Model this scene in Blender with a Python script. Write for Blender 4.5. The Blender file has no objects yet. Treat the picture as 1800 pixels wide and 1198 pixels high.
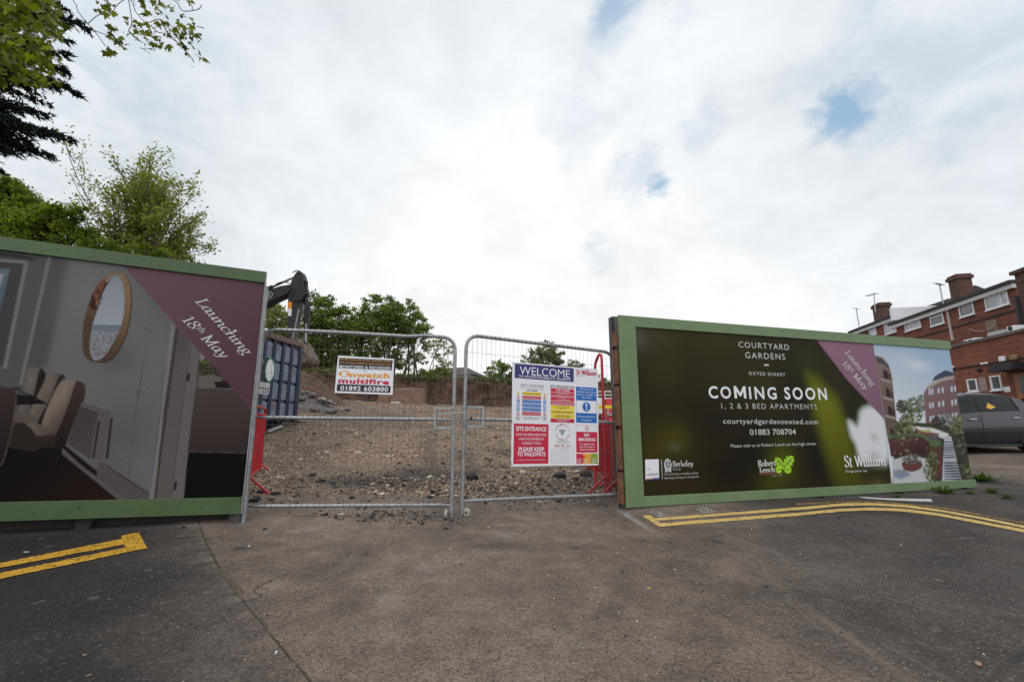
import bpy, bmesh, math, random
import numpy as np
from mathutils import Vector, Matrix
random.seed(7)
RNG = np.random.default_rng(11)
SC = bpy.context.scene
COL = SC.collection
R = math.radians

# ------------------------------------------------------------------ camera, sky, sun, exposure
CAM = np.array([0.0, 0.0, 1.06])
FPX = 800.0
PITCH = math.atan(149 / 800.0)
cam_d = bpy.data.cameras.new("camera")
cam = bpy.data.objects.new("camera", cam_d)
COL.objects.link(cam)
cam.location = CAM
cam.rotation_euler = (math.pi / 2 + PITCH, 0, 0)
cam_d.sensor_width = 36
cam_d.lens = 16.0
cam_d.clip_start = 0.02
cam_d.clip_end = 2000
SC.camera = cam
SC.view_settings.view_transform = 'Standard'
SC.view_settings.look = 'None'
SC.view_settings.gamma = 1
SC.view_settings.exposure = 0.0

SUN_EL, SUN_AZ = 52, 215          # degrees; azimuth clockwise from +Y: behind the camera, a little to the left
sun_d = bpy.data.lights.new("sun", 'SUN')
sun = bpy.data.objects.new("sun", sun_d)
COL.objects.link(sun)
sun_d.energy = 0.9
sun_d.angle = R(35)
sun_d.color = (1, 0.96, 0.9)
_sd = Vector((math.sin(R(SUN_AZ)) * math.cos(R(SUN_EL)), math.cos(R(SUN_AZ)) * math.cos(R(SUN_EL)), math.sin(R(SUN_EL))))
sun.rotation_euler = _sd.to_track_quat('Z', 'Y').to_euler()

_c, _s = math.cos(PITCH), math.sin(PITCH)
def ray(px, py):
    """survey helper: sight line of a point of the 1800 x 1198 photograph"""
    x = (px - 900) / FPX; y = (599 - py) / FPX
    return np.array([x, _c - y * _s, _s + y * _c])
def P(px, py, Y):
    r = ray(px, py)
    return CAM + r * (Y / r[1])

class NT:
    def __init__(s, tree): s.t = tree; s.n = tree.nodes; s.l = tree.links
    def new(s, typ, **kw):
        n = s.n.new(typ)
        for k, v in kw.items(): setattr(n, k, v)
        return n
    def put(s, sock, v):
        if isinstance(v, bpy.types.NodeSocket): s.l.new(v, sock)
        else: sock.default_value = v
    def math(s, op, a, b=0.0, c=None, clamp=False):
        n = s.new('ShaderNodeMath', operation=op, use_clamp=clamp)
        s.put(n.inputs[0], a); s.put(n.inputs[1], b)
        if c is not None: s.put(n.inputs[2], c)
        return n.outputs[0]
    def vmath(s, op, a, b=(0, 0, 0)):
        n = s.new('ShaderNodeVectorMath', operation=op)
        s.put(n.inputs[0], a); s.put(n.inputs[1], b)
        return n.outputs['Value'] if op in ('DOT_PRODUCT', 'LENGTH', 'DISTANCE') else n.outputs[0]
    def ramp(s, v, a, b, lo=0.0, hi=1.0, interp='SMOOTHSTEP'):
        n = s.new('ShaderNodeMapRange', interpolation_type=interp)
        s.put(n.inputs[0], v)
        for i, q in enumerate((a, b, lo, hi)): s.put(n.inputs[1 + i], q)
        return n.outputs[0]
    def noise(s, vec, scale, detail=3.0, rough=0.55, dist=0.0):
        n = s.new('ShaderNodeTexNoise')
        if vec is not None: s.l.new(vec, n.inputs['Vector'])
        n.inputs['Scale'].default_value = scale; n.inputs['Detail'].default_value = detail
        n.inputs['Roughness'].default_value = rough; n.inputs['Distortion'].default_value = dist
        return n.outputs[0]
    def voro(s, vec, scale, feature='F1', out='Distance'):
        n = s.new('ShaderNodeTexVoronoi', feature=feature)
        if vec is not None: s.l.new(vec, n.inputs['Vector'])
        n.inputs['Scale'].default_value = scale
        return n.outputs[out]
    def mix(s, f, a, b, blend='MIX'):
        n = s.new('ShaderNodeMix', data_type='RGBA', blend_type=blend)
        s.put(n.inputs[0], f); s.put(n.inputs[6], a); s.put(n.inputs[7], b)
        return n.outputs[2]
    def bump(s, h, strength=0.3, dist=0.01):
        n = s.new('ShaderNodeBump')
        n.inputs['Strength'].default_value = strength; n.inputs['Distance'].default_value = dist
        s.l.new(h, n.inputs['Height'])
        return n.outputs[0]
def v4(c): return (c[0], c[1], c[2], 1.0)

world = bpy.data.worlds.new("World")
SC.world = world
world.use_nodes = True
def build_sky():
    w = NT(world.node_tree); w.n.clear()
    out = w.new('ShaderNodeOutputWorld'); bg = w.new('ShaderNodeBackground')
    sky = w.new('ShaderNodeTexSky', sky_type='NISHITA')
    sky.sun_disc = False; sky.sun_elevation = R(SUN_EL); sky.sun_rotation = R(SUN_AZ)
    d = w.vmath('NORMALIZE', w.new('ShaderNodeTexCoord').outputs['Generated'])
    sep = w.new('ShaderNodeSeparateXYZ'); w.l.new(d, sep.inputs[0])
    # flatten the cloud deck: project the direction on a layer overhead
    zz = w.math('MAXIMUM', sep.outputs[2], 0.02)
    den = w.math('ADD', zz, 0.35)
    cx = w.new('ShaderNodeCombineXYZ')
    w.l.new(w.math('DIVIDE', sep.outputs[0], den), cx.inputs[0]); w.l.new(w.math('DIVIDE', sep.outputs[1], den), cx.inputs[1])
    n1 = w.noise(cx.outputs[0], 1.5, 6, 0.55, 0.4)
    n2 = w.noise(cx.outputs[0], 4.6, 6, 0.6, 0.7)
    n3 = w.noise(cx.outputs[0], 11, 5, 0.6, 0.3)
    tone = w.math('ADD', w.math('MULTIPLY', n1, 0.55), w.math('ADD', w.math('MULTIPLY', n2, 0.33), w.math('MULTIPLY', n3, 0.12)))
    # a bright band low ahead of the camera, a greyer deck to both sides and overhead
    fwd = w.vmath('DOT_PRODUCT', d, tuple(Vector((0.08, 1, 0.12)).normalized()))
    glow = w.ramp(fwd, 0.62, 0.99)
    back = w.ramp(sep.outputs[1], 0.1, -0.7)
    v = w.ramp(tone, 0.32, 0.66, 7.6, 9.6)
    v = w.math('ADD', v, w.math('MULTIPLY', glow, 1.5))
    v = w.math('ADD', v, w.math('MULTIPLY', back, 3.4))
    tint = w.mix(w.math('ADD', w.math('MULTIPLY', glow, 0.75), w.math('MULTIPLY', w.math('SUBTRACT', n1, 0.5), 0.9), clamp=True), (0.90, 0.955, 1.01, 1), (1.0, 0.995, 0.985, 1))
    cv = w.new('ShaderNodeCombineXYZ')
    for i in range(3): w.l.new(v, cv.inputs[i])
    cloud = w.mix(1.0, tint, cv.outputs[0], 'MULTIPLY')
    # openings in the deck where the blue shows
    gap = None
    for (px, py, r, k) in ((1085, 5, 2.0, 0.75), (1085, 45, 2.0, .35), (1185, 50, 3.0, .22), (1478, 207, 1.9, .9), (1524, 162, 1.7, 0.65), (1600, 130, 6.0, .25),
                           (1162, 322, 1.3, 0.85), (1120, 295, 2.4, 0.3), (1215, 235, 2.0, 0.28), (1036, 440, 1.6, 0.3), (1010, 195, 3.5, .2), (40, -200, 12, .25)):
        q = Vector(ray(px, py)).normalized()
        dp = w.math('ARCCOSINE', w.math('MINIMUM', w.vmath('DOT_PRODUCT', d, tuple(q)), 0.999999))
        dp = w.math('ADD', dp, w.math('MULTIPLY', w.math('SUBTRACT', n2, 0.5), R(r * 4.5)))
        dp = w.math('ADD', dp, w.math('MULTIPLY', w.math('SUBTRACT', n3, 0.5), R(r * 3.0)))
        m = w.math('MULTIPLY', w.ramp(dp, R(r * 1.7), R(r * -0.1)), k)
        gap = m if gap is None else w.math('MAXIMUM', gap, m)
    blue = w.mix(0.72, sky.outputs[0], (3.6, 5.9, 8.3, 1))
    # grey undersides near the openings
    dark = w.ramp(w.noise(cx.outputs[0], 3.2, 6, 0.62, 1.0), 0.6, 0.8, 0.0, 0.22)
    cloud = w.mix(w.math('MULTIPLY', dark, w.ramp(sep.outputs[0], -0.2, 0.3)), cloud, (5.2, 5.5, 5.9, 1))
    w.l.new(w.mix(gap, cloud, blue), bg.inputs[0])
    bg.inputs[1].default_value = 0.1
    w.l.new(bg.outputs[0], out.inputs[0])
build_sky()

# ------------------------------------------------------------------ helpers
def lin(c, k=1.0):
    """8 bit display colour to a linear base colour, scaled by k"""
    o = []
    for x in c:
        x = x / 255.0
        o.append(min(0.86, k * (x / 12.92 if x < 0.04045 else ((x + 0.055) / 1.055) ** 2.4)))
    return tuple(o)

MATS = {}
def mat(name, c, rough=0.6, metal=0.0, var=0.15, scale=6.0, bump=0.0, bscale=40, dirt=None, dirt_at=(0.55, 0.75), dscale=3.0, spec=0.5, attr=None, transl=0.0, coat=0.0, c2=None):
    if name in MATS: return MATS[name]
    m = bpy.data.materials.new(name); m.use_nodes = True
    t = NT(m.node_tree); b = t.n['Principled BSDF']
    tc = t.new('ShaderNodeTexCoord').outputs['Object']
    n = t.noise(tc, scale, 4)
    if attr:
        a = t.new('ShaderNodeAttribute', attribute_name=attr)
        base = a.outputs['Color']
        if var: base = t.mix(1.0, base, t.mix(n, (1 - var, 1 - var, 1 - var, 1), (1 + var, 1 + var, 1 + var, 1)), 'MULTIPLY')
    else:
        lo = tuple(x * (1 - var) for x in c); hi = tuple(min(1, x * (1 + var)) for x in (c2 or c))
        base = t.mix(t.ramp(n, 0.3, 0.7), v4(lo), v4(hi))
    if dirt:
        dn = t.noise(tc, dscale, 6, 0.65)
        base = t.mix(t.ramp(dn, dirt_at[0], dirt_at[1]), base, v4(dirt))
    t.put(b.inputs['Base Color'], base)
    t.put(b.inputs['Roughness'], t.ramp(n, 0.2, 0.8, max(0.03, rough * 0.85), min(1, rough * 1.15)))
    b.inputs['Metallic'].default_value = metal
    b.inputs['Specular IOR Level'].default_value = spec
    if coat: b.inputs['Coat Weight'].default_value = coat; b.inputs['Coat Roughness'].default_value = 0.08
    if bump: t.l.new(t.bump(t.noise(tc, bscale, 5), bump, 0.02), b.inputs['Normal'])
    if transl:
        tr = t.new('ShaderNodeBsdfTranslucent'); t.put(tr.inputs[0], t.mix(1.0, base, (1.25, 1.3, 0.55, 1), 'MULTIPLY'))
        ms = t.new('ShaderNodeMixShader'); ms.inputs[0].default_value = transl
        t.l.new(b.outputs[0], ms.inputs[1]); t.l.new(tr.outputs[0], ms.inputs[2])
        t.l.new(ms.outputs[0], t.n['Material Output'].inputs[0])
    MATS[name] = m
    return m

def tag(o, label=None, cat=None, group=None, kind=None):
    if label: o['label'] = label
    if cat: o['category'] = cat
    if group: o['group'] = group
    if kind: o['kind'] = kind
    return o
def thing(name, loc, label, cat, group=None, rotz=0.0):
    o = bpy.data.objects.new(name, None); COL.objects.link(o)
    o.empty_display_size = 0.2
    o.location = tuple(float(x) for x in loc); o.rotation_euler = (0, 0, rotz)
    return tag(o, label, cat, group)
def wloc(p):
    l = Vector((0, 0, 0))
    while p is not None: l = l + p.location; p = p.parent
    return l

class MB:
    """collects polygons in world (or thing-local) coordinates and links them as one mesh"""
    def __init__(s): s.v = []; s.f = []; s.mi = []
    def add(s, vs, fs, mi=0):
        b = len(s.v); s.v += [tuple(map(float, q)) for q in vs]
        s.f += [tuple(b + i for i in f) for f in fs]; s.mi += [mi] * len(fs)
        return s
    def box8(s, p, mi=0):
        return s.add(p, [(0, 3, 2, 1), (4, 5, 6, 7), (0, 1, 5, 4), (1, 2, 6, 5), (2, 3, 7, 6), (3, 0, 4, 7)], mi)
    def box(s, x0, x1, y0, y1, z0, z1, mi=0):
        return s.box8([(x0, y0, z0), (x1, y0, z0), (x1, y1, z0), (x0, y1, z0), (x0, y0, z1), (x1, y0, z1), (x1, y1, z1), (x0, y1, z1)], mi)
    def tube(s, pts, r, n=8, cap=True, mi=0, close=False):
        pts = [Vector(tuple(map(float, q))) for q in pts]; k = len(pts)
        rs = r if isinstance(r, (list, tuple)) else [r] * k
        rings = []; prev = None
        for i, q in enumerate(pts):
            if close: t = (pts[(i + 1) % k] - pts[i - 1])
            else: t = (pts[min(i + 1, k - 1)] - pts[max(i - 1, 0)])
            t = t.normalized() if t.length > 1e-9 else Vector((0, 0, 1))
            if prev is None:
                a = Vector((0, 0, 1)) if abs(t.z) < 0.9 else Vector((1, 0, 0))
                u = t.cross(a).normalized()
            else:
                u = (prev - t * prev.dot(t)); u = u.normalized() if u.length > 1e-6 else t.orthogonal().normalized()
            prev = u; w = t.cross(u)
            rings.append([q + (u * math.cos(2 * math.pi * j / n) + w * math.sin(2 * math.pi * j / n)) * rs[i] for j in range(n)])
        vs = [q for g in rings for q in g]; fs = []
        for i in range(k if close else k - 1):
            i2 = (i + 1) % k
            for j in range(n):
                fs.append((i * n + j, i * n + (j + 1) % n, i2 * n + (j + 1) % n, i2 * n + j))
        if cap and not close:
            fs.append(tuple(range(n))[::-1]); fs.append(tuple((k - 1) * n + j for j in range(n)))
        return s.add(vs, fs, mi)
    def prism(s, a, b, mi=0):
        n = len(a)
        return s.add(list(a) + list(b), [tuple(range(n)), tuple(range(2 * n - 1, n - 1, -1))] + [(i, i + n, (i + 1) % n + n, (i + 1) % n) for i in range(n)], mi)
    def lathe(s, prof, c, ax, n=20, mi=0):
        """prof: (radius, along) pairs around axis ax through c"""
        ax = Vector(ax).normalized(); u = ax.orthogonal().normalized(); w = ax.cross(u); c = Vector(tuple(map(float, c)))
        vs = []; fs = []
        for (r, h) in prof:
            for j in range(n):
                a = 2 * math.pi * j / n
                vs.append(c + ax * h + (u * math.cos(a) + w * math.sin(a)) * r)
        for i in range(len(prof) - 1):
            for j in range(n): fs.append((i * n + j, i * n + (j + 1) % n, (i + 1) * n + (j + 1) % n, (i + 1) * n + j))
        fs.append(tuple(range(n))[::-1]); fs.append(tuple((len(prof) - 1) * n + j for j in range(n)))
        return s.add(vs, fs, mi)
    def build(s, name, mats, parent=None, smooth=False, bevel=0.0, fixn=True, local=False):
        me = bpy.data.meshes.new(name)
        off = Vector((0, 0, 0)) if local else wloc(parent)
        me.from_pydata([(q[0] - off.x, q[1] - off.y, q[2] - off.z) for q in s.v], [], s.f)
        if fixn or bevel:
            bm = bmesh.new(); bm.from_mesh(me)
            if fixn: bmesh.ops.recalc_face_normals(bm, faces=bm.faces)
            if bevel:
                bmesh.ops.bevel(bm, geom=[e for e in bm.edges if len(e.link_faces) == 2 and e.calc_face_angle(0) > 0.5], offset=bevel, segments=1, affect='EDGES', clamp_overlap=True)
            bm.to_mesh(me); bm.free()
        if not isinstance(mats, (list, tuple)): mats = [mats]
        for m in mats: me.materials.append(m)
        if len(mats) > 1 and not bevel: me.polygons.foreach_set('material_index', s.mi)
        if smooth: me.shade_smooth(); me.set_sharp_from_angle(angle=0.75)
        o = bpy.data.objects.new(name, me); COL.objects.link(o)
        if parent is not None: o.parent = parent
        return o

class PS(MB):
    """every shape added becomes a part of its own"""
    def __init__(s): s.p = []
    def add(s, vs, fs, mi=0): s.p.append(MB().add(vs, fs, mi)); return s
    def build(s, name, mats, parent=None, **k): return [m.build(name, mats, parent, **k) for m in s.p]

class Frame:
    """a vertical (or tilted) plane with metres along u, up v, and n towards the viewer"""
    def __init__(s, o, ang=None, u=None):
        s.o = np.array(o, float)
        s.u = np.array(u, float) if u is not None else np.array([math.cos(R(ang)), math.sin(R(ang)), 0.0])
        s.u /= np.linalg.norm(s.u)
        s.v = np.array([0, 0, 1.0]); s.n = np.cross(s.u, s.v)
    def shift(s, d):
        f = Frame(s.o + s.n * d, u=s.u); return f
    def px(s, x, y):
        r = ray(x, y); q = CAM + r * (np.dot(s.o - CAM, s.n) / np.dot(r, s.n)) - s.o
        return (float(q @ s.u), float(q @ s.v))
    def pt(s, a, b, d=0.0): return s.o + s.u * a + s.v * b + s.n * d
    def W(s, x, y, d=0.0): a, b = s.px(x, y); return s.pt(a, b, d)
    def box(s, mb, a0, a1, b0, b1, d0, d1, mi=0):
        q = [s.pt(a, b, d) for d in (d0, d1) for (a, b) in ((a0, b0), (a1, b0), (a1, b1), (a0, b1))]
        return mb.box8(q, mi)
    def poly(s, mb, pts, d0, d1, mi=0):
        return mb.prism([s.pt(a, b, d0) for a, b in pts], [s.pt(a, b, d1) for a, b in pts], mi)
    def flat(s, mb, pts, d, mi=0):
        return mb.add([s.pt(a, b, d) for a, b in pts], [tuple(range(len(pts)))], mi)

# ------------------------------------------------------------------ lettering: built-in sans, and a broad-nib serif drawn as strokes
_TX = {}
def sans(txt, weight=0.0, track=1.0):
    key = (txt, weight, track)
    if key in _TX: return _TX[key]
    cu = bpy.data.curves.new('t', 'FONT'); cu.body = txt; cu.size = 1.0; cu.resolution_u = 3; cu.offset = weight; cu.space_character = track
    ob = bpy.data.objects.new('t', cu); tmp = bpy.data.collections.new('t'); 
    COL.objects.link(ob)
    dg = bpy.context.evaluated_depsgraph_get()
    me = bpy.data.meshes.new_from_object(ob.evaluated_get(dg))
    v = [(q.co.x, q.co.y) for q in me.vertices]; f = [tuple(p.vertices) for p in me.polygons]
    bpy.data.objects.remove(ob); bpy.data.curves.remove(cu); bpy.data.meshes.remove(me); bpy.data.collections.remove(tmp)
    _TX[key] = (v, f, 0.729)
    return _TX[key]

_N1 = [(.0, .5), (.1, .62), (.13, .5), (.12, 0)]
_AR = [(.13, .3), (.27, .55), (.42, .62), (.49, .5), (.48, .1), (.54, 0), (.65, .1)]
_ST = [(.5, .62), (.48, .12), (.54, 0), (.66, .1)]
GL = {
 'L': (.66, [[(.22, 1), (.22, 0)], [(.06, 1), (.4, 1)], [(.06, 0), (.56, 0), (.62, .2)]]),
 'a': (.66, [[(.49, .45), (.36, .62), (.16, .55), (.07, .28), (.15, .03), (.32, .08), (.48, .38)], _ST]),
 'u': (.66, [[(.0, .5), (.1, .62), (.13, .5), (.12, .15), (.2, .01), (.36, .1), (.48, .35)], _ST]),
 'n': (.66, [_N1, _AR]),
 'm': (1.02, [_N1, [(.13, .3), (.27, .55), (.4, .62), (.47, .5), (.46, 0)], [(a + .35, b) for a, b in _AR]]),
 'c': (.52, [[(.46, .5), (.36, .62), (.16, .55), (.07, .28), (.14, .05), (.28, 0), (.48, .14)]]),
 'h': (.66, [[(.0, .97), (.12, 1.04), (.12, 0)], _AR]),
 'i': (.32, [[(.0, .5), (.1, .62), (.13, .5), (.11, .12), (.17, 0), (.28, .1)], [(.1, .84), (.15, .9)]]),
 'l': (.3, [[(.0, .97), (.11, 1.04), (.11, .12), (.17, 0), (.27, .08)]]),
 'g': (.58, [[(.43, .5), (.28, .63), (.12, .55), (.09, .36), (.2, .22), (.36, .27), (.43, .45), (.43, .5)], [(.2, .22), (.1, .12), (.2, .04), (.42, -.04), (.46, -.18), (.3, -.3), (.1, -.28), (.02, -.15), (.14, -.02)], [(.42, .55), (.57, .63)]]),
 '1': (.54, [[(.08, .84), (.28, 1), (.28, 0)], [(.1, 0), (.46, 0)]]),
 '8': (.62, [[(.3, .53), (.12, .7), (.14, .92), (.3, 1), (.46, .92), (.46, .72), (.3, .53), (.1, .38), (.06, .15), (.28, 0), (.5, .12), (.5, .35), (.3, .53)]]),
 't': (.38, [[(.16, .82), (.12, .12), (.18, 0), (.33, .1)], [(.0, .61), (.33, .61)]]),
 'M': (1.0, [[(.12, 0), (.12, 1)], [(.12, 1), (.45, .04)], [(.45, .04), (.8, 1)], [(.8, 1), (.8, 0)], [(.0, 0), (.25, 0)], [(.66, 0), (.94, 0)], [(.0, 1), (.13, 1)], [(.8, 1), (.93, 1)]]),
 'y': (.56, [[(.0, .55), (.1, .62), (.16, .45), (.24, .05)], [(.52, .62), (.44, .3), (.28, -.1), (.12, -.28), (.0, -.2)]]),
 'S': (.6, [[(.5, .8), (.42, .96), (.26, 1), (.1, .86), (.15, .65), (.4, .42), (.5, .2), (.36, .02), (.18, 0), (.04, .2)]]),
 'W': (.98, [[(.04, 1), (.28, 0)], [(.28, 0), (.48, .96)], [(.48, .96), (.7, 0)], [(.7, 0), (.94, 1)]]),
 'R': (.66, [[(.14, 1), (.14, 0)], [(.02, 1), (.38, 1), (.52, .8), (.4, .56), (.14, .53)], [(.3, .53), (.46, .2), (.62, 0)], [(.02, 0), (.28, 0)]]),
 'B': (.64, [[(.14, 1), (.14, 0)], [(.02, 1), (.36, 1), (.5, .8), (.38, .56), (.14, .54)], [(.36, .54), (.56, .4), (.56, .14), (.38, 0), (.02, 0)]]),
 'o': (.58, [[(.28, .62), (.12, .5), (.07, .3), (.14, .06), (.28, 0), (.44, .08), (.49, .32), (.42, .54), (.28, .62)]]),
 'b': (.6, [[(.0, 1), (.12, 1.04), (.12, .04), (.28, 0), (.46, .1), (.5, .36), (.4, .6), (.26, .6), (.12, .42)]]),
 'e': (.54, [[(.08, .33), (.46, .36), (.42, .52), (.28, .62), (.12, .52), (.07, .26), (.16, .04), (.3, 0), (.47, .13)]]),
 'r': (.44, [_N1, [(.13, .32), (.24, .56), (.4, .6)]]),
 'k': (.58, [[(.0, 1), (.12, 1.04), (.12, 0)], [(.14, .26), (.46, .62)], [(.26, .4), (.52, 0)]]),
 ' ': (.34, []), 'd': (.62, [[(.45, .5), (.3, .62), (.12, .52), (.07, .26), (.16, .03), (.32, .06), (.47, .35)], [(.38, 1), (.49, 1.04), (.49, .1), (.6, .05)]]),
}
def _smooth(p, k=5):
    if len(p) < 3: return p
    q = []; n = len(p)
    for i in range(n - 1):
        a = p[max(i - 1, 0)]; b = p[i]; c = p[i + 1]; d = p[min(i + 2, n - 1)]
        for j in range(k):
            t = j / k
            q.append(tuple(0.5 * (2 * b[x] + (c[x] - a[x]) * t + (2 * a[x] - 5 * b[x] + 4 * c[x] - d[x]) * t * t + (3 * b[x] - a[x] - 3 * c[x] + d[x]) * t ** 3) for x in (0, 1)))
    return q + [p[-1]]
def closed(p, k=4):
    n = len(p); q = []
    for i in range(n):
        a, b, c, d = p[i - 1], p[i], p[(i + 1) % n], p[(i + 2) % n]
        for j in range(k):
            t = j / k; q.append(tuple(0.5 * (2 * b[x] + (c[x] - a[x]) * t + (2 * a[x] - 5 * b[x] + 4 * c[x] - d[x]) * t * t + (3 * b[x] - a[x] - 3 * c[x] + d[x]) * t ** 3) for x in (0, 1)))
    return q
def serif(txt, nib=.1, thin=.03, shear=.22, small=()):
    v = []; f = []; x = 0.0
    for i, ch in enumerate(txt):
        adv, strokes = GL[ch]; k, dy = (0.55, .42) if i in small else (1.0, 0.0)
        for st in strokes:
            if len(st) == 3 and ch in 'LR1' : pts = []; [pts.extend([tuple(np.array(st[j]) + (np.array(st[j + 1]) - np.array(st[j])) * q / 3) for q in range(3)]) for j in range(2)]; pts.append(st[-1])
            else: pts = _smooth(st)
            pts = [(x + a * k + (b * k + dy) * shear, b * k + dy) for a, b in pts]
            L = []
            for j in range(len(pts)):
                a = np.array(pts[max(j - 1, 0)]); b = np.array(pts[min(j + 1, len(pts) - 1)]); t = b - a; t = t / (np.linalg.norm(t) + 1e-9)
                th = math.atan2(t[1], t[0])
                hw = 0.5 * k * (thin + nib * abs(math.sin(th - R(20))))
                nn = np.array([-t[1], t[0]]) * hw
                L.append((np.array(pts[j]) + nn, np.array(pts[j]) - nn))
            b0 = len(v)
            for a, b in L: v.append(tuple(a)); v.append(tuple(b))
            for j in range(len(L) - 1): f.append((b0 + 2 * j, b0 + 2 * j + 1, b0 + 2 * j + 3, b0 + 2 * j + 2))
        x += adv * k
    return (v, f, 1.0)
_zl = [0.0]
def put_text(mb, fr, glyphs, a, b, h, d, mi=0):
    """fit glyphs between panel points a (start of baseline) and b (end of baseline), cap height h metres"""
    v, f, cap = glyphs
    if not v: return
    xs = [q[0] for q in v]; x0, x1 = min(xs), max(xs)
    a = np.array(a); b = np.array(b); t = (b - a); w = np.linalg.norm(t); t = t / w; up = np.array([-t[1], t[0]])
    _zl[0] = (_zl[0] + 1) % 7
    vs = []
    for i, (x, y) in enumerate(v):
        q = a + t * ((x - x0) / (x1 - x0) * w) + up * (y / cap * h)
        vs.append(fr.pt(q[0], q[1], d + _zl[0] * 0.00005 + (i % 3) * 0.00002))
    mb.add(vs, f, mi)
def text_px(mb, fr, glyphs, pl, pr, ptop, d, mi=0):
    """same, from three surveyed points: baseline start, baseline end, a point at cap height above the start"""
    a = np.array(fr.px(*pl)); b = np.array(fr.px(*pr)); c = np.array(fr.px(*ptop))
    t = (b - a) / np.linalg.norm(b - a); h = abs((c - a) @ np.array([-t[1], t[0]]))
    put_text(mb, fr, glyphs, a, b, h, d, mi)

class Art:
    """a print: colours laid on a fine grid of the sheet (metres on the sheet)"""
    def __init__(s, fr, a0, a1, b0, b1, step, base, gain):
        s.fr = fr; s.a = np.arange(a0, a1 + step * 0.5, step); s.b = np.arange(b0, b1 + step * 0.5, step)
        s.a[-1] = a1; s.b[-1] = b1
        s.A, s.B = np.meshgrid(s.a, s.b); s.g = gain
        s.c = np.zeros(s.A.shape + (3,)); s.c[:] = s._l(base)
    def _l(s, c):
        x = np.array(c, float) / 255; return np.where(x < 0.04045, x / 12.92, ((x + 0.055) / 1.055) ** 2.4)
    def _pts(s, pts, ispx): return np.array([s.fr.px(*q) if ispx else q for q in pts])
    def poly(s, pts, col, feather=0.004, col2=None, ga=None, gb=None, alpha=1.0, px=True, tex=0.0):
        p = s._pts(pts, px); A, B = s.A, s.B
        m = 3 * feather + 0.02
        ib = np.where((s.b >= p[:, 1].min() - m) & (s.b <= p[:, 1].max() + m))[0]; ia = np.where((s.a >= p[:, 0].min() - m) & (s.a <= p[:, 0].max() + m))[0]
        if len(ia) == 0 or len(ib) == 0: return
        sl = (slice(ib[0], ib[-1] + 1), slice(ia[0], ia[-1] + 1))
        A = A[sl]; B = B[sl]; ins = np.zeros(A.shape, bool); dist = np.full(A.shape, 1e9); n = len(p)
        for i in range(n):
            x0, y0 = p[i]; x1, y1 = p[(i + 1) % n]
            cond = ((y0 > B) != (y1 > B))
            with np.errstate(divide='ignore', invalid='ignore'):
                ins ^= cond & (A < (x1 - x0) * (B - y0) / (y1 - y0 + 1e-12) + x0)
            l2 = (x1 - x0) ** 2 + (y1 - y0) ** 2 + 1e-12
            t = np.clip(((A - x0) * (x1 - x0) + (B - y0) * (y1 - y0)) / l2, 0, 1)
            dist = np.minimum(dist, np.hypot(A - x0 - t * (x1 - x0), B - y0 - t * (y1 - y0)))
        sd = np.where(ins, dist, -dist)
        k = np.clip(0.5 + sd / (2 * feather), 0, 1); k = k * k * (3 - 2 * k) * alpha
        cc = s._l(col)[None, None, :]
        if col2 is not None:
            g0 = np.array(s.fr.px(*ga) if px else ga); g1 = np.array(s.fr.px(*gb) if px else gb); dv = g1 - g0
            t = np.clip(((A - g0[0]) * dv[0] + (B - g0[1]) * dv[1]) / (dv @ dv), 0, 1)[..., None]
            cc = cc * (1 - t) + s._l(col2) * t
        if tex: cc = cc * (1 + tex * RNG.normal(size=A.shape)[..., None]).clip(0.2, 2.5)
        s.c[sl] = s.c[sl] * (1 - k[..., None]) + cc * k[..., None]
    def blob(s, x, y, rx, ry, col, alpha=1.0, px=True, hard=1.0):
        c = np.array(s.fr.px(x, y) if px else (x, y))
        if px:
            rx = abs(s.fr.px(x + rx, y)[0] - c[0]); ry = abs(s.fr.px(x, y - ry)[1] - c[1])
        q = 2.3
        ib = np.where(np.abs(s.b - c[1]) < q * ry)[0]; ia = np.where(np.abs(s.a - c[0]) < q * rx)[0]
        if len(ia) == 0 or len(ib) == 0: return
        sl = (slice(ib[0], ib[-1] + 1), slice(ia[0], ia[-1] + 1))
        d = ((s.A[sl] - c[0]) / rx) ** 2 + ((s.B[sl] - c[1]) / ry) ** 2
        k = (np.exp(-d ** hard * 1.2) * alpha)[..., None]
        s.c[sl] = s.c[sl] * (1 - k) + s._l(col) * k
    def line(s, pts, w, col, feather=0.003, alpha=1.0):
        """w in metres"""
        p = s._pts(pts, True)
        for i in range(len(p) - 1):
            t = p[i + 1] - p[i]; t /= np.linalg.norm(t) + 1e-9; nn = np.array([-t[1], t[0]]) * w / 2
            s.poly([p[i] + nn, p[i + 1] + nn, p[i + 1] - nn, p[i] - nn], col, feather, alpha=alpha, px=False)
    def foliage(s, x, y, rx, ry, cols, n, sz=1.6, alpha=.85, seed=0):
        r = np.random.default_rng(seed + int(x * 7 + y))
        for _ in range(n):
            a = r.uniform(0, 6.283); q = r.random() ** .5
            c = np.array(cols[r.integers(len(cols))]) * r.uniform(.75, 1.2)
            s.blob(x + rx * q * math.cos(a), y + ry * q * math.sin(a), sz * r.uniform(.5, 1.3), sz * r.uniform(.5, 1.2), c.clip(0, 255), alpha, hard=2)
    def build(s, name, m, parent, d):
        nb, na = s.A.shape; off = wloc(parent)
        W = s.fr.o[None, None] + s.A[..., None] * s.fr.u + s.B[..., None] * s.fr.v + s.fr.n * d - np.array(off)
        i = np.arange(na * nb).reshape(nb, na)
        q = np.stack([i[:-1, :-1], i[:-1, 1:], i[1:, 1:], i[1:, :-1]], -1).reshape(-1, 4)
        return np_mesh(name, W.reshape(-1, 3), q, m, parent, np.clip(s.c.reshape(-1, 3) * s.g, 0, 0.86), 'tint')

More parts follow.
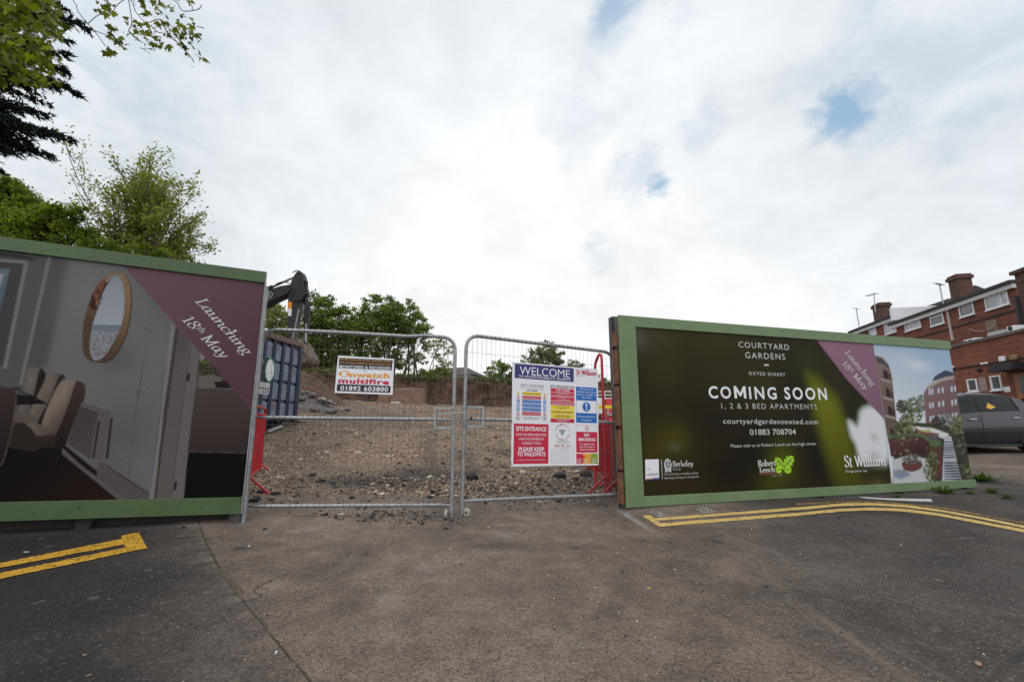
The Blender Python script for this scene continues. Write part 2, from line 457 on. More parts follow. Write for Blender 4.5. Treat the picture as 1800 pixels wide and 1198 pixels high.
def np_mesh(name, V, F, m, parent=None, color=None, attr='tint', smooth=False):
    me = bpy.data.meshes.new(name); F = np.asarray(F); k = F.shape[1]
    me.vertices.add(len(V)); me.vertices.foreach_set('co', np.asarray(V, np.float32).ravel())
    me.loops.add(F.size); me.loops.foreach_set('vertex_index', F.ravel().astype(np.int32))
    me.polygons.add(len(F)); me.polygons.foreach_set('loop_start', np.arange(0, F.size, k, dtype=np.int32))
    if color is not None:
        a = me.color_attributes.new(attr, 'FLOAT_COLOR', 'POINT')
        c = np.ones((len(V), 4), np.float32); c[:, :color.shape[1]] = color; a.data.foreach_set('color', c.ravel())
    me.update(calc_edges=True); me.validate()
    if smooth: me.shade_smooth()
    for q in (m if isinstance(m, (list, tuple)) else [m]): me.materials.append(q)
    o = bpy.data.objects.new(name, me); COL.objects.link(o)
    if parent is not None: o.parent = parent
    return o

def vnoise(x, y, seed=0, oct=4, f=1.0):
    """smooth value noise, numpy"""
    r = np.random.default_rng(seed); out = np.zeros_like(x, float); amp = 1.0; tot = 0
    T = r.random((64, 64))
    for o in range(oct):
        X = x * f + o * 17.3; Y = y * f + o * 9.1
        xi = np.floor(X).astype(int); yi = np.floor(Y).astype(int); fx = X - xi; fy = Y - yi
        fx = fx * fx * (3 - 2 * fx); fy = fy * fy * (3 - 2 * fy)
        g = lambda a, b: T[a % 64, b % 64]
        out += amp * ((g(xi, yi) * (1 - fx) + g(xi + 1, yi) * fx) * (1 - fy) + (g(xi, yi + 1) * (1 - fx) + g(xi + 1, yi + 1) * fx) * fy)
        tot += amp; amp *= 0.5; f *= 2
    return out / tot
def sstep(a, b, x): t = np.clip((x - a) / (b - a), 0, 1); return t * t * (3 - 2 * t)

# ------------------------------------------------------------------ the ground: one height field, cut into its surfaces
_cp = np.array([(-2.7, 4.8, .13), (-.65, 5.19, .085), (-.53, 5.26, .08), (1.34, 6.03, .045), (1.4, 5.85, .035), (4.5, 6.8, .045), (7.7, 7.75, .05), (-4.4, 4.07, .15), (-6, 3.4, .17),
    (0, 2, 0.01), (-3, 2.4, .06), (3, 3, 0), (5, 4.5, 0), (0, 0, 0), (-4, 0, .05), (5, 0, 0), (10, 5, .02), (-8, 1, .12), (0, -4, 0),
    (-3.15, 5.57, .26), (-3.9, 7.27, .39), (1.43, 6.3, .12), (0, 6.5, .2), (0, 8, .33), (0, 13, .78), (-5.4, 11.2, 1.1), (-9, 12, 1.25), (-8, 20, 1.95), (0, 25, 1.98),
    (4, 25, 1.9), (5, 13, .6), (9, 13, .42), (11.2, 11.2, .38), (15, 11, .42), (16, 16, .6), (20, 20, .8), (27, 24, 1.0), (12, 25, 1.6), (-14, 20, 2.2), (-10, 8, .8)])
def _tps():
    n = len(_cp); d = np.hypot(_cp[:, None, 0] - _cp[None, :, 0], _cp[:, None, 1] - _cp[None, :, 1])
    K = np.where(d > 0, d * d * np.log(d + 1e-12), 0) + np.eye(n) * 0.15
    Pm = np.c_[np.ones(n), _cp[:, :2]]
    A = np.block([[K, Pm], [Pm.T, np.zeros((3, 3))]])
    return np.linalg.solve(A, np.r_[_cp[:, 2], 0, 0, 0])
_w = _tps()
def H(x, y):
    x = np.atleast_1d(np.asarray(x, float)); y = np.atleast_1d(np.asarray(y, float))
    xo, yo = x, y
    x = np.clip(x, -14, 28); y = np.clip(y, -4, 25.5)
    d = np.hypot(x[..., None] - _cp[:, 0], y[..., None] - _cp[:, 1])
    z = (np.where(d > 0, d * d * np.log(d + 1e-12), 0) * _w[:-3]).sum(-1) + _w[-3] + _w[-2] * x + _w[-1] * y
    crest = 26.0 + 1.1 * (vnoise(xo + 40, yo * 0, 3, 3, 0.35) - 0.5)
    bank = sstep(0, 0.75, yo - crest) * (1.5 + 0.35 * (vnoise(xo + 60, yo * 0 + 3, 5, 3, 0.3) - .5))
    return z + bank * (1 - sstep(7, 13, xo) * 0.85)
def h(x, y): return float(H(x, y)[0])
_TT = 0.8 * 1.022 ** np.arange(240)
def G(px, py):
    r = ray(px, py); q = CAM + r * _TT[:, None]
    i = int(np.argmax(q[:, 2] < H(q[:, 0], q[:, 1]))); lo, hi = _TT[max(i - 1, 0)], _TT[i]
    for _ in range(2):
        t = np.linspace(lo, hi, 17); q = CAM + r * t[:, None]; u = q[:, 2] < H(q[:, 0], q[:, 1]); u[-1] = True
        i = int(np.argmax(u)); lo, hi = t[max(i - 1, 0)], t[i]
    return CAM + r * ((lo + hi) / 2)
def onG(x, y, d=0.0): return np.array([x, y, h(x, y) + d])

def axis(segs, lo, hi):
    v = []
    for a, b, st in segs: v += list(np.arange(a, b - 1e-6, st))
    v.append(segs[-1][1]); a = v[0]; st = segs[0][2]
    while a > lo: st *= 1.5; a -= st; v.insert(0, a)
    a = v[-1]; st = segs[-1][2]
    while a < hi: st *= 1.5; a += st; v.append(a)
    return np.array(v)
def yline(x):
    return np.where(x < -2.7, 4.72 + (x + 2.7) * math.tan(R(21)), np.where(x < -.6, 4.72 + (x + 2.7) * .225, np.where(x < 1.36, 5.2 + (x + .6) * .38, np.where(x < 7.6, 5.9 + (x - 1.36) * math.tan(R(17)), 7.75))))
def ground_material():
    m = bpy.data.materials.new('ground_surface'); m.use_nodes = True
    t = NT(m.node_tree); b = t.n['Principled BSDF']
    tc = t.new('ShaderNodeTexCoord').outputs['Object']
    at = t.new('ShaderNodeAttribute', attribute_name='zone'); sp = t.new('ShaderNodeSeparateColor'); t.l.new(at.outputs['Color'], sp.inputs[0])
    tan, grav, dark, soil = sp.outputs[0], sp.outputs[1], sp.outputs[2], at.outputs['Alpha']
    big = t.noise(tc, 0.8, 6, 0.6, 0.4); mid = t.noise(tc, 4.5, 6, 0.65, 0.3); fine = t.noise(tc, 60, 4, 0.7)
    agg = t.voro(tc, 95, out='Color'); aggd = t.voro(tc, 95)
    ag = t.new('ShaderNodeSeparateColor'); t.l.new(agg, ag.inputs[0])
    # tarmac: bitumen with pale and dark chippings
    tarm = t.mix(dark, (.056, .0495, .0470, 1), (.021, .0188, .0172, 1))
    tarm = t.mix(t.math('MULTIPLY', t.ramp(mid, .38, .75, 0, .40), t.math('SUBTRACT', 1.0, t.math('MULTIPLY', dark, .75))), tarm, (.080, .068, .061, 1))
    tann = t.mix(t.ramp(mid, .3, .7), (.136, .104, .084, 1), (.216, .167, .134, 1))
    tann = t.mix(t.ramp(t.noise(tc, 1.7, 5, .6, .8), .56, .72, 0, .6), tann, (.19, .138, .108, 1))
    f = t.math('ADD', tan, t.math('MULTIPLY', t.math('SUBTRACT', t.noise(tc, 1.3, 6, .62), .5), 1.1), clamp=True)
    f = t.math('MULTIPLY', f, t.ramp(tan, 0.02, .2))
    road = t.mix(f, tarm, tann)
    road = t.mix(1.0, road, t.mix(ag.outputs[0], (.68, .68, .68, 1), (1.28, 1.28, 1.28, 1)), 'MULTIPLY')
    road = t.mix(1.0, road, t.mix(t.ramp(t.noise(tc, .55, 6, .62, .7), .34, .66), (.66, .65, .64, 1), (1.22, 1.2, 1.18, 1)), 'MULTIPLY')
    road = t.mix(t.math('MULTIPLY', t.ramp(ag.outputs[1], .93, .98, 0, .5), t.math('SUBTRACT', 1.0, t.math('MULTIPLY', dark, .7))), road, (.27, .235, .205, 1))
    road = t.mix(t.ramp(ag.outputs[2], .88, .96, 0, .6), road, (.03, .027, .025, 1))
    road = t.mix(t.ramp(t.noise(tc, 2.3, 7, .7, 1.2), .60, .72, 0, .4), road, (.23, .198, .175, 1))
    road = t.mix(t.ramp(t.noise(tc, 1.1, 6, .7, .6), .60, .74, 0, .5), road, (.06, .053, .048, 1))
    sx = t.new('ShaderNodeSeparateXYZ'); t.l.new(tc, sx.inputs[0])
    def stretch(ax, ay):
        c_ = t.new('ShaderNodeCombineXYZ'); t.l.new(t.math('MULTIPLY', sx.outputs[0], ax), c_.inputs[0]); t.l.new(t.math('MULTIPLY', sx.outputs[1], ay), c_.inputs[1]); return c_.outputs[0]
    drag = t.ramp(t.noise(stretch(3.2, .55), 1.0, 6, .65, .6), .54, .72, 0, .55)           # mud dragged out by wheels
    road = t.mix(t.math('MULTIPLY', drag, t.ramp(tan, .05, .6)), road, (.235, .180, .145, 1))
    scuff = t.ramp(t.noise(stretch(.7, 3.6), 1.0, 6, .7, .8), .60, .72, 0, .4)
    road = t.mix(scuff, road, t.mix(1.0, road, (.55, .53, .52, 1), 'MULTIPLY'))
    oil = t.voro(tc, 1.35); road = t.mix(t.ramp(t.math('ADD', oil, t.math('MULTIPLY', t.noise(tc, 7, 5, .7), .16)), .13, .20, .6, 0), road, (.036, .031, .028, 1))
    bl = t.voro(tc, 3.7); road = t.mix(t.ramp(t.math('ADD', bl, t.math('MULTIPLY', t.noise(tc, 16, 5, .7), .2)), .14, .24, .45, 0), road, (.19, .158, .135, 1))
    ck = t.new('ShaderNodeTexVoronoi', feature='DISTANCE_TO_EDGE'); dv = t.new('ShaderNodeVectorMath', operation='ADD'); t.l.new(tc, dv.inputs[0])
    nz = t.new('ShaderNodeTexNoise'); t.l.new(tc, nz.inputs['Vector']); nz.inputs['Scale'].default_value = 2.2; nz.inputs['Detail'].default_value = 5
    sc_ = t.new('ShaderNodeVectorMath', operation='SCALE'); t.l.new(nz.outputs['Color'], sc_.inputs[0]); sc_.inputs['Scale'].default_value = .55; t.l.new(sc_.outputs[0], dv.inputs[1]); t.l.new(dv.outputs[0], ck.inputs['Vector']); ck.inputs['Scale'].default_value = .62
    crack = t.math('MULTIPLY', t.ramp(ck.outputs['Distance'], .0015, .0045, .8, 0), t.ramp(t.noise(tc, .8, 3), .5, .62))
    road = t.mix(crack, road, (.022, .019, .017, 1))
    wob = t.math('MULTIPLY', t.math('SUBTRACT', t.noise(tc, 7, 6, .75), .5), .05)
    def joint(a, b, wd, colr, k, ext=.0):
        L = math.hypot(b[0] - a[0], b[1] - a[1]); ux, uy = (b[0] - a[0]) / L, (b[1] - a[1]) / L
        al = t.math('ADD', t.math('MULTIPLY', t.math('SUBTRACT', sx.outputs[0], a[0]), ux), t.math('MULTIPLY', t.math('SUBTRACT', sx.outputs[1], a[1]), uy))
        dd = t.math('ADD', t.math('MULTIPLY', t.math('SUBTRACT', sx.outputs[0], a[0]), -uy), t.math('MULTIPLY', t.math('SUBTRACT', sx.outputs[1], a[1]), ux))
        dd = t.math('ABSOLUTE', t.math('ADD', dd, wob))
        m_ = t.math('MULTIPLY', t.ramp(dd, wd * .4, wd, 1, 0), t.math('MULTIPLY', t.ramp(al, -ext - .1, -ext + .1), t.ramp(al, L + ext + .1, L + ext - .1)))
        return t.math('MULTIPLY', m_, t.ramp(t.noise(tc, 6, 5, .7), .36, .56, .25, k))
    for ja, jb, wd, cl_, k in ((G(345, 905), G(388, 1005), .012, (.034, .028, .022, 1), .8), (G(388, 1005), G(560, 1215), .008, (.040, .032, .018, 1), .95), (G(388, 1000), G(430, 1045), .026, (.085, .065, .022, 1), .6), (G(640, 931), G(1085, 906), .016, (.055, .045, .038, 1), .6), (G(1090, 898), G(1150, 935), .05, (.30, .265, .23, 1), .6), (G(1745, 1190), G(1830, 1120), .02, (.03, .027, .025, 1), .8)):
        road = t.mix(joint(ja, jb, wd, cl_, k), road, cl_)
    # crushed stone and clay
    vo = t.voro(tc, 26, out='Color'); vs = t.new('ShaderNodeSeparateColor'); t.l.new(vo, vs.inputs[0])
    gr = t.mix(vs.outputs[0], (.125, .083, .056, 1), (.46, .325, .22, 1))
    gr = t.mix(t.ramp(vs.outputs[1], .75, .9, 0, .8), gr, (.07, .055, .048, 1))
    gr = t.mix(t.ramp(mid, .42, .72, 0, .6), gr, (.37, .245, .160, 1))
    gr = t.mix(t.ramp(t.noise(tc, .45, 5, .6, 1.0), .48, .62, 0, .6), gr, (.125, .085, .062, 1))
    gr = t.mix(t.math('ADD', dark, t.ramp(t.noise(tc, .9, 7, .7, .8), .56, .7, 0, .6), clamp=True), gr, (.085, .07, .06, 1))
    gr = t.mix(1.0, gr, t.mix(fine, (.75, .75, .75, 1), (1.25, 1.25, 1.25, 1)), 'MULTIPLY')
    gf = t.math('ADD', grav, t.math('MULTIPLY', t.math('SUBTRACT', t.noise(tc, 3.5, 6, .7), .5), 1.2), clamp=True)
    gf = t.math('MULTIPLY', gf, t.ramp(grav, .02, .25))
    c = t.mix(gf, road, gr)
    # cut clay of the bank
    cl = t.mix(t.ramp(t.noise(tc, 2.6, 7, .7, .5), .32, .68), (.042, .023, .015, 1), (.155, .086, .055, 1))
    cl = t.mix(t.ramp(t.noise(tc, 13, 6, .7), .58, .74, 0, .7), cl, (.33, .25, .19, 1))
    cl = t.mix(t.ramp(t.noise(tc, 6, 6, .7, .7), .56, .68, 0, .8), cl, (.035, .02, .013, 1))
    c = t.mix(soil, c, cl)
    t.put(b.inputs['Base Color'], c)
    t.put(b.inputs['Roughness'], t.ramp(mid, .3, .7, .78, .95))
    b.inputs['Specular IOR Level'].default_value = 0.3
    hh = t.math('ADD', t.math('MULTIPLY', aggd, -0.5), t.math('MULTIPLY', fine, .6))
    hh = t.math('ADD', hh, t.math('MULTIPLY', gf, t.math('MULTIPLY', t.voro(tc, 26), -4.0)))
    hh = t.math('ADD', hh, t.math('MULTIPLY', soil, t.math('MULTIPLY', t.noise(tc, 5, 8, .75), 12.0)))
    t.l.new(t.bump(hh, .75, .012), b.inputs['Normal'])
    return m
GM = ground_material()
SEAM_A, SEAM_B = G(385, 1000), G(545, 1198)
def make_ground():
    X = axis([(-8, 9, .11), (9, 18, .3)], -420, 420); Y = axis([(.3, 10, .11), (10, 25, .22), (25, 28, .11), (28, 34, .5)], -60, 560)
    XX, YY = np.meshgrid(X, Y); Z = np.zeros_like(XX)
    for i in range(len(Y)): Z[i] = H(XX[i], YY[i])
    yl = yline(XX); site = (YY > yl)
    gmask = site & (XX < 8.6)
    # loose material lies rough inside the gate, smooth on the road
    rough = sstep(0, 1.2, YY - yl) * (XX < 9)
    Z += rough * 0.05 * (vnoise(XX + 90, YY + 50, 1, 4, 1.4) - .5) * sstep(6.2, 9, YY) + rough * .42 * (vnoise(XX + 40, YY + 20, 6, 4, .55) - .5) * sstep(11, 19, YY)
    bk = sstep(25.3, 25.9, YY) * (1 - sstep(27.2, 28, YY)) * (1 - sstep(7, 12, XX))
    YD = YY + bk * 1.1 * (vnoise(XX + 70, Z * 2 + 30, 2, 4, 1.3) - .5)
    Z += bk * 0.5 * (vnoise(XX + 33, YY + 8, 4, 4, 1.1) - .5)
    # zones
    sx, sy = SEAM_B[0] - SEAM_A[0], SEAM_B[1] - SEAM_A[1]; L = math.hypot(sx, sy)
    sd = ((XX - SEAM_A[0]) * sy - (YY - SEAM_A[1]) * sx) / L        # signed distance to the seam in the tarmac
    if ((0 - SEAM_A[0]) * sy - (3 - SEAM_A[1]) * sx) < 0: sd = -sd
    nn = vnoise(XX + 20, YY + 20, 8, 4, .9) - .5
    left = np.where(sd > 0, 1.0, np.clip(.62 + sd / 1.3 - .25 * sstep(2.2, 3.4, YY) + nn * .5, 0, .7))
    tan = left * (1 - .85 * sstep(.8, 3.0, XX - .18 * (YY - 3) + nn * 1.2))
    tan = np.maximum(tan, .9 * sstep(8.6, 9.2, XX + nn) * sstep(7.0, 7.8, YY + nn))
    dark = 1 - sstep(-1.2, .3, sd + nn)
    grav = sstep(.25, 2.0, YY - yl + nn * 1.5) * (1 - sstep(8.3, 8.9, XX))
    dk = 0.95 * np.exp(-(((XX + 2.0) / .9) ** 2 + ((YY - 6.6) / .35) ** 2)) + .95 * np.exp(-(((XX + 1.2) / .6) ** 2 + ((YY - 5.1) / .22) ** 2)) + .9 * np.exp(-(((XX + 1.3) / .7) ** 2 + ((YY - 7.3) / .6) ** 2)) \
        + .8 * np.exp(-(((XX + .2) / .5) ** 2 + ((YY - 6.4) / .3) ** 2)) + .9 * np.exp(-(((XX - 1.1) / .7) ** 2 + ((YY - 7.2) / .35) ** 2)) + .55 * np.exp(-(((XX + 4.5) / 2) ** 2 + ((YY - 14) / 4) ** 2))+ .55 * np.exp(-(((XX -.8) / .8) ** 2 + ((YY - 9) / 2) ** 2))
    for xo, sl in ((-1.25, -.10), (.35, -.04), (-.2, -.16), (1.3, .02)): dk = dk + .62 * np.exp(-((XX - xo - sl * (YY - 6) - .25 * np.sin(YY * .5 + xo)) / .17) ** 2) * sstep(.38, .62, vnoise(XX * .6 + 31 + xo, YY * .5 + 8, 12, 3, .8)) * sstep(6.0, 7.2, YY) * (1 - sstep(20, 24, YY))
    dark = np.where(grav > .02, np.clip(dk, 0, 1), np.clip(np.maximum(dark, dk * .6) + .5 * np.exp(-((XX - 8.2) / 1.0) ** 2 - ((YY - 6.9) / .7) ** 2), 0, 1))
    soil = np.clip(sstep(25.2, 25.9, YY + nn) * (1 - sstep(26.9, 27.8, YY + nn)) * (1 - sstep(8, 12, XX)) + .35 * sstep(18, 25, YY) * (1 - sstep(8, 9, XX)) * (YY < 28), 0, 1)
    col = np.stack([tan, grav, dark, soil], -1)
    idx = np.arange(XX.size).reshape(XX.shape)
    q = np.stack([idx[:-1, :-1], idx[:-1, 1:], idx[1:, 1:], idx[1:, :-1]], -1)
    xc = (XX[:-1, :-1] + XX[1:, 1:]) / 2; yc = (YY[:-1, :-1] + YY[1:, 1:]) / 2; ylc = yline(xc)
    zone = np.where(yc < ylc, 0, np.where((xc > 8.6), 3, np.where(yc < 25.4, 1, np.where(yc < 28.0, 2, 4))))
    zone = np.where((np.abs(xc) > 40) | (yc > 60) | (yc < -20), 4, zone)
    V = np.stack([XX, YD, Z], -1).reshape(-1, 3); C4 = col.reshape(-1, 4)
    for k, nm in enumerate(('road', 'site_ground', 'earth_bank', 'car_park', 'ground')):
        F = q[zone == k]; u, inv = np.unique(F, return_inverse=True)
        o = np_mesh(nm, V[u], inv.reshape(F.shape), GM, None, C4[u], 'zone', smooth=True); o['kind'] = 'structure'
make_ground()

def ground_strip(name, polys, m, d=0.006, jit=0.004, kind='structure'):
    """painted marking: polygons of surveyed points laid on the ground, edges a little ragged"""
    mb = MB()
    for top, bot in polys:
        def res(pts, n=60):
            p = np.array(pts, float); L = np.r_[0, np.cumsum(np.hypot(*np.diff(p, axis=0).T))]
            t = np.linspace(0, L[-1], n); return np.stack([np.interp(t, L, p[:, 0]), np.interp(t, L, p[:, 1])], -1)
        A = [G(*q) for q in res(top)]; B = [G(*q) for q in res(bot)]
        k = 4; rows = []
        for a, b in zip(A, B):
            a = a + RNG.normal(0, jit, 3) * (1, 1, 0); b = b + RNG.normal(0, jit, 3) * (1, 1, 0)
            pp = a + (b - a) * (np.arange(k + 1) / k)[:, None]; pp[:, 2] = H(pp[:, 0], pp[:, 1]) + d; rows.append(list(pp))
        n = len(rows)
        mb.add([p for r in rows for p in r], [(i * (k + 1) + j, i * (k + 1) + j + 1, (i + 1) * (k + 1) + j + 1, (i + 1) * (k + 1) + j) for i in range(n - 1) for j in range(k)])
    o = mb.build(name, m); o['kind'] = kind
    return o
def paint_mat(name, c, wear, at):
    m = bpy.data.materials.new(name); m.use_nodes = True; t = NT(m.node_tree); b = t.n['Principled BSDF']
    tc = t.new('ShaderNodeTexCoord').outputs['Object']
    n = t.noise(tc, 9, 6, .7); sp = t.voro(tc, 95, out='Color'); sc = t.new('ShaderNodeSeparateColor'); t.l.new(sp, sc.inputs[0])
    col = t.mix(t.ramp(n, .3, .7), v4(tuple(x * .8 for x in c)), v4(c))
    w = t.math('ADD', t.math('MULTIPLY', sc.outputs[0], .45), t.math('MULTIPLY', t.noise(tc, 14, 6, .75), .75))
    a = t.ramp(w, at, at + .08)
    tr = t.new('ShaderNodeBsdfTransparent'); ms = t.new('ShaderNodeMixShader'); t.l.new(a, ms.inputs[0])
    t.put(b.inputs['Base Color'], col); b.inputs['Roughness'].default_value = .8
    t.l.new(b.outputs[0], ms.inputs[1]); t.l.new(tr.outputs[0], ms.inputs[2]); t.l.new(ms.outputs[0], t.n['Material Output'].inputs[0])
    return m
yel_l = paint_mat('yellow_road_paint', (.60, .325, .022), 0, .74)
yel_r = paint_mat('yellow_road_paint_pale', (.70, .475, .155), 0, .75)
yel_o = paint_mat('old_yellow_paint', (.50, .30, .07), 0, .52)
wht = paint_mat('white_road_paint', (.62, .60, .57), 0, .80)
wht_o = paint_mat('worn_white_paint', (.42, .39, .36), 0, .55)
ground_strip('yellow_line', [([(-160, 1022), (0, 990), (222, 946)], [(-160, 1032), (0, 998.5), (219, 957)]), ([(-160, 1044), (0, 1008), (120, 983.5), (222, 962)], [(-160, 1056), (0, 1018), (120, 993), (222, 971)]),
                         ([(214, 942), (228, 939), (243, 936.5)], [(222, 971), (240, 967.5), (258, 964)])], yel_l)
ground_strip('yellow_line', [([(1128, 906), (1136, 906), (1144, 906)], [(1157, 925), (1163, 925.5), (1168, 925.5)]),
                         ([(1150, 911.5), (1430, 889.5), (1478, 884.5), (1534, 884), (1589, 887), (1656, 896), (1734, 910.6), (1800, 924), (1880, 942), (2050, 985), (2300, 1060)], [(1158, 915.5), (1430, 894.5), (1478, 889.5), (1534, 888.5), (1589, 891.5), (1656, 900), (1734, 914.6), (1800, 928), (1880, 946.5), (2050, 991), (2300, 1070)]),
                         ([(1158, 920), (1400, 901.6), (1478, 894), (1534, 892), (1589, 894), (1656, 903), (1734, 918), (1800, 930.6), (1880, 950), (2050, 999), (2300, 1084)], [(1166, 925.5), (1400, 907), (1478, 899), (1534, 897), (1589, 899), (1656, 908), (1734, 923), (1800, 936), (1880, 956), (2050, 1007), (2300, 1096)])], yel_r)
ground_strip('yellow_line', [([(1400, 884), (1480, 880), (1560, 882), (1640, 889), (1700, 899), (1800, 918)], [(1400, 888), (1480, 883), (1560, 884), (1640, 891.5), (1700, 901), (1800, 920)])], yel_o, d=.004)
ground_strip('white_line', [([(1508, 873), (1560, 876), (1636, 877)], [(1520, 876), (1580, 880), (1640, 882)])], wht)
ground_strip('worn_paint_patch', [([(1142, 899), (1160, 898)], [(1158, 909), (1177, 908)]), ([(1221, 893), (1240, 891)], [(1236, 902), (1262, 900)]), ([(1094, 903), (1102, 900)], [(1128, 924), (1134, 921)])], wht_o, d=.004)

# ------------------------------------------------------------------ materials shared by the fittings
STEEL = mat('galvanised_steel', (.33, .335, .34), .45, .6, .18, 14, .05, 60, dirt=(.20, .19, .18), dirt_at=(.55, .8), dscale=7)
WIRE = mat('fence_wire', (.12, .108, .098), .6, 0, .25, spec=.3)
GREEN_SHADED = mat('shaded_green_painted_board', (.068, .112, .038), .5, 0, .10, 3, .08, 30, dirt=(.05, .082, .03), dirt_at=(.6, .85))  # left hoarding frame: tree shade put into the green as a darker colour
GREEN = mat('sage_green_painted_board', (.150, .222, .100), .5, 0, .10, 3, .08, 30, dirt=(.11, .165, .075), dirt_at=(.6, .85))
PRINT = mat('printed_sheet', (1, 1, 1), .45, 0, 0, spec=.10, attr='tint')
WHITE_T = mat('white_lettering', (.78, .77, .80), .5, 0, .03)
CREAM_T = mat('pale_lettering', (.55, .54, .52), .5, 0, .03)
TIMBER = mat('brown_timber', (.16, .072, .035), .75, 0, .3, 9, .3, 40)
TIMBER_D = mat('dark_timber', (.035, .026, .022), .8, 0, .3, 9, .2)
POSTGREY = mat('dark_grey_post', (.085, .08, .088), .5, .2, .12)
SCREW = mat('screw_head', (.03, .03, .03), .4, .6, .1)
RED = mat('red_barrier_paint', (.52, .018, .026), .38, 0, .15, 8, .03, dirt=(.30, .02, .02), dirt_at=(.6, .8))
DARKRED = mat('deep_red_barrier_paint', (.36, .010, .02), .42, 0, .18, 8)

def screws(fr, pts, parent, d):
    mb = PS()
    for a, b in pts:
        mb.lathe([(0.006, 0), (0.006, .002), (.003, .003)], fr.pt(a, b, d), fr.n, 8)
    return mb.build('screw', SCREW, parent)

# ------------------------------------------------------------------ left hoarding
FL = Frame(P(425, 903, 4.72), 21)
def left_hoarding():
    f = FL; a0, a1 = -3.6, -0.005
    bt, bb = f.px(463, 478)[1], f.px(422, 902)[1]
    root = thing('advertising_hoarding', f.pt(-1.5, bb), 'dark hoarding printed with a dining room and round mirror, left of the gates', 'hoarding', 'printed hoardings beside the gates')
    top = lambda a: bt - 0.032 * a            # rises a little to the left
    low = lambda a: bb - 0.030 * a
    rl = 0.10                                 # board heights
    th = f.px(458, 497)[1]; tb = f.px(424, 873)[1]
    mb = MB(); f.poly(mb, [(a0, low(a0) + .01), (a1, bb + .01), (a1, bt - .01), (a0, top(a0) - .01)], -.03, -.004)
    mb.build('backing_board', TIMBER_D, root)
    mb = MB(); f.poly(mb, [(a0, top(a0) - (bt - th)), (a1, th), (a1, bt), (a0, top(a0))], -.004, .022); mb.build('top_rail', GREEN_SHADED, root, bevel=.002)
    mb = MB(); f.poly(mb, [(a0, low(a0)), (a1, bb), (a1, tb), (a0, low(a0) + tb - bb)], -.004, .022); mb.build('bottom_rail', GREEN_SHADED, root, bevel=.002)
    mb = PS()
    for a in (-.06, -1.25, -2.45, -3.5): f.box(mb, a - .05, a + .05, h(*f.pt(a, 0)[:2]) - f.o[2] - .05, bt - .08, -.13, -.031)
    mb.build('rear_post', TIMBER_D, root)
    mb = MB(); f.poly(mb, [(a0, low(a0) - .25), (-.12, bb - .2), (-.12, bb + .03), (a0, low(a0) + .03)], -.175, -.14); mb.build('gap_darkening_board', TIMBER_D, root)  # made-up board, added to darken the gap below the bottom rail
    mb = MB(); f.box(mb, a1 + .0005, a1 + .007, bb, bt, -.03, .018); mb.build('edge_trim', mat('white_sheet_edge', (.36, .36, .38), .5), root)
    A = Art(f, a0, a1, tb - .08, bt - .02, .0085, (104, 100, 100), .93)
    g = A.poly
    # wall of the pictured room, lighter in the middle, doors to the right
    g([(-260, 380), (60, 430), (48, 900), (-260, 930)], (78, 75, 76), .03)
    g([(48, 440), (85, 450), (30, 690), (-20, 690)], (86, 83, 83), .01)
    g([(92, 448), (128, 455), (85, 640), (35, 665)], (84, 80, 80), .02)
    g([(122, 450), (222, 466), (300, 600), (290, 880), (100, 700), (86, 640)], (110, 107, 106), .05)
    A.blob(150, 520, 45, 60, (122, 119, 118), .6); A.blob(250, 620, 55, 70, (112, 107, 106), .7); A.blob(215, 760, 60, 60, (88, 80, 79), .55)
    A.line([(88, 448), (36, 676)], .022, (118, 116, 118), .008)
    # window, far left
    g([(-200, 430), (44, 461), (8, 640), (-200, 640)], (66, 66, 67), .004)
    A.line([(-100, 449), (46, 461), (8, 648)], .028, (116, 115, 118), .005)
    g([(-160, 470), (18, 472), (-10, 590), (-160, 600)], (92, 108, 116), .004, (70, 84, 92), (0, 470), (0, 590))
    g([(-160, 480), (7, 481), (-18, 560), (-160, 570)], (150, 150, 156), .006)
    A.line([(-100, 439), (0, 447), (55, 454)], .028, (52, 49, 50), .006); A.blob(57, 455, 6, 4, (60, 57, 57), .9)
    # shadow and mirror
    A.blob(205, 630, 34, 26, (84, 80, 80), .55)
    def ell(cx, cy, rx, ry, tilt, n=40):
        return [(cx + rx * math.cos(q) * math.cos(tilt) - ry * math.sin(q) * math.sin(tilt), cy + rx * math.cos(q) * math.sin(tilt) + ry * math.sin(q) * math.cos(tilt)) for q in np.linspace(0, 2 * math.pi, n, endpoint=False)]
    mir = closed([(203, 478.5), (217, 482), (226, 494), (230, 515), (229, 550), (222, 585), (210, 612), (196, 630), (182, 636.5), (160, 634), (149, 626), (145, 605), (146, 575), (152, 545), (163, 515), (176, 495), (188, 483)])
    g([(x + 1.8, y + .8) for x, y in mir], (52, 34, 22), .003)
    g(mir, (136, 108, 80), .004, (84, 64, 48), (228, 520), (150, 560))
    g([(203, 481), (213, 484), (206, 500), (188, 498), (193, 486)], (120, 122, 120), .004)
    g([(163, 515), (176, 495), (190, 487), (196, 496), (180, 520), (168, 545), (160, 543), (157, 535)], (66, 36, 26), .004)
    g([(163, 515), (176, 495), (186, 490), (182, 505), (170, 530)], (120, 74, 54), .006); A.blob(173, 512, 4, 4, (38, 22, 18), .9); A.blob(189, 492, 3, 4, (196, 160, 140), .8); A.blob(171, 532, 2, 5, (170, 120, 90), .8)
    gl = closed([(200, 487), (211, 490), (217, 503), (219, 530), (216, 560), (206, 588), (193, 612), (180, 628), (167, 633), (160, 622), (158, 604), (163, 570), (172, 540), (184, 508)])
    g(gl, (140, 145, 150), .004, (160, 164, 170), (200, 490), (195, 570))
    g([(163, 570), (214, 571), (209, 584), (161, 582)], (112, 120, 130), .006)
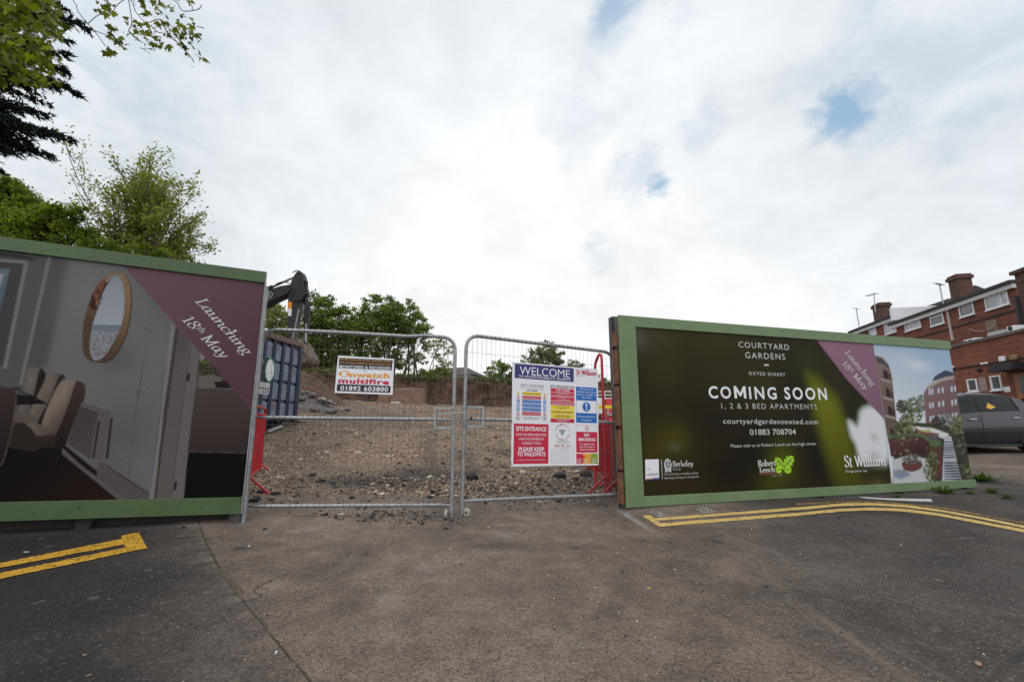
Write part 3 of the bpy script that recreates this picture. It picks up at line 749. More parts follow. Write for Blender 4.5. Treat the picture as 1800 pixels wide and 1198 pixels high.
    g([(162, 583), (210, 582), (193, 612), (180, 628), (167, 633), (160, 622), (158, 604)], (132, 132, 138), .006, tex=.28)
    A.line([(180, 522), (163, 565), (158, 596)], .006, (50, 50, 56), .003)
    # chairs, table, floor
    g([(-260, 790), (112, 780), (232, 876), (232, 930), (-260, 930)], (14, 9, 9), .006, (40, 24, 20), (60, 780), (200, 890))
    for q in range(3): A.line([(70 + q * 45, 850), (110 + q * 45, 885)], .008, (30, 17, 15), .01)
    g([(109, 786), (140, 815), (231, 884), (215, 884), (109, 797)], (96, 88, 88), .005)
    def cg(pts, col, fe=.006, **k): A.poly(closed(pts), col, fe, **k)
    for x in (38, 55, 72, 86, 105): A.line([(x, 780), (x - 2, 824)], .02, (17, 11, 11), .006)
    # farthest chair
    cg([(47, 650), (56, 646), (70, 648), (79, 655), (72, 690), (58, 736), (36, 744), (30, 735), (36, 700)], (104, 95, 88), .006, col2=(58, 49, 44), ga=(46, 700), gb=(76, 704))
    cg([(70, 650), (78, 653), (80, 664), (66, 712), (54, 742), (47, 740), (58, 700)], (32, 24, 22), .005)
    A.blob(54, 668, 7, 20, (124, 115, 107), .5)
    # middle chair
    cg([(73, 680), (84, 660), (94, 655), (106, 658), (110, 668), (100, 704), (82, 744), (58, 750), (46, 738), (50, 726)], (112, 99, 90), .006, col2=(66, 55, 50), ga=(70, 700), gb=(104, 706))
    cg([(105, 660), (114, 662), (115, 672), (100, 704), (86, 738), (72, 746), (66, 742), (88, 700)], (34, 25, 23), .005)
    cg([(22, 726), (45, 724), (62, 732), (66, 744), (40, 745), (20, 742)], (94, 83, 75), .006); cg([(20, 741), (44, 743), (66, 745), (66, 752), (22, 752)], (58, 47, 43), .005)
    A.blob(88, 676, 7, 14, (128, 115, 106), .45)
    # table edge with papers
    g([(-60, 684), (30, 681), (84, 709), (40, 711), (-60, 711)], (20, 14, 14), .004); cg([(-20, 669), (8, 674), (22, 681), (50, 693), (36, 693), (-20, 679)], (86, 86, 86), .005); A.line([(0, 677), (50, 695)], .006, (34, 32, 32), .004); A.line([(-20, 674), (16, 683)], .004, (40, 38, 38), .003)
    # nearest full chair: back, side, seat, rail
    cg([(98, 684), (106, 672), (114, 666), (128, 667), (139, 673), (140, 684), (128, 716), (112, 752), (103, 769), (92, 763), (74, 748), (84, 714)], (128, 114, 103), .006, col2=(72, 59, 53), ga=(102, 704), gb=(134, 716))
    cg([(133, 672), (142, 671), (149, 677), (150, 692), (142, 722), (128, 756), (118, 778), (108, 788), (98, 787), (96, 770), (108, 742), (122, 706)], (62, 47, 42), .005, col2=(30, 21, 20), ga=(144, 690), gb=(104, 780))
    A.blob(110, 690, 9, 22, (140, 127, 116), .5); A.blob(94, 742, 10, 14, (88, 74, 68), .5)
    cg([(18, 758), (26, 748), (46, 743), (66, 750), (67, 790), (40, 790), (15, 784)], (46, 35, 32), .006); cg([(46, 744), (64, 744), (82, 750), (97, 760), (86, 765), (66, 766), (56, 754)], (108, 95, 86), .006, col2=(84, 71, 64), ga=(60, 746), gb=(92, 764))
    g([(64, 765), (98, 762), (99, 784), (92, 787), (62, 788)], (56, 43, 40), .006, (40, 30, 28), (80, 764), (80, 788)); A.line([(65, 765), (97, 763)], .004, (98, 85, 77), .004)
    # chair in the foreground, cut by the board end
    cg([(-200, 686), (14, 681), (26, 683), (29, 692), (25, 724), (14, 782), (4, 810), (-20, 818), (-200, 818)], (60, 46, 44), .006, col2=(34, 25, 25), ga=(10, 690), gb=(-4, 806)); A.line(closed([(27, 687), (26, 724), (13, 786), (2, 812)])[:13], .006, (92, 77, 72), .005)
    # radiator, skirting, doors
    g([(144, 706), (194, 723), (180, 808), (158, 806), (116, 778)], (94, 86, 86), .004)
    g([(140, 713), (172, 722), (158, 806), (116, 778)], (72, 62, 61), .004, (84, 74, 72), (140, 720), (160, 800))
    for q in range(8): A.line([(143 + q * 4, 716 + q * 1.4), (121 + q * 5, 780 + q * 3.6)], .004, (60, 52, 51), .004, .7)
    A.line([(141, 712), (172, 722)], .008, (110, 102, 102), .003); A.line([(174, 740), (164, 805)], .012, (24, 16, 16), .004); A.line([(196, 734), (188, 805)], .02, (46, 36, 34), .008)
    g([(182, 812), (196, 822), (262, 866), (258, 882), (231, 884), (170, 838), (172, 812)], (88, 80, 79), .004); A.line([(188, 818), (262, 868)], .009, (54, 47, 46), .004); A.line([(190, 815), (262, 864)], .006, (108, 99, 98), .003)
    A.line([(269, 530), (239, 720), (226, 840)], .003, (80, 76, 76), .003); A.line([(300, 590), (283, 715), (262, 878)], .006, (88, 84, 84), .003)
    g([(301, 566), (312, 577), (302, 640), (272, 880), (262, 880), (284, 715)], (124, 120, 122), .003)
    g([(308, 572), (334, 597), (322, 690), (296, 884), (270, 884), (284, 760)], (88, 80, 78), .004, (98, 90, 88), (300, 620), (320, 640))
    g([(310, 574), (314, 578), (284, 800), (274, 884), (270, 884), (288, 720)], (70, 60, 58), .004)
    g([(334, 597), (352, 615), (344, 690), (322, 882), (296, 884), (320, 710)], (106, 98, 96), .004); A.line([(336, 602), (322, 700), (298, 884)], .01, (82, 74, 72), .004)
    for (x, y) in ((332, 663), (309, 853)): g([(x - 3, y - 7), (x + 2, y - 7), (x + 1, y + 7), (x - 4, y + 7)], (48, 40, 38), .003)
    g([(350, 616), (470, 720), (460, 800), (340, 796), (343, 690)], (84, 74, 72), .004, (66, 56, 54), (350, 690), (440, 800))
    g([(352, 618), (400, 660), (396, 690), (346, 682)], (64, 58, 44), .004, tex=.6); g([(352, 618), (362, 628), (356, 634), (350, 632)], (128, 118, 118), .004); g([(352, 634), (372, 634), (372, 638), (351, 638)], (84, 100, 44), .006)
    g([(350, 660), (376, 658), (390, 664), (384, 681), (346, 681)], (104, 96, 92), .004); g([(376, 670), (420, 672), (420, 681), (380, 682)], (34, 26, 24), .004)
    g([(344, 680), (418, 684), (450, 712), (440, 798), (330, 794)], (76, 64, 61), .003, (58, 47, 45), (370, 690), (370, 790)); A.line([(344, 680), (416, 684)], .008, (104, 96, 92), .003)
    g([(331, 794), (440, 797), (424, 880), (322, 880)], (12, 9, 10), .003); A.line([(331, 793), (430, 796)], .004, (92, 84, 82), .003)
    A.c[:] *= (1 + .035 * RNG.normal(size=A.A.shape))[..., None].clip(.85, 1.15)
    # plum flash
    g([(214, 465), (480, 500), (480, 800), (437, 713)], (110, 80, 90), .003, (92, 62, 70), (300, 480), (430, 640))
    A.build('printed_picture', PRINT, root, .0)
    mb = PS()
    text_px(mb, f, serif('Launching'), (343, 529), (433, 627), (358, 520), .004)
    text_px(mb, f, serif('18th May', small=(2, 3)), (320, 562), (392, 632.5), (336, 553.5), .004)
    mb.build('lettering', CREAM_T, root)
    screws(f, [(a, top(a) - .05 - .04 * (k % 2)) for k, a in enumerate(np.arange(-2.3, -.05, .27))] + [(a, low(a) + .06 + .03 * (k % 2)) for k, a in enumerate(np.arange(-2.2, -.05, .31))] + [f.px(*q) for q in ((257, 577), (263, 578), (241, 688), (247, 688), (223, 803), (229, 804), (325, 804), (427, 805), (338, 692), (436, 697), (148, 606), (26, 556), (104, 803))], root, .022)
    return root
left_hoarding()

# ------------------------------------------------------------------ right hoarding
FR = Frame(P(1100, 893, 5.88), 17)
def right_hoarding():
    f = FR; L = 6.46; top = f.px(1100, 555)[1]; low = .012
    root = thing('advertising_hoarding', f.pt(L / 2, low), 'long hoarding with dark olive print and white lettering, right of the gates', 'hoarding', 'printed hoardings beside the gates')
    def inv(x, y): return f.px(x, y)
    wl = inv(1122, 700)[0]; tl = inv(1122, 575)[1]; bl = inv(1122, 872)[1]
    mb = MB(); f.box(mb, .01, L - .04, low + .02, top - .02, -.03, -.004); mb.build('backing_board', TIMBER_D, root)
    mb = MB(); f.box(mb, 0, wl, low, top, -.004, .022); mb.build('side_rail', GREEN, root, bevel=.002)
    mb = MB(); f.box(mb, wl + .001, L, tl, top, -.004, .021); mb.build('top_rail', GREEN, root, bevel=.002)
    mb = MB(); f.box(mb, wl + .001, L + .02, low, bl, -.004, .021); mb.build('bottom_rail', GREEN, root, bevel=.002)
    mb = PS()
    for k, (b0, b1) in enumerate(((.05, .42), (.46, .95), (1.0, 1.5), (1.53, 1.98), (2.02, 2.22))): f.box(mb, -.055 + .008 * (k % 2), -.006, b0, b1, -.09, -.012)
    mb.build('timber_batten', TIMBER, root)
    mb = MB(); f.box(mb, -.03, -.001, .0, top - .02, -.12, -.092); mb.build('timber_edge', TIMBER_D, root)
    mb = MB(); fp = f.shift(-.42); pa, pb = fp.px(1077.3, 580)[0], fp.px(1090.5, 580)[0]; fp.box(mb, pa, pb, -.05, fp.px(1084, 556)[1], -.12, 0); mb.build('steel_post', POSTGREY, root, bevel=.004)
    mb = PS()
    for a in (1.6, 3.2, 4.8, 6.3): f.box(mb, a - .05, a + .05, -.04, top - .08, -.13, -.031)
    mb.build('rear_post', TIMBER_D, root)
    A = Art(f, wl - .02, L - .02, bl - .02, tl + .02, .0145, (37, 31, 13), 1.3)
    g = A.poly
    for (x, y, rx, ry, c, al) in ((1110, 590, 40, 30, (84, 80, 76), .8), (1165, 590, 40, 25, (58, 54, 20), .7), (1170, 640, 40, 50, (52, 50, 14), .6), (1260, 600, 70, 40, (52, 48, 18), .7), (1190, 770, 34, 34, (70, 66, 12), .75), (1150, 790, 30, 40, (60, 56, 10), .6),
                                  (1185, 785, 14, 8, (84, 84, 70), .5), (1250, 740, 60, 60, (24, 22, 14), .7), (1350, 790, 60, 60, (14, 12, 12), .8), (1290, 830, 60, 40, (18, 15, 14), .7), (1340, 680, 40, 40, (60, 58, 10), .35), (1375, 810, 26, 40, (74, 78, 6), .75), (1360, 850, 30, 30, (62, 62, 12), .7),
                                  (1440, 800, 30, 60, (16, 13, 12), .85), (1400, 860, 40, 20, (40, 32, 22), .6), (1400, 690, 40, 50, (20, 18, 12), .6), (1420, 640, 24, 30, (40, 50, 14), .6), (1180, 850, 60, 20, (44, 34, 16), .6), (1270, 660, 60, 40, (46, 40, 14), .5)):
        A.blob(x, y, rx, ry, c, al)
    g([(1420, 660), (1436, 665), (1470, 700), (1496, 760), (1516, 820), (1530, 872), (1476, 872), (1452, 800), (1434, 730)], (92, 94, 6), .17, (58, 56, 8), (1450, 720), (1500, 850))
    g([(1500, 640), (1536, 660), (1556, 740), (1560, 860), (1530, 866), (1500, 780), (1485, 700)], (30, 28, 12), .16)
    A.blob(1490, 866, 14, 6, (150, 150, 60), .8); A.blob(1540, 850, 20, 14, (70, 66, 30), .8)
    pet = [(1491, 741), (1498, 742), (1506, 748), (1510, 738), (1512, 724), (1520, 716), (1531, 714), (1545, 722), (1556, 738), (1560, 770), (1562, 800), (1558, 816), (1540, 818), (1520, 815), (1511, 804), (1504, 780), (1496, 765)]
    g([(x - 1, y + 1) for x, y in pet], (84, 110, 40), .10); g(closed(pet), (190, 190, 194), .075); A.blob(1537, 768, 9, 10, (150, 148, 140), .55); A.blob(1535, 800, 14, 10, (150, 150, 146), .6); A.blob(1534, 818, 32, 11, (52, 50, 22), .95)
    g([(1426, 585), (1536, 590), (1556, 738), (1490, 668)], (128, 92, 110), .008, (112, 80, 98), (1460, 600), (1545, 720))
    # pictured courtyard
    g([(1533, 590), (1680, 596), (1722, 850), (1568, 854), (1555, 738)], (140, 170, 198), .006, (196, 200, 206), (1600, 600), (1590, 720))
    A.blob(1612, 642, 22, 10, (202, 206, 212), .8); A.blob(1590, 630, 20, 12, (180, 192, 206), .6)
    for (x, y, rx, ry, cs) in ((1586, 714, 10, 12, ((66, 60, 46), (88, 78, 58), (50, 48, 36))), (1604, 712, 12, 14, ((80, 96, 50), (104, 110, 80), (60, 74, 36))), (1620, 708, 10, 14, ((112, 112, 94), (90, 92, 70), (130, 126, 106))), (1602, 730, 22, 12, ((74, 92, 36), (100, 112, 60), (50, 64, 28)))):
        A.foliage(x, y, rx, ry, cs, 110, 2.2)
    # left brick block with balconies
    g([(1538, 624), (1552, 628), (1562, 640), (1568, 662), (1575, 732), (1577, 772), (1561, 776), (1555, 738)], (128, 98, 88), .006, (104, 78, 70), (1545, 640), (1572, 730))
    g([(1539, 626), (1550, 630), (1561, 642), (1566, 654), (1556, 642), (1541, 636)], (70, 66, 72), .006)
    for (x, y) in ((1552, 648), (1556, 680), (1560, 712), (1564, 752)):
        g([(x, y), (x + 8, y + 5), (x + 10, y + 19), (x + 2, y + 16)], (48, 34, 34), .004); g([(x + 9, y + 6), (x + 13, y + 9), (x + 14, y + 20), (x + 11, y + 19)], (56, 40, 38), .004); A.line([(x - 4, y + 18), (x + 14, y + 23)], .03, (150, 140, 134), .006)
    # right brick block
    g([(1624, 690), (1630, 680), (1650, 668), (1674, 662), (1690, 664), (1706, 740), (1706, 760), (1628, 752)], (122, 86, 88), .006, (104, 72, 74), (1640, 690), (1690, 740))
    g([(1638, 670), (1644, 660), (1662, 650), (1680, 656), (1688, 664), (1664, 662)], (52, 62, 84), .006); A.line([(1630, 681), (1652, 668), (1678, 662)], .05, (164, 144, 136), .006)
    for r, y in enumerate((684, 708, 731)):
        for k, x in enumerate((1632, 1637, 1648, 1655, 1671, 1677)): g([(x + r, y - k * 1.2), (x + r + 3.4, y - k * 1.2 - .6), (x + r + 4, y - k * 1.2 + 9), (x + r + .6, y - k * 1.2 + 9.4)], (172, 182, 196), .006)
    # planting, paths, steps
    g([(1574, 740), (1712, 748), (1722, 850), (1568, 852)], (58, 60, 40), .01, tex=.35)
    g([(1600, 748), (1640, 752), (1668, 762), (1664, 772), (1640, 764), (1604, 756)], (200, 200, 200), .008); g([(1618, 756), (1634, 754), (1640, 762), (1620, 764)], (170, 170, 70), .006); A.line([(1608, 754), (1622, 762), (1650, 764)], .06, (120, 56, 44), .008)
    g([(1561, 770), (1600, 764), (1628, 768), (1642, 780), (1634, 800), (1600, 800), (1566, 802)], (92, 46, 44), .006, (60, 30, 30), (1590, 770), (1600, 800)); A.line([(1561, 768), (1590, 764), (1620, 764), (1638, 776), (1650, 780)], .05, (74, 110, 52), .008)
    g([(1634, 774), (1652, 772), (1655, 782), (1645, 786), (1634, 783)], (74, 104, 50), .01); A.blob(1640, 768, 8, 6, (90, 86, 100), .9); g([(1634, 786), (1654, 784), (1658, 836), (1640, 840)], (92, 44, 40), .01)
    for (x, y, rx, ry, cs, n) in ((1594, 744, 16, 14, ((110, 116, 50), (70, 74, 36), (134, 134, 84), (50, 44, 30)), 150), (1590, 764, 18, 12, ((84, 88, 48), (120, 118, 74), (54, 52, 32)), 150), (1664, 738, 13, 12, ((112, 118, 110), (84, 92, 84), (140, 146, 138)), 130), (1685, 746, 16, 16, ((100, 106, 54), (64, 70, 34), (130, 132, 84)), 170), (1692, 780, 13, 18, ((34, 38, 26), (56, 60, 36), (120, 112, 96), (24, 26, 20)), 170),
                              (1697, 806, 12, 26, ((28, 30, 22), (48, 52, 30), (96, 90, 80)), 190), (1702, 828, 9, 14, ((70, 80, 34), (104, 108, 54), (30, 34, 22)), 110), (1650, 740, 12, 8, ((60, 44, 40), (44, 46, 32)), 70), (1576, 758, 10, 18, ((60, 62, 36), (96, 98, 54)), 90)):
        A.foliage(x, y, rx, ry, cs, n, 1.9)
    g([(1660, 766), (1672, 766), (1690, 844), (1656, 846)], (166, 168, 176), .006)
    for k in range(7): y = 776 + k * 4.4; g([(1657 + k * .4, y), (1674 + k * .9, y - .6), (1674.5 + k * .9, y + 1.4), (1657 + k * .4, y + 2)], (54, 56, 70), .004)
    for k in range(7): y = 812 + k * 4.8; g([(1660, y), (1684 + k * .8, y - .6), (1684 + k * .8, y + 1.8), (1660, y + 2.2)], (54, 56, 70), .004)
    g([(1568, 808), (1596, 800), (1630, 806), (1640, 846), (1570, 850)], (178, 176, 178), .008); g([(1570, 826), (1590, 824), (1602, 834), (1584, 842), (1572, 838)], (120, 130, 150), .02)
    g(closed([(1586, 812), (1603, 808), (1620, 812), (1620, 821), (1606, 828), (1590, 825)]), (104, 50, 42), .006); A.foliage(1603, 806, 17, 9, ((60, 62, 50), (90, 96, 60), (150, 144, 110), (140, 124, 140), (40, 42, 34)), 170, 1.6)
    A.foliage(1636, 824, 13, 22, ((86, 90, 36), (120, 122, 60), (52, 56, 26)), 190, 1.8); A.foliage(1641, 800, 9, 12, ((96, 100, 50), (60, 64, 34)), 80, 1.7)
    rng = np.random.default_rng(3)
    for _ in range(90):
        x, y = rng.uniform(1570, 1708), rng.uniform(738, 846)
        if (1656 < x < 1690 and y > 764) or (y > 800 and x < 1632): continue
        A.blob(x, y, rng.uniform(1, 2.4), rng.uniform(1, 2.2), [(120, 126, 66), (40, 44, 26), (160, 160, 130), (96, 60, 50)][rng.integers(4)], .55, hard=2)
    mk = (A.A > f.px(1533, 600)[0])[..., None]; lum = A.c.mean(-1, keepdims=True); A.c[:] = np.where(mk, (A.c * .78 + lum * .22) * .86, A.c)
    A.build('printed_picture', PRINT, root, .0)
    W = PS(); W2 = PS()
    def T(mb, s, w, l, r, t, k=1.0): text_px(mb, f, sans(s, w, k), l, r, t, .004)
    T(W2, 'COURTYARD', .004, (1298, 610), (1387, 615), (1298.5, 599.5), 1.22); T(W2, 'GARDENS', .004, (1310, 629), (1380, 632), (1310.5, 618), 1.25)
    a, b = f.px(1343, 642.5), f.px(1351, 640); f.box(W2, a[0], b[0], a[1], b[1], .001, .004)
    T(W2, 'OXTED·SURREY', .012, (1316, 658.5), (1380, 661), (1316, 652.5), 1.35)
    T(W, 'CO', .022, (1246, 699), (1285.5, 699.6), (1247, 677.5), 1.3); T(W, 'ING', .022, (1317.3, 700.1), (1365.5, 700.8), (1318, 678.6), 1.3); T(W, 'SOON', .022, (1379.5, 701), (1454, 702), (1380, 679.3), 1.3)
    bold_m = ([(0, 0), (0, 1), (.2, 1), (.5, .44), (.8, 1), (1, 1), (1, 0), (.79, 0), (.79, .60), (.56, .18), (.44, .18), (.21, .60), (.21, 0)], [tuple(range(13))[::-1]], 1.0); text_px(W, f, bold_m, (1291, 699.7), (1312, 700), (1291.4, 678.2), .004)
    T(W2, '1, 2 & 3 BED APARTMENTS', -.004, (1268, 717.5), (1436, 719), (1268, 707.5), 1.22); T(W2, 'courtyardgardensoxted.com', .006, (1271, 744), (1438, 745), (1271, 734.5), 1.1); T(W2, '01883 708704', .01, (1318, 764), (1399, 763), (1318, 753.5))
    T(W2, 'Please visit us at Robert Leech on the high street', .0, (1284.5, 786), (1434, 781.5), (1284.5, 780))
    W.build('heading_lettering', WHITE_T, root); W2.build('lettering', CREAM_T, root)
    # the three marks along the foot of the print
    lm = MB(); f.poly(lm, [f.px(*q) for q in ((1134.5, 843), (1158.5, 841), (1157.5, 806.5), (1134, 807))], .001, .003)
    lm.build('logo_card', WHITE_T, root)
    bars = []
    for k, c in enumerate(((.5, .10, .08), (.16, .30, .10), (.30, .02, .12), (.04, .16, .50))):
        mb = MB(); x0 = 1135.5 + k * 5.8; f.poly(mb, [f.px(*q) for q in ((x0, 842.5 - k * .5), (x0 + 5.8, 842 - k * .5), (x0 + 5.8, 840 - k * .5), (x0, 840.5 - k * .5))], .0032, .0042); bars.append((mb, c))
    for i, (mb, c) in enumerate(bars): mb.build('logo_stripe', mat('logo_stripe_%d' % i, c, .5, 0, .03), root)
    mb = MB(); f.poly(mb, [f.px(*q) for q in ((1135.5, 844), (1158.8, 842), (1158.8, 840), (1135.5, 842.5))], .001, .0035); mb.build('logo_base', mat('logo_blue', (.02, .035, .22), .5, 0, .03), root)
    D = PS(); T(D, 'Our', -.012, (1137, 827), (1144, 826), (1137, 823)); T(D, 'vision', .0, (1137, 836), (1157, 835), (1137, 829.5)); D.build('logo_text', mat('dark_lettering', (.03, .03, .045), .5, 0, .03), root)
    B = PS(); f.poly(B, [f.px(*q) for q in ((1162, 807), (1162.8, 807), (1164.8, 842), (1164, 842))], .001, .003)
    text_px(B, f, serif('Berkeley', .12, .04, .0), (1182.5, 819.5), (1218.5, 818.5), (1182.5, 810), .004); T(B, 'Group', -.01, (1182.5, 826), (1196.5, 825), (1182.5, 821.5))
    T(B, 'Proud to be a member of the', -.005, (1168, 834.8), (1227, 832.5), (1168, 830.5)); T(B, 'Berkeley Group of companies', -.005, (1168.5, 841.5), (1228, 838.5), (1168.5, 837.3))
    B.build('logo_lettering', CREAM_T, root); B = MB()
    # shield-like crest: scalloped white field with a dark letter panel
    cx, cy = f.px(1173.7, 816.5); rr = abs(f.px(1180.5, 816)[0] - cx)
    ring = [(cx + rr * (1 + .07 * math.cos(9 * q)) * math.cos(q) * .95, cy + rr * (1.32 + .07 * math.cos(9 * q)) * math.sin(q)) for q in np.linspace(0, 2 * math.pi, 60, endpoint=False)]
    f.poly(B, ring, .001, .0028); f.box(B, cx - rr * .8, cx + rr * .8, cy - rr * 1.5, cy - rr * 1.0, .001, .0026)
    B.build('logo_crest', CREAM_T, root)
    K = MB(); f.poly(K, [(cx - rr * .5, cy + rr * .6), (cx + rr * .5, cy + rr * .6), (cx + rr * .5, cy - rr * .35), (cx, cy - rr * .75), (cx - rr * .5, cy - rr * .35)], .003, .0036); f.box(K, cx - rr * .4, cx + rr * .4, cy - rr * 1.3, cy - rr * 1.12, .003, .0036)
    for q in np.linspace(.5, math.pi - .5, 5): f.box(K, cx + rr * .72 * math.cos(q) - .008, cx + rr * .72 * math.cos(q) + .008, cy + rr * 1.0 * math.sin(q) - .005, cy + rr * 1.0 * math.sin(q) + .005, .003, .0035)
    K.build('crest_shield', MATS['dark_lettering'], root)
    K = MB(); put_text(K, f, sans('B', .03), (cx - rr * .26, cy - rr * .32), (cx + rr * .28, cy - rr * .32), rr * .75, .0044); K.build('crest_letter', CREAM_T, root)
    # estate agent mark: serif name, leaf spray with acorns, red rule
    Rb = PS(); text_px(Rb, f, serif('Robert', .17, .035, 0), (1332.5, 819), (1364, 817.5), (1332.5, 809), .004); text_px(Rb, f, serif('Leech', .17, .035, 0), (1335, 829.5), (1362.5, 828.5), (1335, 820.5), .004); T(Rb, 'ESTD 1989', -.01, (1357, 836.8), (1374.5, 835.5), (1357, 834.6)); Rb.build('logo_lettering', CREAM_T, root)
    mb = MB(); f.poly(mb, [f.px(*q) for q in ((1334, 834), (1380, 831.2), (1380, 829.8), (1334, 831.5))], .001, .003); mb.build('logo_rule', mat('logo_red', (.22, .045, .035), .5, 0, .05), root)
    LG = MB()
    def leaf(p0, p1, w, lobes=4):
        a = np.array(f.px(*p0)); b = np.array(f.px(*p1)); t = b - a; nn = np.array([-t[1], t[0]]); L_ = []; R_ = []
        for q in np.linspace(0, 1, 22):
            ww = w * math.sin(math.pi * min(1, q * .96 + .04)) ** .7 * (1 + .22 * math.sin(q * lobes * 2 * math.pi))
            L_.append(tuple(a + t * q + nn * ww)); R_.append(tuple(a + t * q - nn * ww))
        for i in range(21): f.poly(LG, [L_[i], L_[i + 1], R_[i + 1], R_[i]], .001, .003)
    leaf((1377.5, 821), (1362, 804), .28); leaf((1377.5, 820), (1395, 802), .28)
    def stroke(p0, p1, w):
        a = np.array(f.px(*p0)); b = np.array(f.px(*p1)); t = (b - a) / np.linalg.norm(b - a); nn = np.array([-t[1], t[0]]) * w / 2
        f.poly(LG, [tuple(a + nn), tuple(b + nn), tuple(b - nn), tuple(a - nn)], .0032, .0044)
    stroke((1374, 820), (1382.5, 830.5), .022); stroke((1372, 822), (1378, 819), .014); stroke((1380, 824), (1386, 820), .012)
    for (x, y) in ((1368.5, 824), (1385.5, 824)):
        c = np.array(f.px(x, y)); r0 = .052
        f.poly(LG, [(c[0] + r0 * math.cos(q), c[1] - .008 + r0 * .95 * math.sin(q)) for q in np.linspace(math.pi, 2 * math.pi, 12)], .001, .0035); f.poly(LG, [(c[0] + r0 * 1.1 * math.cos(q), c[1] + r0 * .8 * math.sin(q)) for q in np.linspace(0, math.pi, 12)], .001, .0035)
    LG.build('logo_leaves', mat('logo_leaf_green', (.32, .62, .01), .5, 0, .05), root)
    LV = MB(); _lg = LG; LG = LV
    stroke((1377, 820), (1364, 806), .008); stroke((1378, 820), (1393, 804), .008)
    for q in (.35, .6): 
        for (p0, p1) in (((1377, 820), (1364, 806)), ((1378, 820), (1393, 804))):
            x, y = p0[0] + (p1[0] - p0[0]) * q, p0[1] + (p1[1] - p0[1]) * q; stroke((x, y), (x + 4 * (1 if p1[0] < p0[0] else -1) * .2, y - 4.2), .007); stroke((x, y), (x - 4 * (1 if p1[0] < p0[0] else -1), y + .3), .007)
    LV.build('leaf_veins', MATS['dark_lettering'], root)
    S = PS(); text_px(S, f, serif('St William', .11, .035, 0), (1484.5, 820), (1558, 818), (1484.5, 800.5), .004); T(S, 'Designed for life', -.012, (1486.5, 829.5), (1524, 829), (1486.5, 825)); S.build('logo_name', WHITE_T, root)
    S = PS(); text_px(S, f, serif('Launching'), (1484, 620), (1534, 681), (1490, 612), .004); text_px(S, f, serif('18th May', small=(2, 3)), (1479.5, 640), (1521, 687), (1486, 633), .004); S.build('flash_lettering', CREAM_T, root)
    screws(f, [(a, top - .05 - .03 * (k % 2)) for k, a in enumerate(np.arange(.12, 6.4, .33))] + [(a, .06 + .04 * (k % 2)) for k, a in enumerate(np.arange(.12, 6.4, .37))] + [(.05 + .04 * (k % 2), b) for k, b in enumerate(np.arange(.2, 2.3, .3))], root, .022)
right_hoarding()

# ------------------------------------------------------------------ gate leaves of tube and welded mesh
def arc_corner(p, q, r_, d, k=7):
    pass
def gate(root_label, fr, pts, hinge_left, name='mesh_gate'):
    """pts: panel coordinates of the leaf: TL, TR (outer corners of the bow), BL, BR (ends of the bottom rail), footL, footR, mid rail L, R"""
    TL, TR, BL, BR, FTL, FTR, ML, MR, dent = pts
    root = thing(name, fr.pt(*(FTL if hinge_left else FTR)), root_label, 'gate', 'mesh gates across the site entrance')
    rc = .17
    def lerp(a, b, t): return (a[0] + (b[0] - a[0]) * t, a[1] + (b[1] - a[1]) * t)
    path = [FTL, lerp(FTL, TL, .4)]
    sL = (TL[0] + (FTL[0] - TL[0]) * rc / 2, TL[1] - rc); sR = (TR[0] + (FTR[0] - TR[0]) * rc / 2, TR[1] - rc)
    tR = lerp(TL, TR, rc / (TR[0] - TL[0])); tL = lerp(TR, TL, rc / (TR[0] - TL[0]))
    for t in np.linspace(0, 1, 8): path.append(((1 - t) ** 2 * sL[0] + 2 * t * (1 - t) * TL[0] + t * t * tR[0], (1 - t) ** 2 * sL[1] + 2 * t * (1 - t) * TL[1] + t * t * tR[1]))
    for t, dz in dent: q = lerp(tR, tL, t); path.append((q[0], q[1] + dz))
    for t in np.linspace(0, 1, 8): path.append(((1 - t) ** 2 * tL[0] + 2 * t * (1 - t) * TR[0] + t * t * sR[0], (1 - t) ** 2 * tL[1] + 2 * t * (1 - t) * TR[1] + t * t * sR[1]))
    path += [lerp(FTR, TR, .4), FTR]
    mb = MB(); mb.tube([fr.pt(a, b) for a, b in path], .021, 12); mb.build('tube_frame', STEEL, root, smooth=True)
    for nm, a, b in (('middle_rail', ML, MR), ('bottom_rail', BL, BR)):
        mb = MB(); p = [fr.pt(*lerp(a, b, t)) for t in (0, .035, .05, .35, .7, .95, .965, 1)]
        mb.tube(p, [.011, .013, .019, .019, .019, .019, .013, .011], 12); mb.build(nm, STEEL, root, smooth=True)
    # welded mesh, the uprights hooked over the rails
    mb = MB(); n = int((TR[0] - TL[0]) / .0585)
    px = np.array([q[0] for q in path[2:-2]]); pz = np.array([q[1] for q in path[2:-2]])
    for i in range(1, n):
        t = i / n; ab = BL[0] + (BR[0] - BL[0]) * t; zb = BL[1] + (BR[1] - BL[1]) * t; at = TL[0] + .015 + (TR[0] - TL[0] - .03) * t
        zt = float(np.interp(at, px, pz)); wob = random.uniform(-.002, .002)
        mb.tube([fr.pt(ab, zb - .022, -.012), fr.pt(ab, zb - .02, .023), fr.pt(ab, zb + .03, .021), fr.pt((ab + at) / 2 + wob, (zb + zt) / 2, .021), fr.pt(at, zt - .03, .022), fr.pt(at, zt + .021, .022), fr.pt(at, zt + .022, -.01)], .0016, 4, mi=0)
    H0 = BL[1]; nrow = 6
    for j in range(1, nrow + 1):
        t = j / (nrow + .75)
        a = lerp(BL, TL, t); b = lerp(BR, TR, t)
        mb.tube([fr.pt(a[0] - .012, a[1], .026), fr.pt(*lerp(a, b, .5), .025 ), fr.pt(b[0] + .012, b[1], .026)], .0018, 4)
    mb.build('wire_mesh', WIRE, root)
    return root
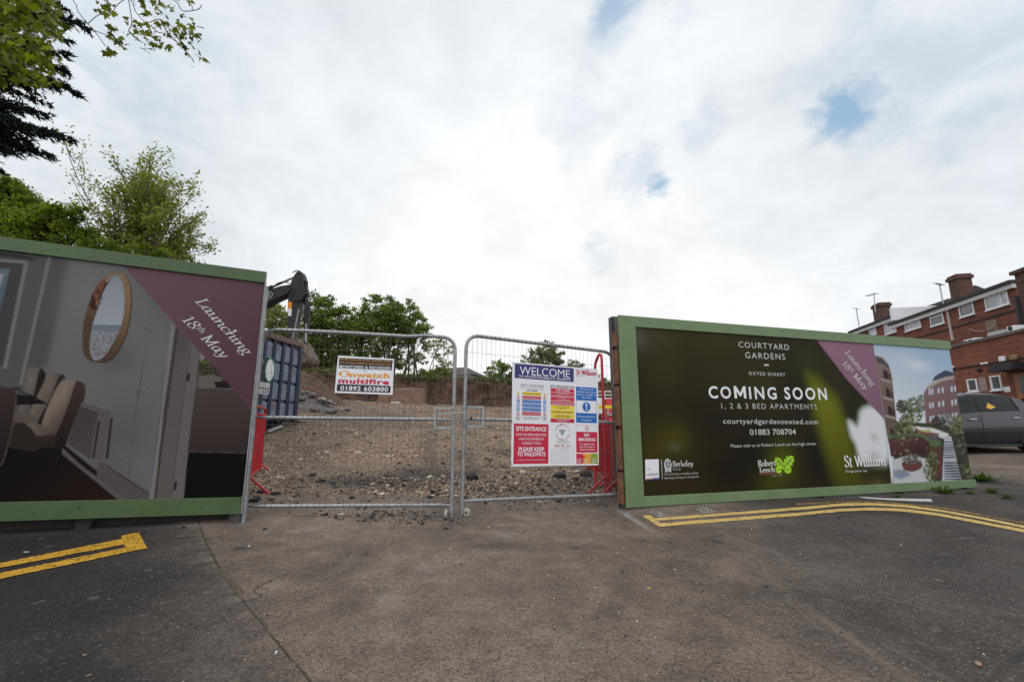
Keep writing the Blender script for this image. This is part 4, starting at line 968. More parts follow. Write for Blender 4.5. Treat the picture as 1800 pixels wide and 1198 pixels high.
FGL = Frame(P(430, 905, 4.86), u=(P(793, 905, 5.19) - P(430, 905, 4.86)) * (1, 1, 0))
FGR = Frame(P(815, 905, 5.26), u=(P(1087, 890, 6.03) - P(815, 905, 5.26)) * (1, 1, 0))
def gates():
    f = FGL; k = f.px
    gl = gate('wider mesh gate leaf holding the small security sign, next to the dining room hoarding', f, (k(463, 578), k(800.5, 593), k(434, 889), k(793, 887), k(428, 914), k(793.5, 909), k(449, 733), k(797, 737),
        [(.3, 0), (.55, -.004), (.79, -.012), (.9, .006)]), True)
    g2 = FGR; k2 = g2.px
    gr = gate('narrower mesh gate leaf holding the tall welcome board, beside the olive hoarding', g2, (k2(820, 588), k2(1078, 619.5), k2(815, 880), k2(1087, 868), k2(812, 904), k2(1090, 893), k2(818, 736), k2(1085, 742),
        [(.25, 0), (.6, 0), (.9, 0)]), False)
    flat = mat('flat_bar_steel', (.36, .36, .35), .5, .6, .15, 12)
    for f, root, (x0, x1, y0, y1), s in ((FGL, gl, (763, 796, 715, 754), -1), (FGR, gr, (820, 849, 713, 751), 1)):
        a0, b1 = f.px(x0, y0); a1, b0 = f.px(x1, y1); w = .028
        mb = MB(); f.box(mb, a0, a1, b1 - w, b1, .0, .034); f.box(mb, a0, a1, b0, b0 + w, .0, .034)
        if s < 0: f.box(mb, a0, a0 + w, b0 + w, b1 - w, .001, .035)
        else: f.box(mb, a1 - w, a1, b0 + w, b1 - w, .001, .035)
        mb.build('lock_box', flat, root, bevel=.002)
    f = FGL
    mb = MB(); mb.tube([f.W(769, 727, .02), f.W(792, 727, .05), f.W(819, 726, .06)], .0065, 8); mb.tube([f.W(792, 723, .05), f.W(794, 731, .05)], .005, 6); mb.build('bolt', flat, gl, smooth=True)
    # couplers
    for f, root, pts in ((FGL, gl, ((456, 634), (432, 874))), (FGR, gr, ((1084, 672), (1091, 815)))):
        for (x, y) in pts:
            a, b = f.px(x, y); mb = MB(); f.box(mb, a - .04, a + .035, b - .026, b + .026, .018, .026); f.box(mb, a - .04, a + .035, b - .026, b + .026, -.032, -.024)
            for da in (-.025, .02): mb.lathe([(.009, 0), (.009, .008), (.005, .012)], f.pt(a + da, b + .01, .026), f.n, 6)
            mb.tube([f.pt(a - .025, b, -.03), f.pt(a - .025, b, .03)], .005, 6)
            mb.build('coupler', flat, root, bevel=.002)
    # wheels at the meeting feet
    whl = mat('grey_wheel', (.34, .31, .27), .6, 0, .15, 9)
    for f, root, (x, y), dd, an in ((FGL, gl, (784, 910), .025, .2), (FGR, gr, (819.5, 905), .015, -.9)):
        c = f.W(x, y, dd); c[2] = max(h(c[0], c[1]) + .046, c[2]) if False else h(c[0], c[1]) + .046
        ax = f.u * math.cos(an) + f.n * math.sin(an)
        mb = MB(); mb.lathe([(.016, -.017), (.04, -.016), (.046, -.01), (.046, .01), (.04, .016), (.016, .017)], c, ax, 22); w = mb.build('wheel', whl, root, smooth=True)
        mb = MB(); mb.lathe([(.008, -.024), (.012, -.02), (.012, .02), (.008, .024)], c, ax, 10); mb.build('axle', SCREW, w)
    # padlock on its chain
    pd = FGR.W(826.5, 729, .045); root = thing('padlock', pd, 'black padlock hanging between the two gate leaves', 'padlock')
    f = FGR; a, b = f.px(826.5, 735)
    mb = MB(); f.box(mb, a - .012, a + .012, b - .025, b + .02, .034, .056); mb.build('lock_body', mat('black_plastic', (.012, .012, .013), .4, 0, .1), root, bevel=.003)
    mb = MB(); mb.tube([f.pt(a - .008, b + .02, .045), f.pt(a - .008, b + .045, .045), f.pt(a, b + .055, .045), f.pt(a + .008, b + .045, .045), f.pt(a + .008, b + .02, .045)], .0035, 6); mb.build('shackle', STEEL, root, smooth=True)
    # tall hinge pole by the left hoarding
    p0 = FL.W(427, 917, -.02); p1 = FL.W(467, 505, -.02)
    c = np.array([(p0[0] + p1[0]) / 2, (p0[1] + p1[1]) / 2]); zb = h(*c) - .08
    root = thing('gate_post', (c[0], c[1], h(*c)), 'tall galvanised steel pole at the right edge of the dining room hoarding', 'post')
    mb = MB(); mb.tube([(p0[0], p0[1], zb), (p1[0], p1[1], p1[2])], .0245, 14); mb.build('pole', STEEL, root, smooth=True)
    mb = MB(); mb.lathe([(.026, 0), (.026, .012), (.02, .016)], (p1[0], p1[1], p1[2] - .002), (0, 0, 1), 14); mb.build('cap', mat('grey_plastic_cap', (.2, .2, .2), .5), root, smooth=True)
    q = FL.W(414, 909, -.05); rt = tag(None or bpy.data.objects.new('concrete_block', None), 'small dark concrete block tucked under the corner of the dining room hoarding', 'block'); bpy.data.objects.remove(rt)
    mb = MB(); z = h(q[0], q[1]); mb.box8([(q[0] + x * (1 - .1 * k), q[1] + y * (1 - .1 * k), z + zz) for k, zz in ((0, -.02), (1, .11)) for x, y in ((-.06, -.05), (.06, -.055), (.065, .05), (-.055, .06))])
    o = mb.build('concrete_block', mat('dark_concrete', (.07, .06, .055), .9, 0, .3, 14, .5), None, bevel=.01); tag(o, 'small dark concrete block tucked under the corner of the dining room hoarding', 'block')
gates()

# ------------------------------------------------------------------ the signs on the gates
def colmat(name, c, rough=.45): return mat(name, c, rough, 0, .03, 3)
SIGNW = colmat('white_sign_board', (.80, .79, .82)); INK = colmat('black_ink', (.012, .012, .016)); NAVY = colmat('navy_ink', (.028, .026, .16)); CRIM = colmat('crimson_ink', (.56, .008, .045)); SBLUE = colmat('safety_blue_ink', (.006, .13, .46)); SYEL = colmat('safety_yellow_ink', (.82, .60, .012))
ORNG = colmat('amber_ink', (.80, .33, .012)); GRN = colmat('lime_ink', (.26, .33, .02)); GREYI = colmat('grey_ink', (.22, .22, .24))
TIE = colmat('black_cable_tie', (.01, .01, .01))
def security_sign():
    f = FGL.shift(.034); k = f.px
    root = thing('security_sign', f.W(640, 690), 'small white sign with black bands and red wording, on the wider gate', 'sign', 'signs tied to the gates')
    q = [k(594, 624.5), k(693, 630.5), k(690, 693.5), k(588, 690)]
    mb = MB(); f.poly(mb, q[::-1], -.004, 0); mb.build('board', SIGNW, root)
    mb = PS(); f.poly(mb, [k(596.5, 628.3), k(690, 633), k(688.5, 650.5), k(595.2, 646.5)][::-1], .0, .001); f.poly(mb, [k(592.7, 674.3), k(686.8, 678), k(686, 690), k(591.7, 686.8)][::-1], .0, .001); mb.build('black_band', INK, root)
    T = lambda mb, s, w, l, r, t, k=1.0: text_px(mb, f, sans(s, w, k), l, r, t, .002)
    mb = PS(); T(mb, 'For the protection of our customers, safety', .012, (597.7, 632), (687.2, 636.6), (597.8, 629.4)); T(mb, 'and security systems on these premises are', .012, (597.7, 637.6), (686, 641.8), (597.8, 634.9)); mb.build('orange_lettering', ORNG, root)
    mb = PS(); T(mb, 'MONITORED & RECORDED', .018, (596.8, 646), (686, 649.3), (597, 641), 1.1); T(mb, '01892 603800', .02, (598, 685.3), (682, 687.8), (598.3, 677.3), 1.08); mb.build('white_lettering', SIGNW, root)
    mb = MB(); T(mb, 'BY', .0, (640, 652.6), (644.6, 652.8), (640, 650.3)); mb.build('small_lettering', INK, root)
    # the eye-shaped initial, then the rest of the name
    mb = MB(); cx, cy = k(605.2, 656.6); rx = abs(k(593.7, 656)[0] - cx); ry = abs(k(605, 650.6)[1] - cy); ri = rx * .43
    n = 28
    out = []; inn = []
    for i in range(n):
        a = 2 * math.pi * i / n; u_ = math.cos(a); v_ = math.sin(a)
        out.append((cx + rx * abs(u_) ** 1.0 * (1 if u_ >= 0 else -1), cy + ry * (1 - abs(u_) ** 1.6) * (1 if v_ >= 0 else -1) if abs(u_) < .999 else cy)); inn.append((cx + ri * u_, cy + ri * v_ * 1.05))
    for i in range(n): j = (i + 1) % n; f.flat(mb, [out[i], out[j], inn[j], inn[i]], .0012)
    T(mb, 'nwatch', .04, (614.5, 662), (684.5, 664), (614.6, 653.2), 1.1); mb.build('amber_name', ORNG, root)
    mb = MB(); T(mb, 'multifire', .042, (594.6, 672.5), (683.8, 675.5), (595, 663.6), 1.12); mb.build('red_name', CRIM, root)
    mb = PS()
    for x, y in ((640, 692), (595, 627), (691, 634)): mb.tube([f.W(x - .6, y + 3, .002), f.W(x, y, .004), f.W(x + .8, y - 2.5, -.02)], .002, 5)
    mb.build('cable_tie', TIE, root)
security_sign()

def welcome_sign():
    f = FGR.shift(.036); k = f.px
    # place by the four surveyed corners: bilinear between them
    C00, C10, C11, C01 = [np.array(k(*q)) for q in ((898.5, 819.5), (1052.5, 817), (1051, 648.5), (901, 635.5))]
    def m_(u, v): return tuple((C00 * (1 - u) + C10 * u) * (1 - v) + (C01 * (1 - u) + C11 * u) * v)
    root = thing('welcome_board', f.pt(*m_(.5, 0)), 'tall white site safety board with a navy WELCOME panel, tied on the narrower gate', 'sign', 'signs tied to the gates')
    def rect(mb, u0, u1, v0, v1, d=.001): f.poly(mb, [m_(u0, v0), m_(u1, v0), m_(u1, v1), m_(u0, v1)], .0, d)
    def T(mb, s, w, u0, u1, v, hv, d=.0022):
        a = m_(u0, v); b = m_(u1, v); t = m_(u0, v + hv); put_text(mb, f, sans(s, w), a, b, abs(t[1] - a[1]), d)
    mb = MB(); f.poly(mb, [m_(0, 0), m_(1, 0), m_(1, 1), m_(0, 1)], -.004, 0); mb.build('board', SIGNW, root)
    navy, red, blue, yel, wt, ink, gry, lred = [PS() for _ in range(8)]
    # header
    rect(navy, .025, .70, .842, .986); T(wt, 'WELCOME', .0, .078, .652, .882, .085); T(wt, 'YOU ARE NOW ENTERING A ST WILLIAM SITE', .006, .068, .662, .853, .024)
    a, b, t = m_(.728, .928), m_(.983, .928), m_(.728, .976); put_text(lred, f, serif('St William', .14, .06, 0), a, b, t[1] - a[1], .0022); T(gry, 'Designed for life', -.006, .73, .845, .906, .012)
    # safety column
    T(gry, 'SAFETY STARTS HERE', .004, .087, .348, .772, .019); rect(gry, .087, .348, .7655, .768); T(gry, 'NO SAFETY HELMET AND FOOTWEAR', -.004, .082, .348, .744, .011); T(ink, 'NO WORK!', .012, .152, .282, .72, .017)
    def disc(mb, u, v, r, d=.001, n=20, ring=None):
        c = m_(u, v); o = [(c[0] + r * math.cos(q), c[1] + r * math.sin(q)) for q in np.linspace(0, 2 * math.pi, n, endpoint=False)]
        if ring:
            i_ = [(c[0] + (r - ring) * math.cos(q), c[1] + (r - ring) * math.sin(q)) for q in np.linspace(0, 2 * math.pi, n, endpoint=False)]
            mb.add([f.pt(x, y, d) for x, y in o + i_], [(j, (j + 1) % n, (j + 1) % n + n, j + n) for j in range(n)])
        else: f.poly(mb, o, 0, d)
    rows = [(yel, 'DANGER CONSTRUCTION AREA', ink), (red, 'No unauthorised admittance', wt), (blue, 'Foot protection must be worn', wt), (blue, 'Hi-vis clothing must be worn', wt), (blue, 'Head protection must be worn', wt), (red, 'No smoking or naked lights', wt)]
    for i, (mbx, s, tx) in enumerate(rows):
        v1 = .712 - i * .0392; rect(mbx, .11, .318, v1 - .032, v1); T(tx, s, .004, .116, .312, v1 - .022, .012)
        for u in (.066, .36):
            c = m_(u, v1 - .017)
            if i == 0: f.poly(yel, [(c[0] - .021, c[1] - .018), (c[0] + .021, c[1] - .018), (c[0], c[1] + .02)], 0, .001); f.box(ink, c[0] - .003, c[0] + .003, c[1] - .012, c[1] + .008, .001, .0016)
            elif i in (1, 5): disc(lred, u, v1 - .017, .021, .001, ring=.004); f.poly(lred, [(c[0] - .014, c[1] + .011), (c[0] - .011, c[1] + .014), (c[0] + .014, c[1] - .011), (c[0] + .011, c[1] - .014)], .0012, .0018); f.box(ink, c[0] - .004, c[0] + .004, c[1] - .01, c[1] + .008, 0, .0008)
            else: disc(blue, u, v1 - .017, .0215); f.poly(wt, [(c[0] - .011, c[1] - .009), (c[0] + .011, c[1] - .009), (c[0] + (.009 if i != 2 else -.001), c[1] + .006 * (1 + i % 2)), (c[0] - .009, c[1] + .01)], .001, .0016)
    for u in (.064, .36): disc(lred, u, .458, .031, .001, 24, .0045); T(ink, '5', .01, u - .011, u + .011, .447, .022)
    for (x0, x1, y0, y1) in ((.117, .312, .438, .4396), (.117, .312, .4754, .477), (.117, .1185, .4397, .4753), (.3105, .312, .4397, .4753)): rect(gry, x0, x1, y0, y1)
    T(ink, 'SITE SPEED LIMIT', .0, .13, .298, .449, .017)
    # organisation column
    T(ink, 'SITE ORGANISATION', .004, .425, .707, .773, .026)
    v = .766
    for (mbx, s, tx) in ((red, 'WE CARE', wt), (red, 'THE QUALITY IS RIGHT|OUR CUSTOMERS REQUIRE · WE PROVIDE IT', wt), (red, 'GOOD QUALITY|GET IT RIGHT FIRST TIME', wt), (red, 'TAKE PRIDE IN YOUR WORK', wt), (yel, 'SAFETY ON SITE FROM ALL|OPERATIVES', ink), (yel, 'WE PROMOTE SITE SAFETY', ink), (yel, 'HOUSEKEEPING EQUIPMENT &|MACHINERY IN THE WORKPLACES', ink), (red, 'WE MINIMISE TRESPASS OF|THE DEVELOPMENT', wt)):
        hh = .0388; rect(mbx, .428, .706, v - hh, v); ss = s.split('|')
        if len(ss) == 1: u = .055 if s == 'WE CARE' else .008; T(tx, s, .01, .43 + u, .704 - u, v - hh * .76, hh * (.58 if u > .05 else .42))
        else:
            for j, q in enumerate(ss): w = min(.26, .0072 * len(q)); T(tx, q, .0, .567 - w / 2, .567 + w / 2, v - hh * (.43 + .42 * j), hh * .27)
        v -= .0435
    # blue column
    rect(blue, .728, .98, .657, .797)
    for j, q in enumerate(('All visitors and', 'delivery drivers must', 'report to Gate Man or', 'Site office')): w = .0108 * len(q); T(wt, q, .006, .854 - w / 2, .854 + w / 2, .768 - j * .0287, .0165)
    disc(blue, .854, .592, .059, .001, 32); c = m_(.854, .592); f.poly(wt, [(c[0] - .006, c[1] - .013), (c[0] + .006, c[1] - .013), (c[0] + .0115, c[1] + .043), (c[0] - .0115, c[1] + .043)], .001, .0018); f.poly(wt, [(c[0] + .0105 * math.cos(q), c[1] - .032 + .0105 * math.sin(q)) for q in np.linspace(0, 2 * math.pi, 14, endpoint=False)], .001, .0018)
    rect(blue, .728, .98, .427, .527); T(wt, 'All sub-contractors', .006, .748, .958, .484, .018); T(wt, 'must sign in', .006, .788, .92, .448, .018)
    for (u0, u1) in ((.728, .731), (.977, .98)): rect(blue, u0, u1, .5271, .6569)
    # entrance panel
    rect(red, .022, .405, .023, .403); T(wt, 'SITE ENTRANCE', .024, .047, .38, .335, .041)
    for j, (q, u0, u1) in enumerate((('HAVE YOU BEEN INDUCTED?', .047, .382), ('HAVE YOU SIGNED IN?', .082, .35), ('CORRECT P.P.E.?', .112, .32))): T(wt, q, .004, u0, u1, .287 - .0405 * j, .0235)
    T(wt, 'PLEASE KEEP', .024, .077, .355, .141, .040); T(wt, 'TO WALKWAYS', .024, .062, .37, .095, .040); T(wt, 'HIGH TRAFFIC MANAGEMENT IN INDUCTION PERIOD', -.004, .06, .372, .053, .011)
    # contractors' scheme mark and small print
    c = m_(.565, .327)
    for s, a0, a1, flip in (('CONSIDERATE', 165, 15, 1), ('CONSTRUCTORS', 195, 345, -1)):
        for j, ch in enumerate(s):
            a = R(a0 + (a1 - a0) * j / (len(s) - 1)); r_ = .088 if flip > 0 else .1; px, py = c[0] + r_ * math.cos(a), c[1] + r_ * math.sin(a) * .98
            t = np.array([math.sin(a), -math.cos(a)]) * flip; w = .0085
            put_text(lred, f, sans(ch, .01), np.array([px, py]) - t * w, np.array([px, py]) + t * w, .018, .0022)
    f.poly(gry, [(c[0] - .05, c[1] + .03), (c[0] + .05, c[1] + .03), (c[0] + .01, c[1] - .03), (c[0], c[1] - .045), (c[0] - .012, c[1] - .03)], 0, .001)
    for j in range(3): f.box(wt, c[0] - .04 + j * .01, c[0] + .04 - j * .012, c[1] + .012 - j * .014, c[1] + .015 - j * .014, .001, .0016)
    T(ink, 'This site is registered with', -.006, .5, .635, .241, .0085); T(ink, 'The Considerate Constructors Scheme', -.006, .482, .652, .23, .0085); T(ink, 'Improving the image', -.006, .51, .622, .219, .0085)
    T(lred, '0800 783 1423', .002, .472, .66, .185, .021); T(lred, 'www.ccscheme.org.uk', -.004, .484, .652, .17, .01)
    for (u0, u1) in ((.44, .558), (.57, .69)):
        for (x0, x1, y0, y1) in ((u0, u1, .026, .0272), (u0, u1, .152, .1532), (u0, u0 + .002, .0273, .1519), (u1 - .002, u1, .0273, .1519)): rect(gry, x0, x1, y0, y1)
        for j in range(7): rect(gry, u0 + .008, u0 + .008 + (.1 if u0 < .5 else random.uniform(.04, .085)), .138 - j * .0165, .1398 - j * .0165)
    # no smoking, jigsaw
    for (x0, x1, y0, y1) in ((.728, .986, .4025, .404), (.728, .7295, .337, .4024), (.9845, .986, .337, .4024)): rect(lred, x0, x1, y0, y1)
    disc(lred, .857, .37, .029, .001, 24, .0045); c = m_(.857, .37); f.poly(lred, [(c[0] - .018, c[1] + .015), (c[0] - .014, c[1] + .018), (c[0] + .018, c[1] - .015), (c[0] + .014, c[1] - .018)], .001, .0016); f.box(ink, c[0] - .013, c[0] + .01, c[1] - .003, c[1] + .003, 0, .0008)
    rect(red, .728, .986, .127, .336); T(wt, 'NO', .03, .824, .887, .289, .031); T(wt, 'SMOKING', .024, .752, .962, .243, .031)
    for j, q in enumerate(('It is against the', 'law to smoke in', 'these premises')): T(wt, q, .006, .77, .947, .205 - j * .0275, .018)
    og, gn = PS(), PS(); rect(red, .728, .812, .016, .117); rect(og, .8135, .9045, .016, .117); rect(gn, .906, .988, .016, .117); disc(red, .822, .085, .013, .0014); disc(wt, .896, .085, .0135, .0016); disc(gn, .899, .085, .0115, .002)
    for u, ws in ((.733, ('GOOD', 'SITE', 'ORDER')), (.82, ('TIDY', 'CARE', 'ALWAYS')), (.915, ('GREEN', 'SITE', 'SAFELY'))):
        for j in range(3): T(wt, ws[j], .006, u, u + .055, .056 - j * .0165, .011)
    for mbx, nm, m in ((navy, 'navy_panel', NAVY), (red, 'red_panel', CRIM), (blue, 'blue_panel', SBLUE), (yel, 'yellow_panel', SYEL), (og, 'amber_jigsaw_piece', ORNG), (gn, 'green_jigsaw_piece', GRN), (wt, 'white_lettering', SIGNW), (ink, 'black_lettering', INK), (gry, 'grey_lettering', GREYI), (lred, 'red_lettering', CRIM)): mbx.build(nm, m, root)
    mb = PS()
    for (u, v) in ((.0, .99), (.5, 1.0), (.0, .42), (.005, .02), (.48, 0), (.99, .02), (1.0, .62)):
        c = m_(u, v); mb.tube([f.pt(c[0] + .008, c[1] - .012, .002), f.pt(c[0], c[1], .006), f.pt(c[0] - .015, c[1] + .02, -.012)], .0025, 5)
    mb.build('cable_tie', TIE, root)
welcome_sign()
# ------------------------------------------------------------------ pedestrian barriers
def barrier(label, base, ang, L=1.9, paint=RED, nbar=15, Ht=1.1):
    root = thing('pedestrian_barrier', base, label, 'barrier', 'red pedestrian barriers inside the gates', R(ang))
    rc = .14; z0 = .20; pts = []
    for (cx, cz, a0) in ((L - rc, Ht - rc, 0), (rc, Ht - rc, 90)):
        for a in np.linspace(a0, a0 + 90, 6): pts.append((cx + rc * math.cos(R(a)), 0, cz + rc * math.sin(R(a))))
    pts = [(L, 0, .0)] + [(L, 0, .5)] + pts + [(0, 0, .5), (0, 0, .0)]
    mb = MB(); mb.tube(pts, .019, 10); mb.build('outer_tube', paint, root, smooth=True, local=True)
    mb = MB(); mb.tube([(0, 0, z0), (L / 2, 0, z0), (L, 0, z0)], .014, 8); mb.build('lower_rail', paint, root, smooth=True, local=True)
    mb = MB(); mb.tube([(0, 0, Ht - .09), (L / 2, 0, Ht - .09), (L, 0, Ht - .09)], .012, 8); mb.build('upper_rail', paint, root, smooth=True, local=True)
    for i in range(1, nbar + 1):
        x = L * i / (nbar + 1); mb = MB(); mb.tube([(x, 0, z0), (x, 0, .6), (x, 0, Ht - .09)], .008, 6); mb.build('bar', paint, root, smooth=True, local=True)
    for x in (.1, L - .1):
        for s in (-1, 1):
            mb = MB(); mb.tube([(x, 0, z0 + .05), (x, s * .05, z0 + .045), (x, s * .30, .015)], .016, 8); mb.build('foot', paint, root, smooth=True, local=True)
    mb = MB(); mb.tube([(-.05, .0, Ht - .3), (-.05, 0, .55)], .012, 6); mb.build('coupling_hook', paint, root, smooth=True, local=True)
    return root
def place_barriers():
    a = np.array([-3.14, 5.52]); b = np.array([-3.88, 7.25]); ang = math.degrees(math.atan2(*(b - a)[::-1]))
    barrier('bright red barrier standing edge-on beside the blue skip', onG(a[0], a[1], -.03), ang, float(np.hypot(*(b - a))), RED, 10)
    b1 = barrier('dark red barrier nearest the olive hoarding, behind the welcome board', onG(1.47, 6.28, .0), 86.5, 1.95, DARKRED, 15)
    b2 = barrier('dark red barrier just left of its twin, half hidden by the welcome board', onG(1.33, 6.40, .0), 88, 1.95, DARKRED, 15)
    # a red tubular frame stood on its end
    Y = 6.75; q = lambda x, y: P(x, y, Y + (1056 - x) * .012)
    g = onG(*q(1061, 726)[:2]); root = thing('tubular_frame', g, 'tall red tubular frame standing on end behind the welcome board', 'frame')
    pts = [(1046.5, 860), (1046.2, 700), (1046, 645), (1046.8, 638), (1051.5, 625), (1054, 622.5), (1056.5, 623.5), (1057.6, 630), (1061, 726), (1066, 860)]
    mb = MB(); mb.tube([q(*p) for p in pts], .021, 10); mb.build('outer_tube', RED, root, smooth=True)
    for y in (745, 850): mb = MB(); mb.tube([q(1046.4, y), q(1062, y)], .012, 8); mb.build('cross_rail', RED, root, smooth=True)
place_barriers()

# ------------------------------------------------------------------ skip
def skip():
    pr = P(515, 742, 11.2); u = np.array([.1, .995]); u = u / np.hypot(*u)
    f = Frame((pr[0], pr[1], 0), u=(u[0], u[1], 0))          # u runs away from the camera, n faces right
    zt = P(520, 603, 11.2)[2]; zb = h(pr[0], pr[1]) - .02; L = 5.4; Wd = 2.3
    root = thing('skip', f.pt(-L / 2, zb, -Wd / 2), 'big rusty blue skip with upright ribs behind the gate post', 'skip')
    blue = mat('worn_blue_skip_paint', (.135, .185, .27), .6, .1, .25, 5, .1, 30, dirt=(.21, .11, .065), dirt_at=(.56, .66), dscale=4.5)
    navy = mat('dark_blue_rib_paint', (.016, .026, .068), .6, .1, .25, 6, .1, 30, dirt=(.12, .055, .035), dirt_at=(.62, .74), dscale=6)
    rust = mat('rusty_rim', (.20, .15, .135), .75, .2, .3, 9, .2, 40, dirt=(.17, .065, .035), dirt_at=(.48, .62), dscale=7)
    mb = MB(); f.box(mb, -L, 0, zb + .12, zt - .12, -.05, 0); mb.build('side_wall', blue, root)
    mb = MB(); f.box(mb, -L, 0, zb + .12, zt - .12, -Wd, -Wd + .05); mb.build('side_wall', blue, root)
    mb = MB(); f.box(mb, -.05, 0, zb + .12, zt - .12, -Wd + .051, -.051); mb.build('end_wall', blue, root)
    mb = MB(); f.box(mb, -L, -L + .05, zb + .12, zt - .12, -Wd + .051, -.051); mb.build('end_wall', blue, root)
    mb = MB(); f.box(mb, -L + .06, -.06, zb + .12, zb + .17, -Wd + .06, -.06); mb.build('floor', rust, root)
    for d0, d1, nm in ((-.07, .10, 'top_rim'), (-Wd - .1, -Wd + .07, 'top_rim')):
        mb = MB(); f.box(mb, -L - .04, .05, zt - .12, zt, d0, d1); mb.build(nm, rust, root, bevel=.012)
    for a0, a1 in ((-.06, .05), (-L - .04, -L + .06)):
        mb = MB(); f.box(mb, a0, a1, zt - .119, zt - .002, -Wd + .072, -.072); mb.build('top_rim', rust, root)
    ribs = [0, -.34, -.68, -1.02, -1.36, -1.7] + [-1.7 - .4 * i for i in range(1, 10)]
    for a in ribs:
        mb = MB(); f.box(mb, a - .1, a + .0 if a < -.01 else .045, zb + .08, zt - .121, -.001 if a < -.01 else -.03, .075); mb.build('rib', navy, root, bevel=.008)
    rnd = random.Random(4)
    pale = mat('faded_blue_panel_paint', (.19, .235, .315), .6, .1, .22, 5, .15, 30, dirt=(.23, .125, .08), dirt_at=(.55, .66), dscale=4.5)
    for a, b in zip(ribs[1:], ribs[:-1]):
        for k in range(4):
            z = zb + .13 + k * .435 + rnd.uniform(-.012, .012); mb = MB(); f.box(mb, a + .006, b - .106, z, z + .385, .001, .052); mb.build('panel', pale, root, bevel=.018)
    for s in (-.35, -Wd + .35):
        mb = MB(); f.box(mb, -L + .1, .0, zb - .05, zb + .119, s - .08, s + .08); mb.build('runner', navy, root)
    mb = MB(); f.box(mb, -1.62, -1.14, zt - 1.22, zt - 1.10, .0765, .08); mb.build('sign_plate', mat('dirty_white_plate', (.5, .49, .48), .6), root)
    mb = MB(); put_text(mb, f, sans('280237', .02), (-1.6, zt - 1.36), (-1.12, zt - 1.36),   .12, .0785); mb.build('lettering', SIGNW, root)
    mb = MB(); c = (-1.2, zt - .82); f.poly(mb, [(c[0] + .17 * math.cos(q), c[1] + .27 * math.sin(q)) for q in np.linspace(0, 2 * math.pi, 24, endpoint=False)], .0765, .08); st = mb.build('round_sticker', mat('green_sticker', (.05, .3, .1), .5), root)
    mb = MB(); f.poly(mb, [(c[0] + .14 * math.cos(q), c[1] + .235 * math.sin(q)) for q in np.linspace(0, 2 * math.pi, 24, endpoint=False)], .0802, .083); mb.build('sticker_face', SIGNW, st)
skip()

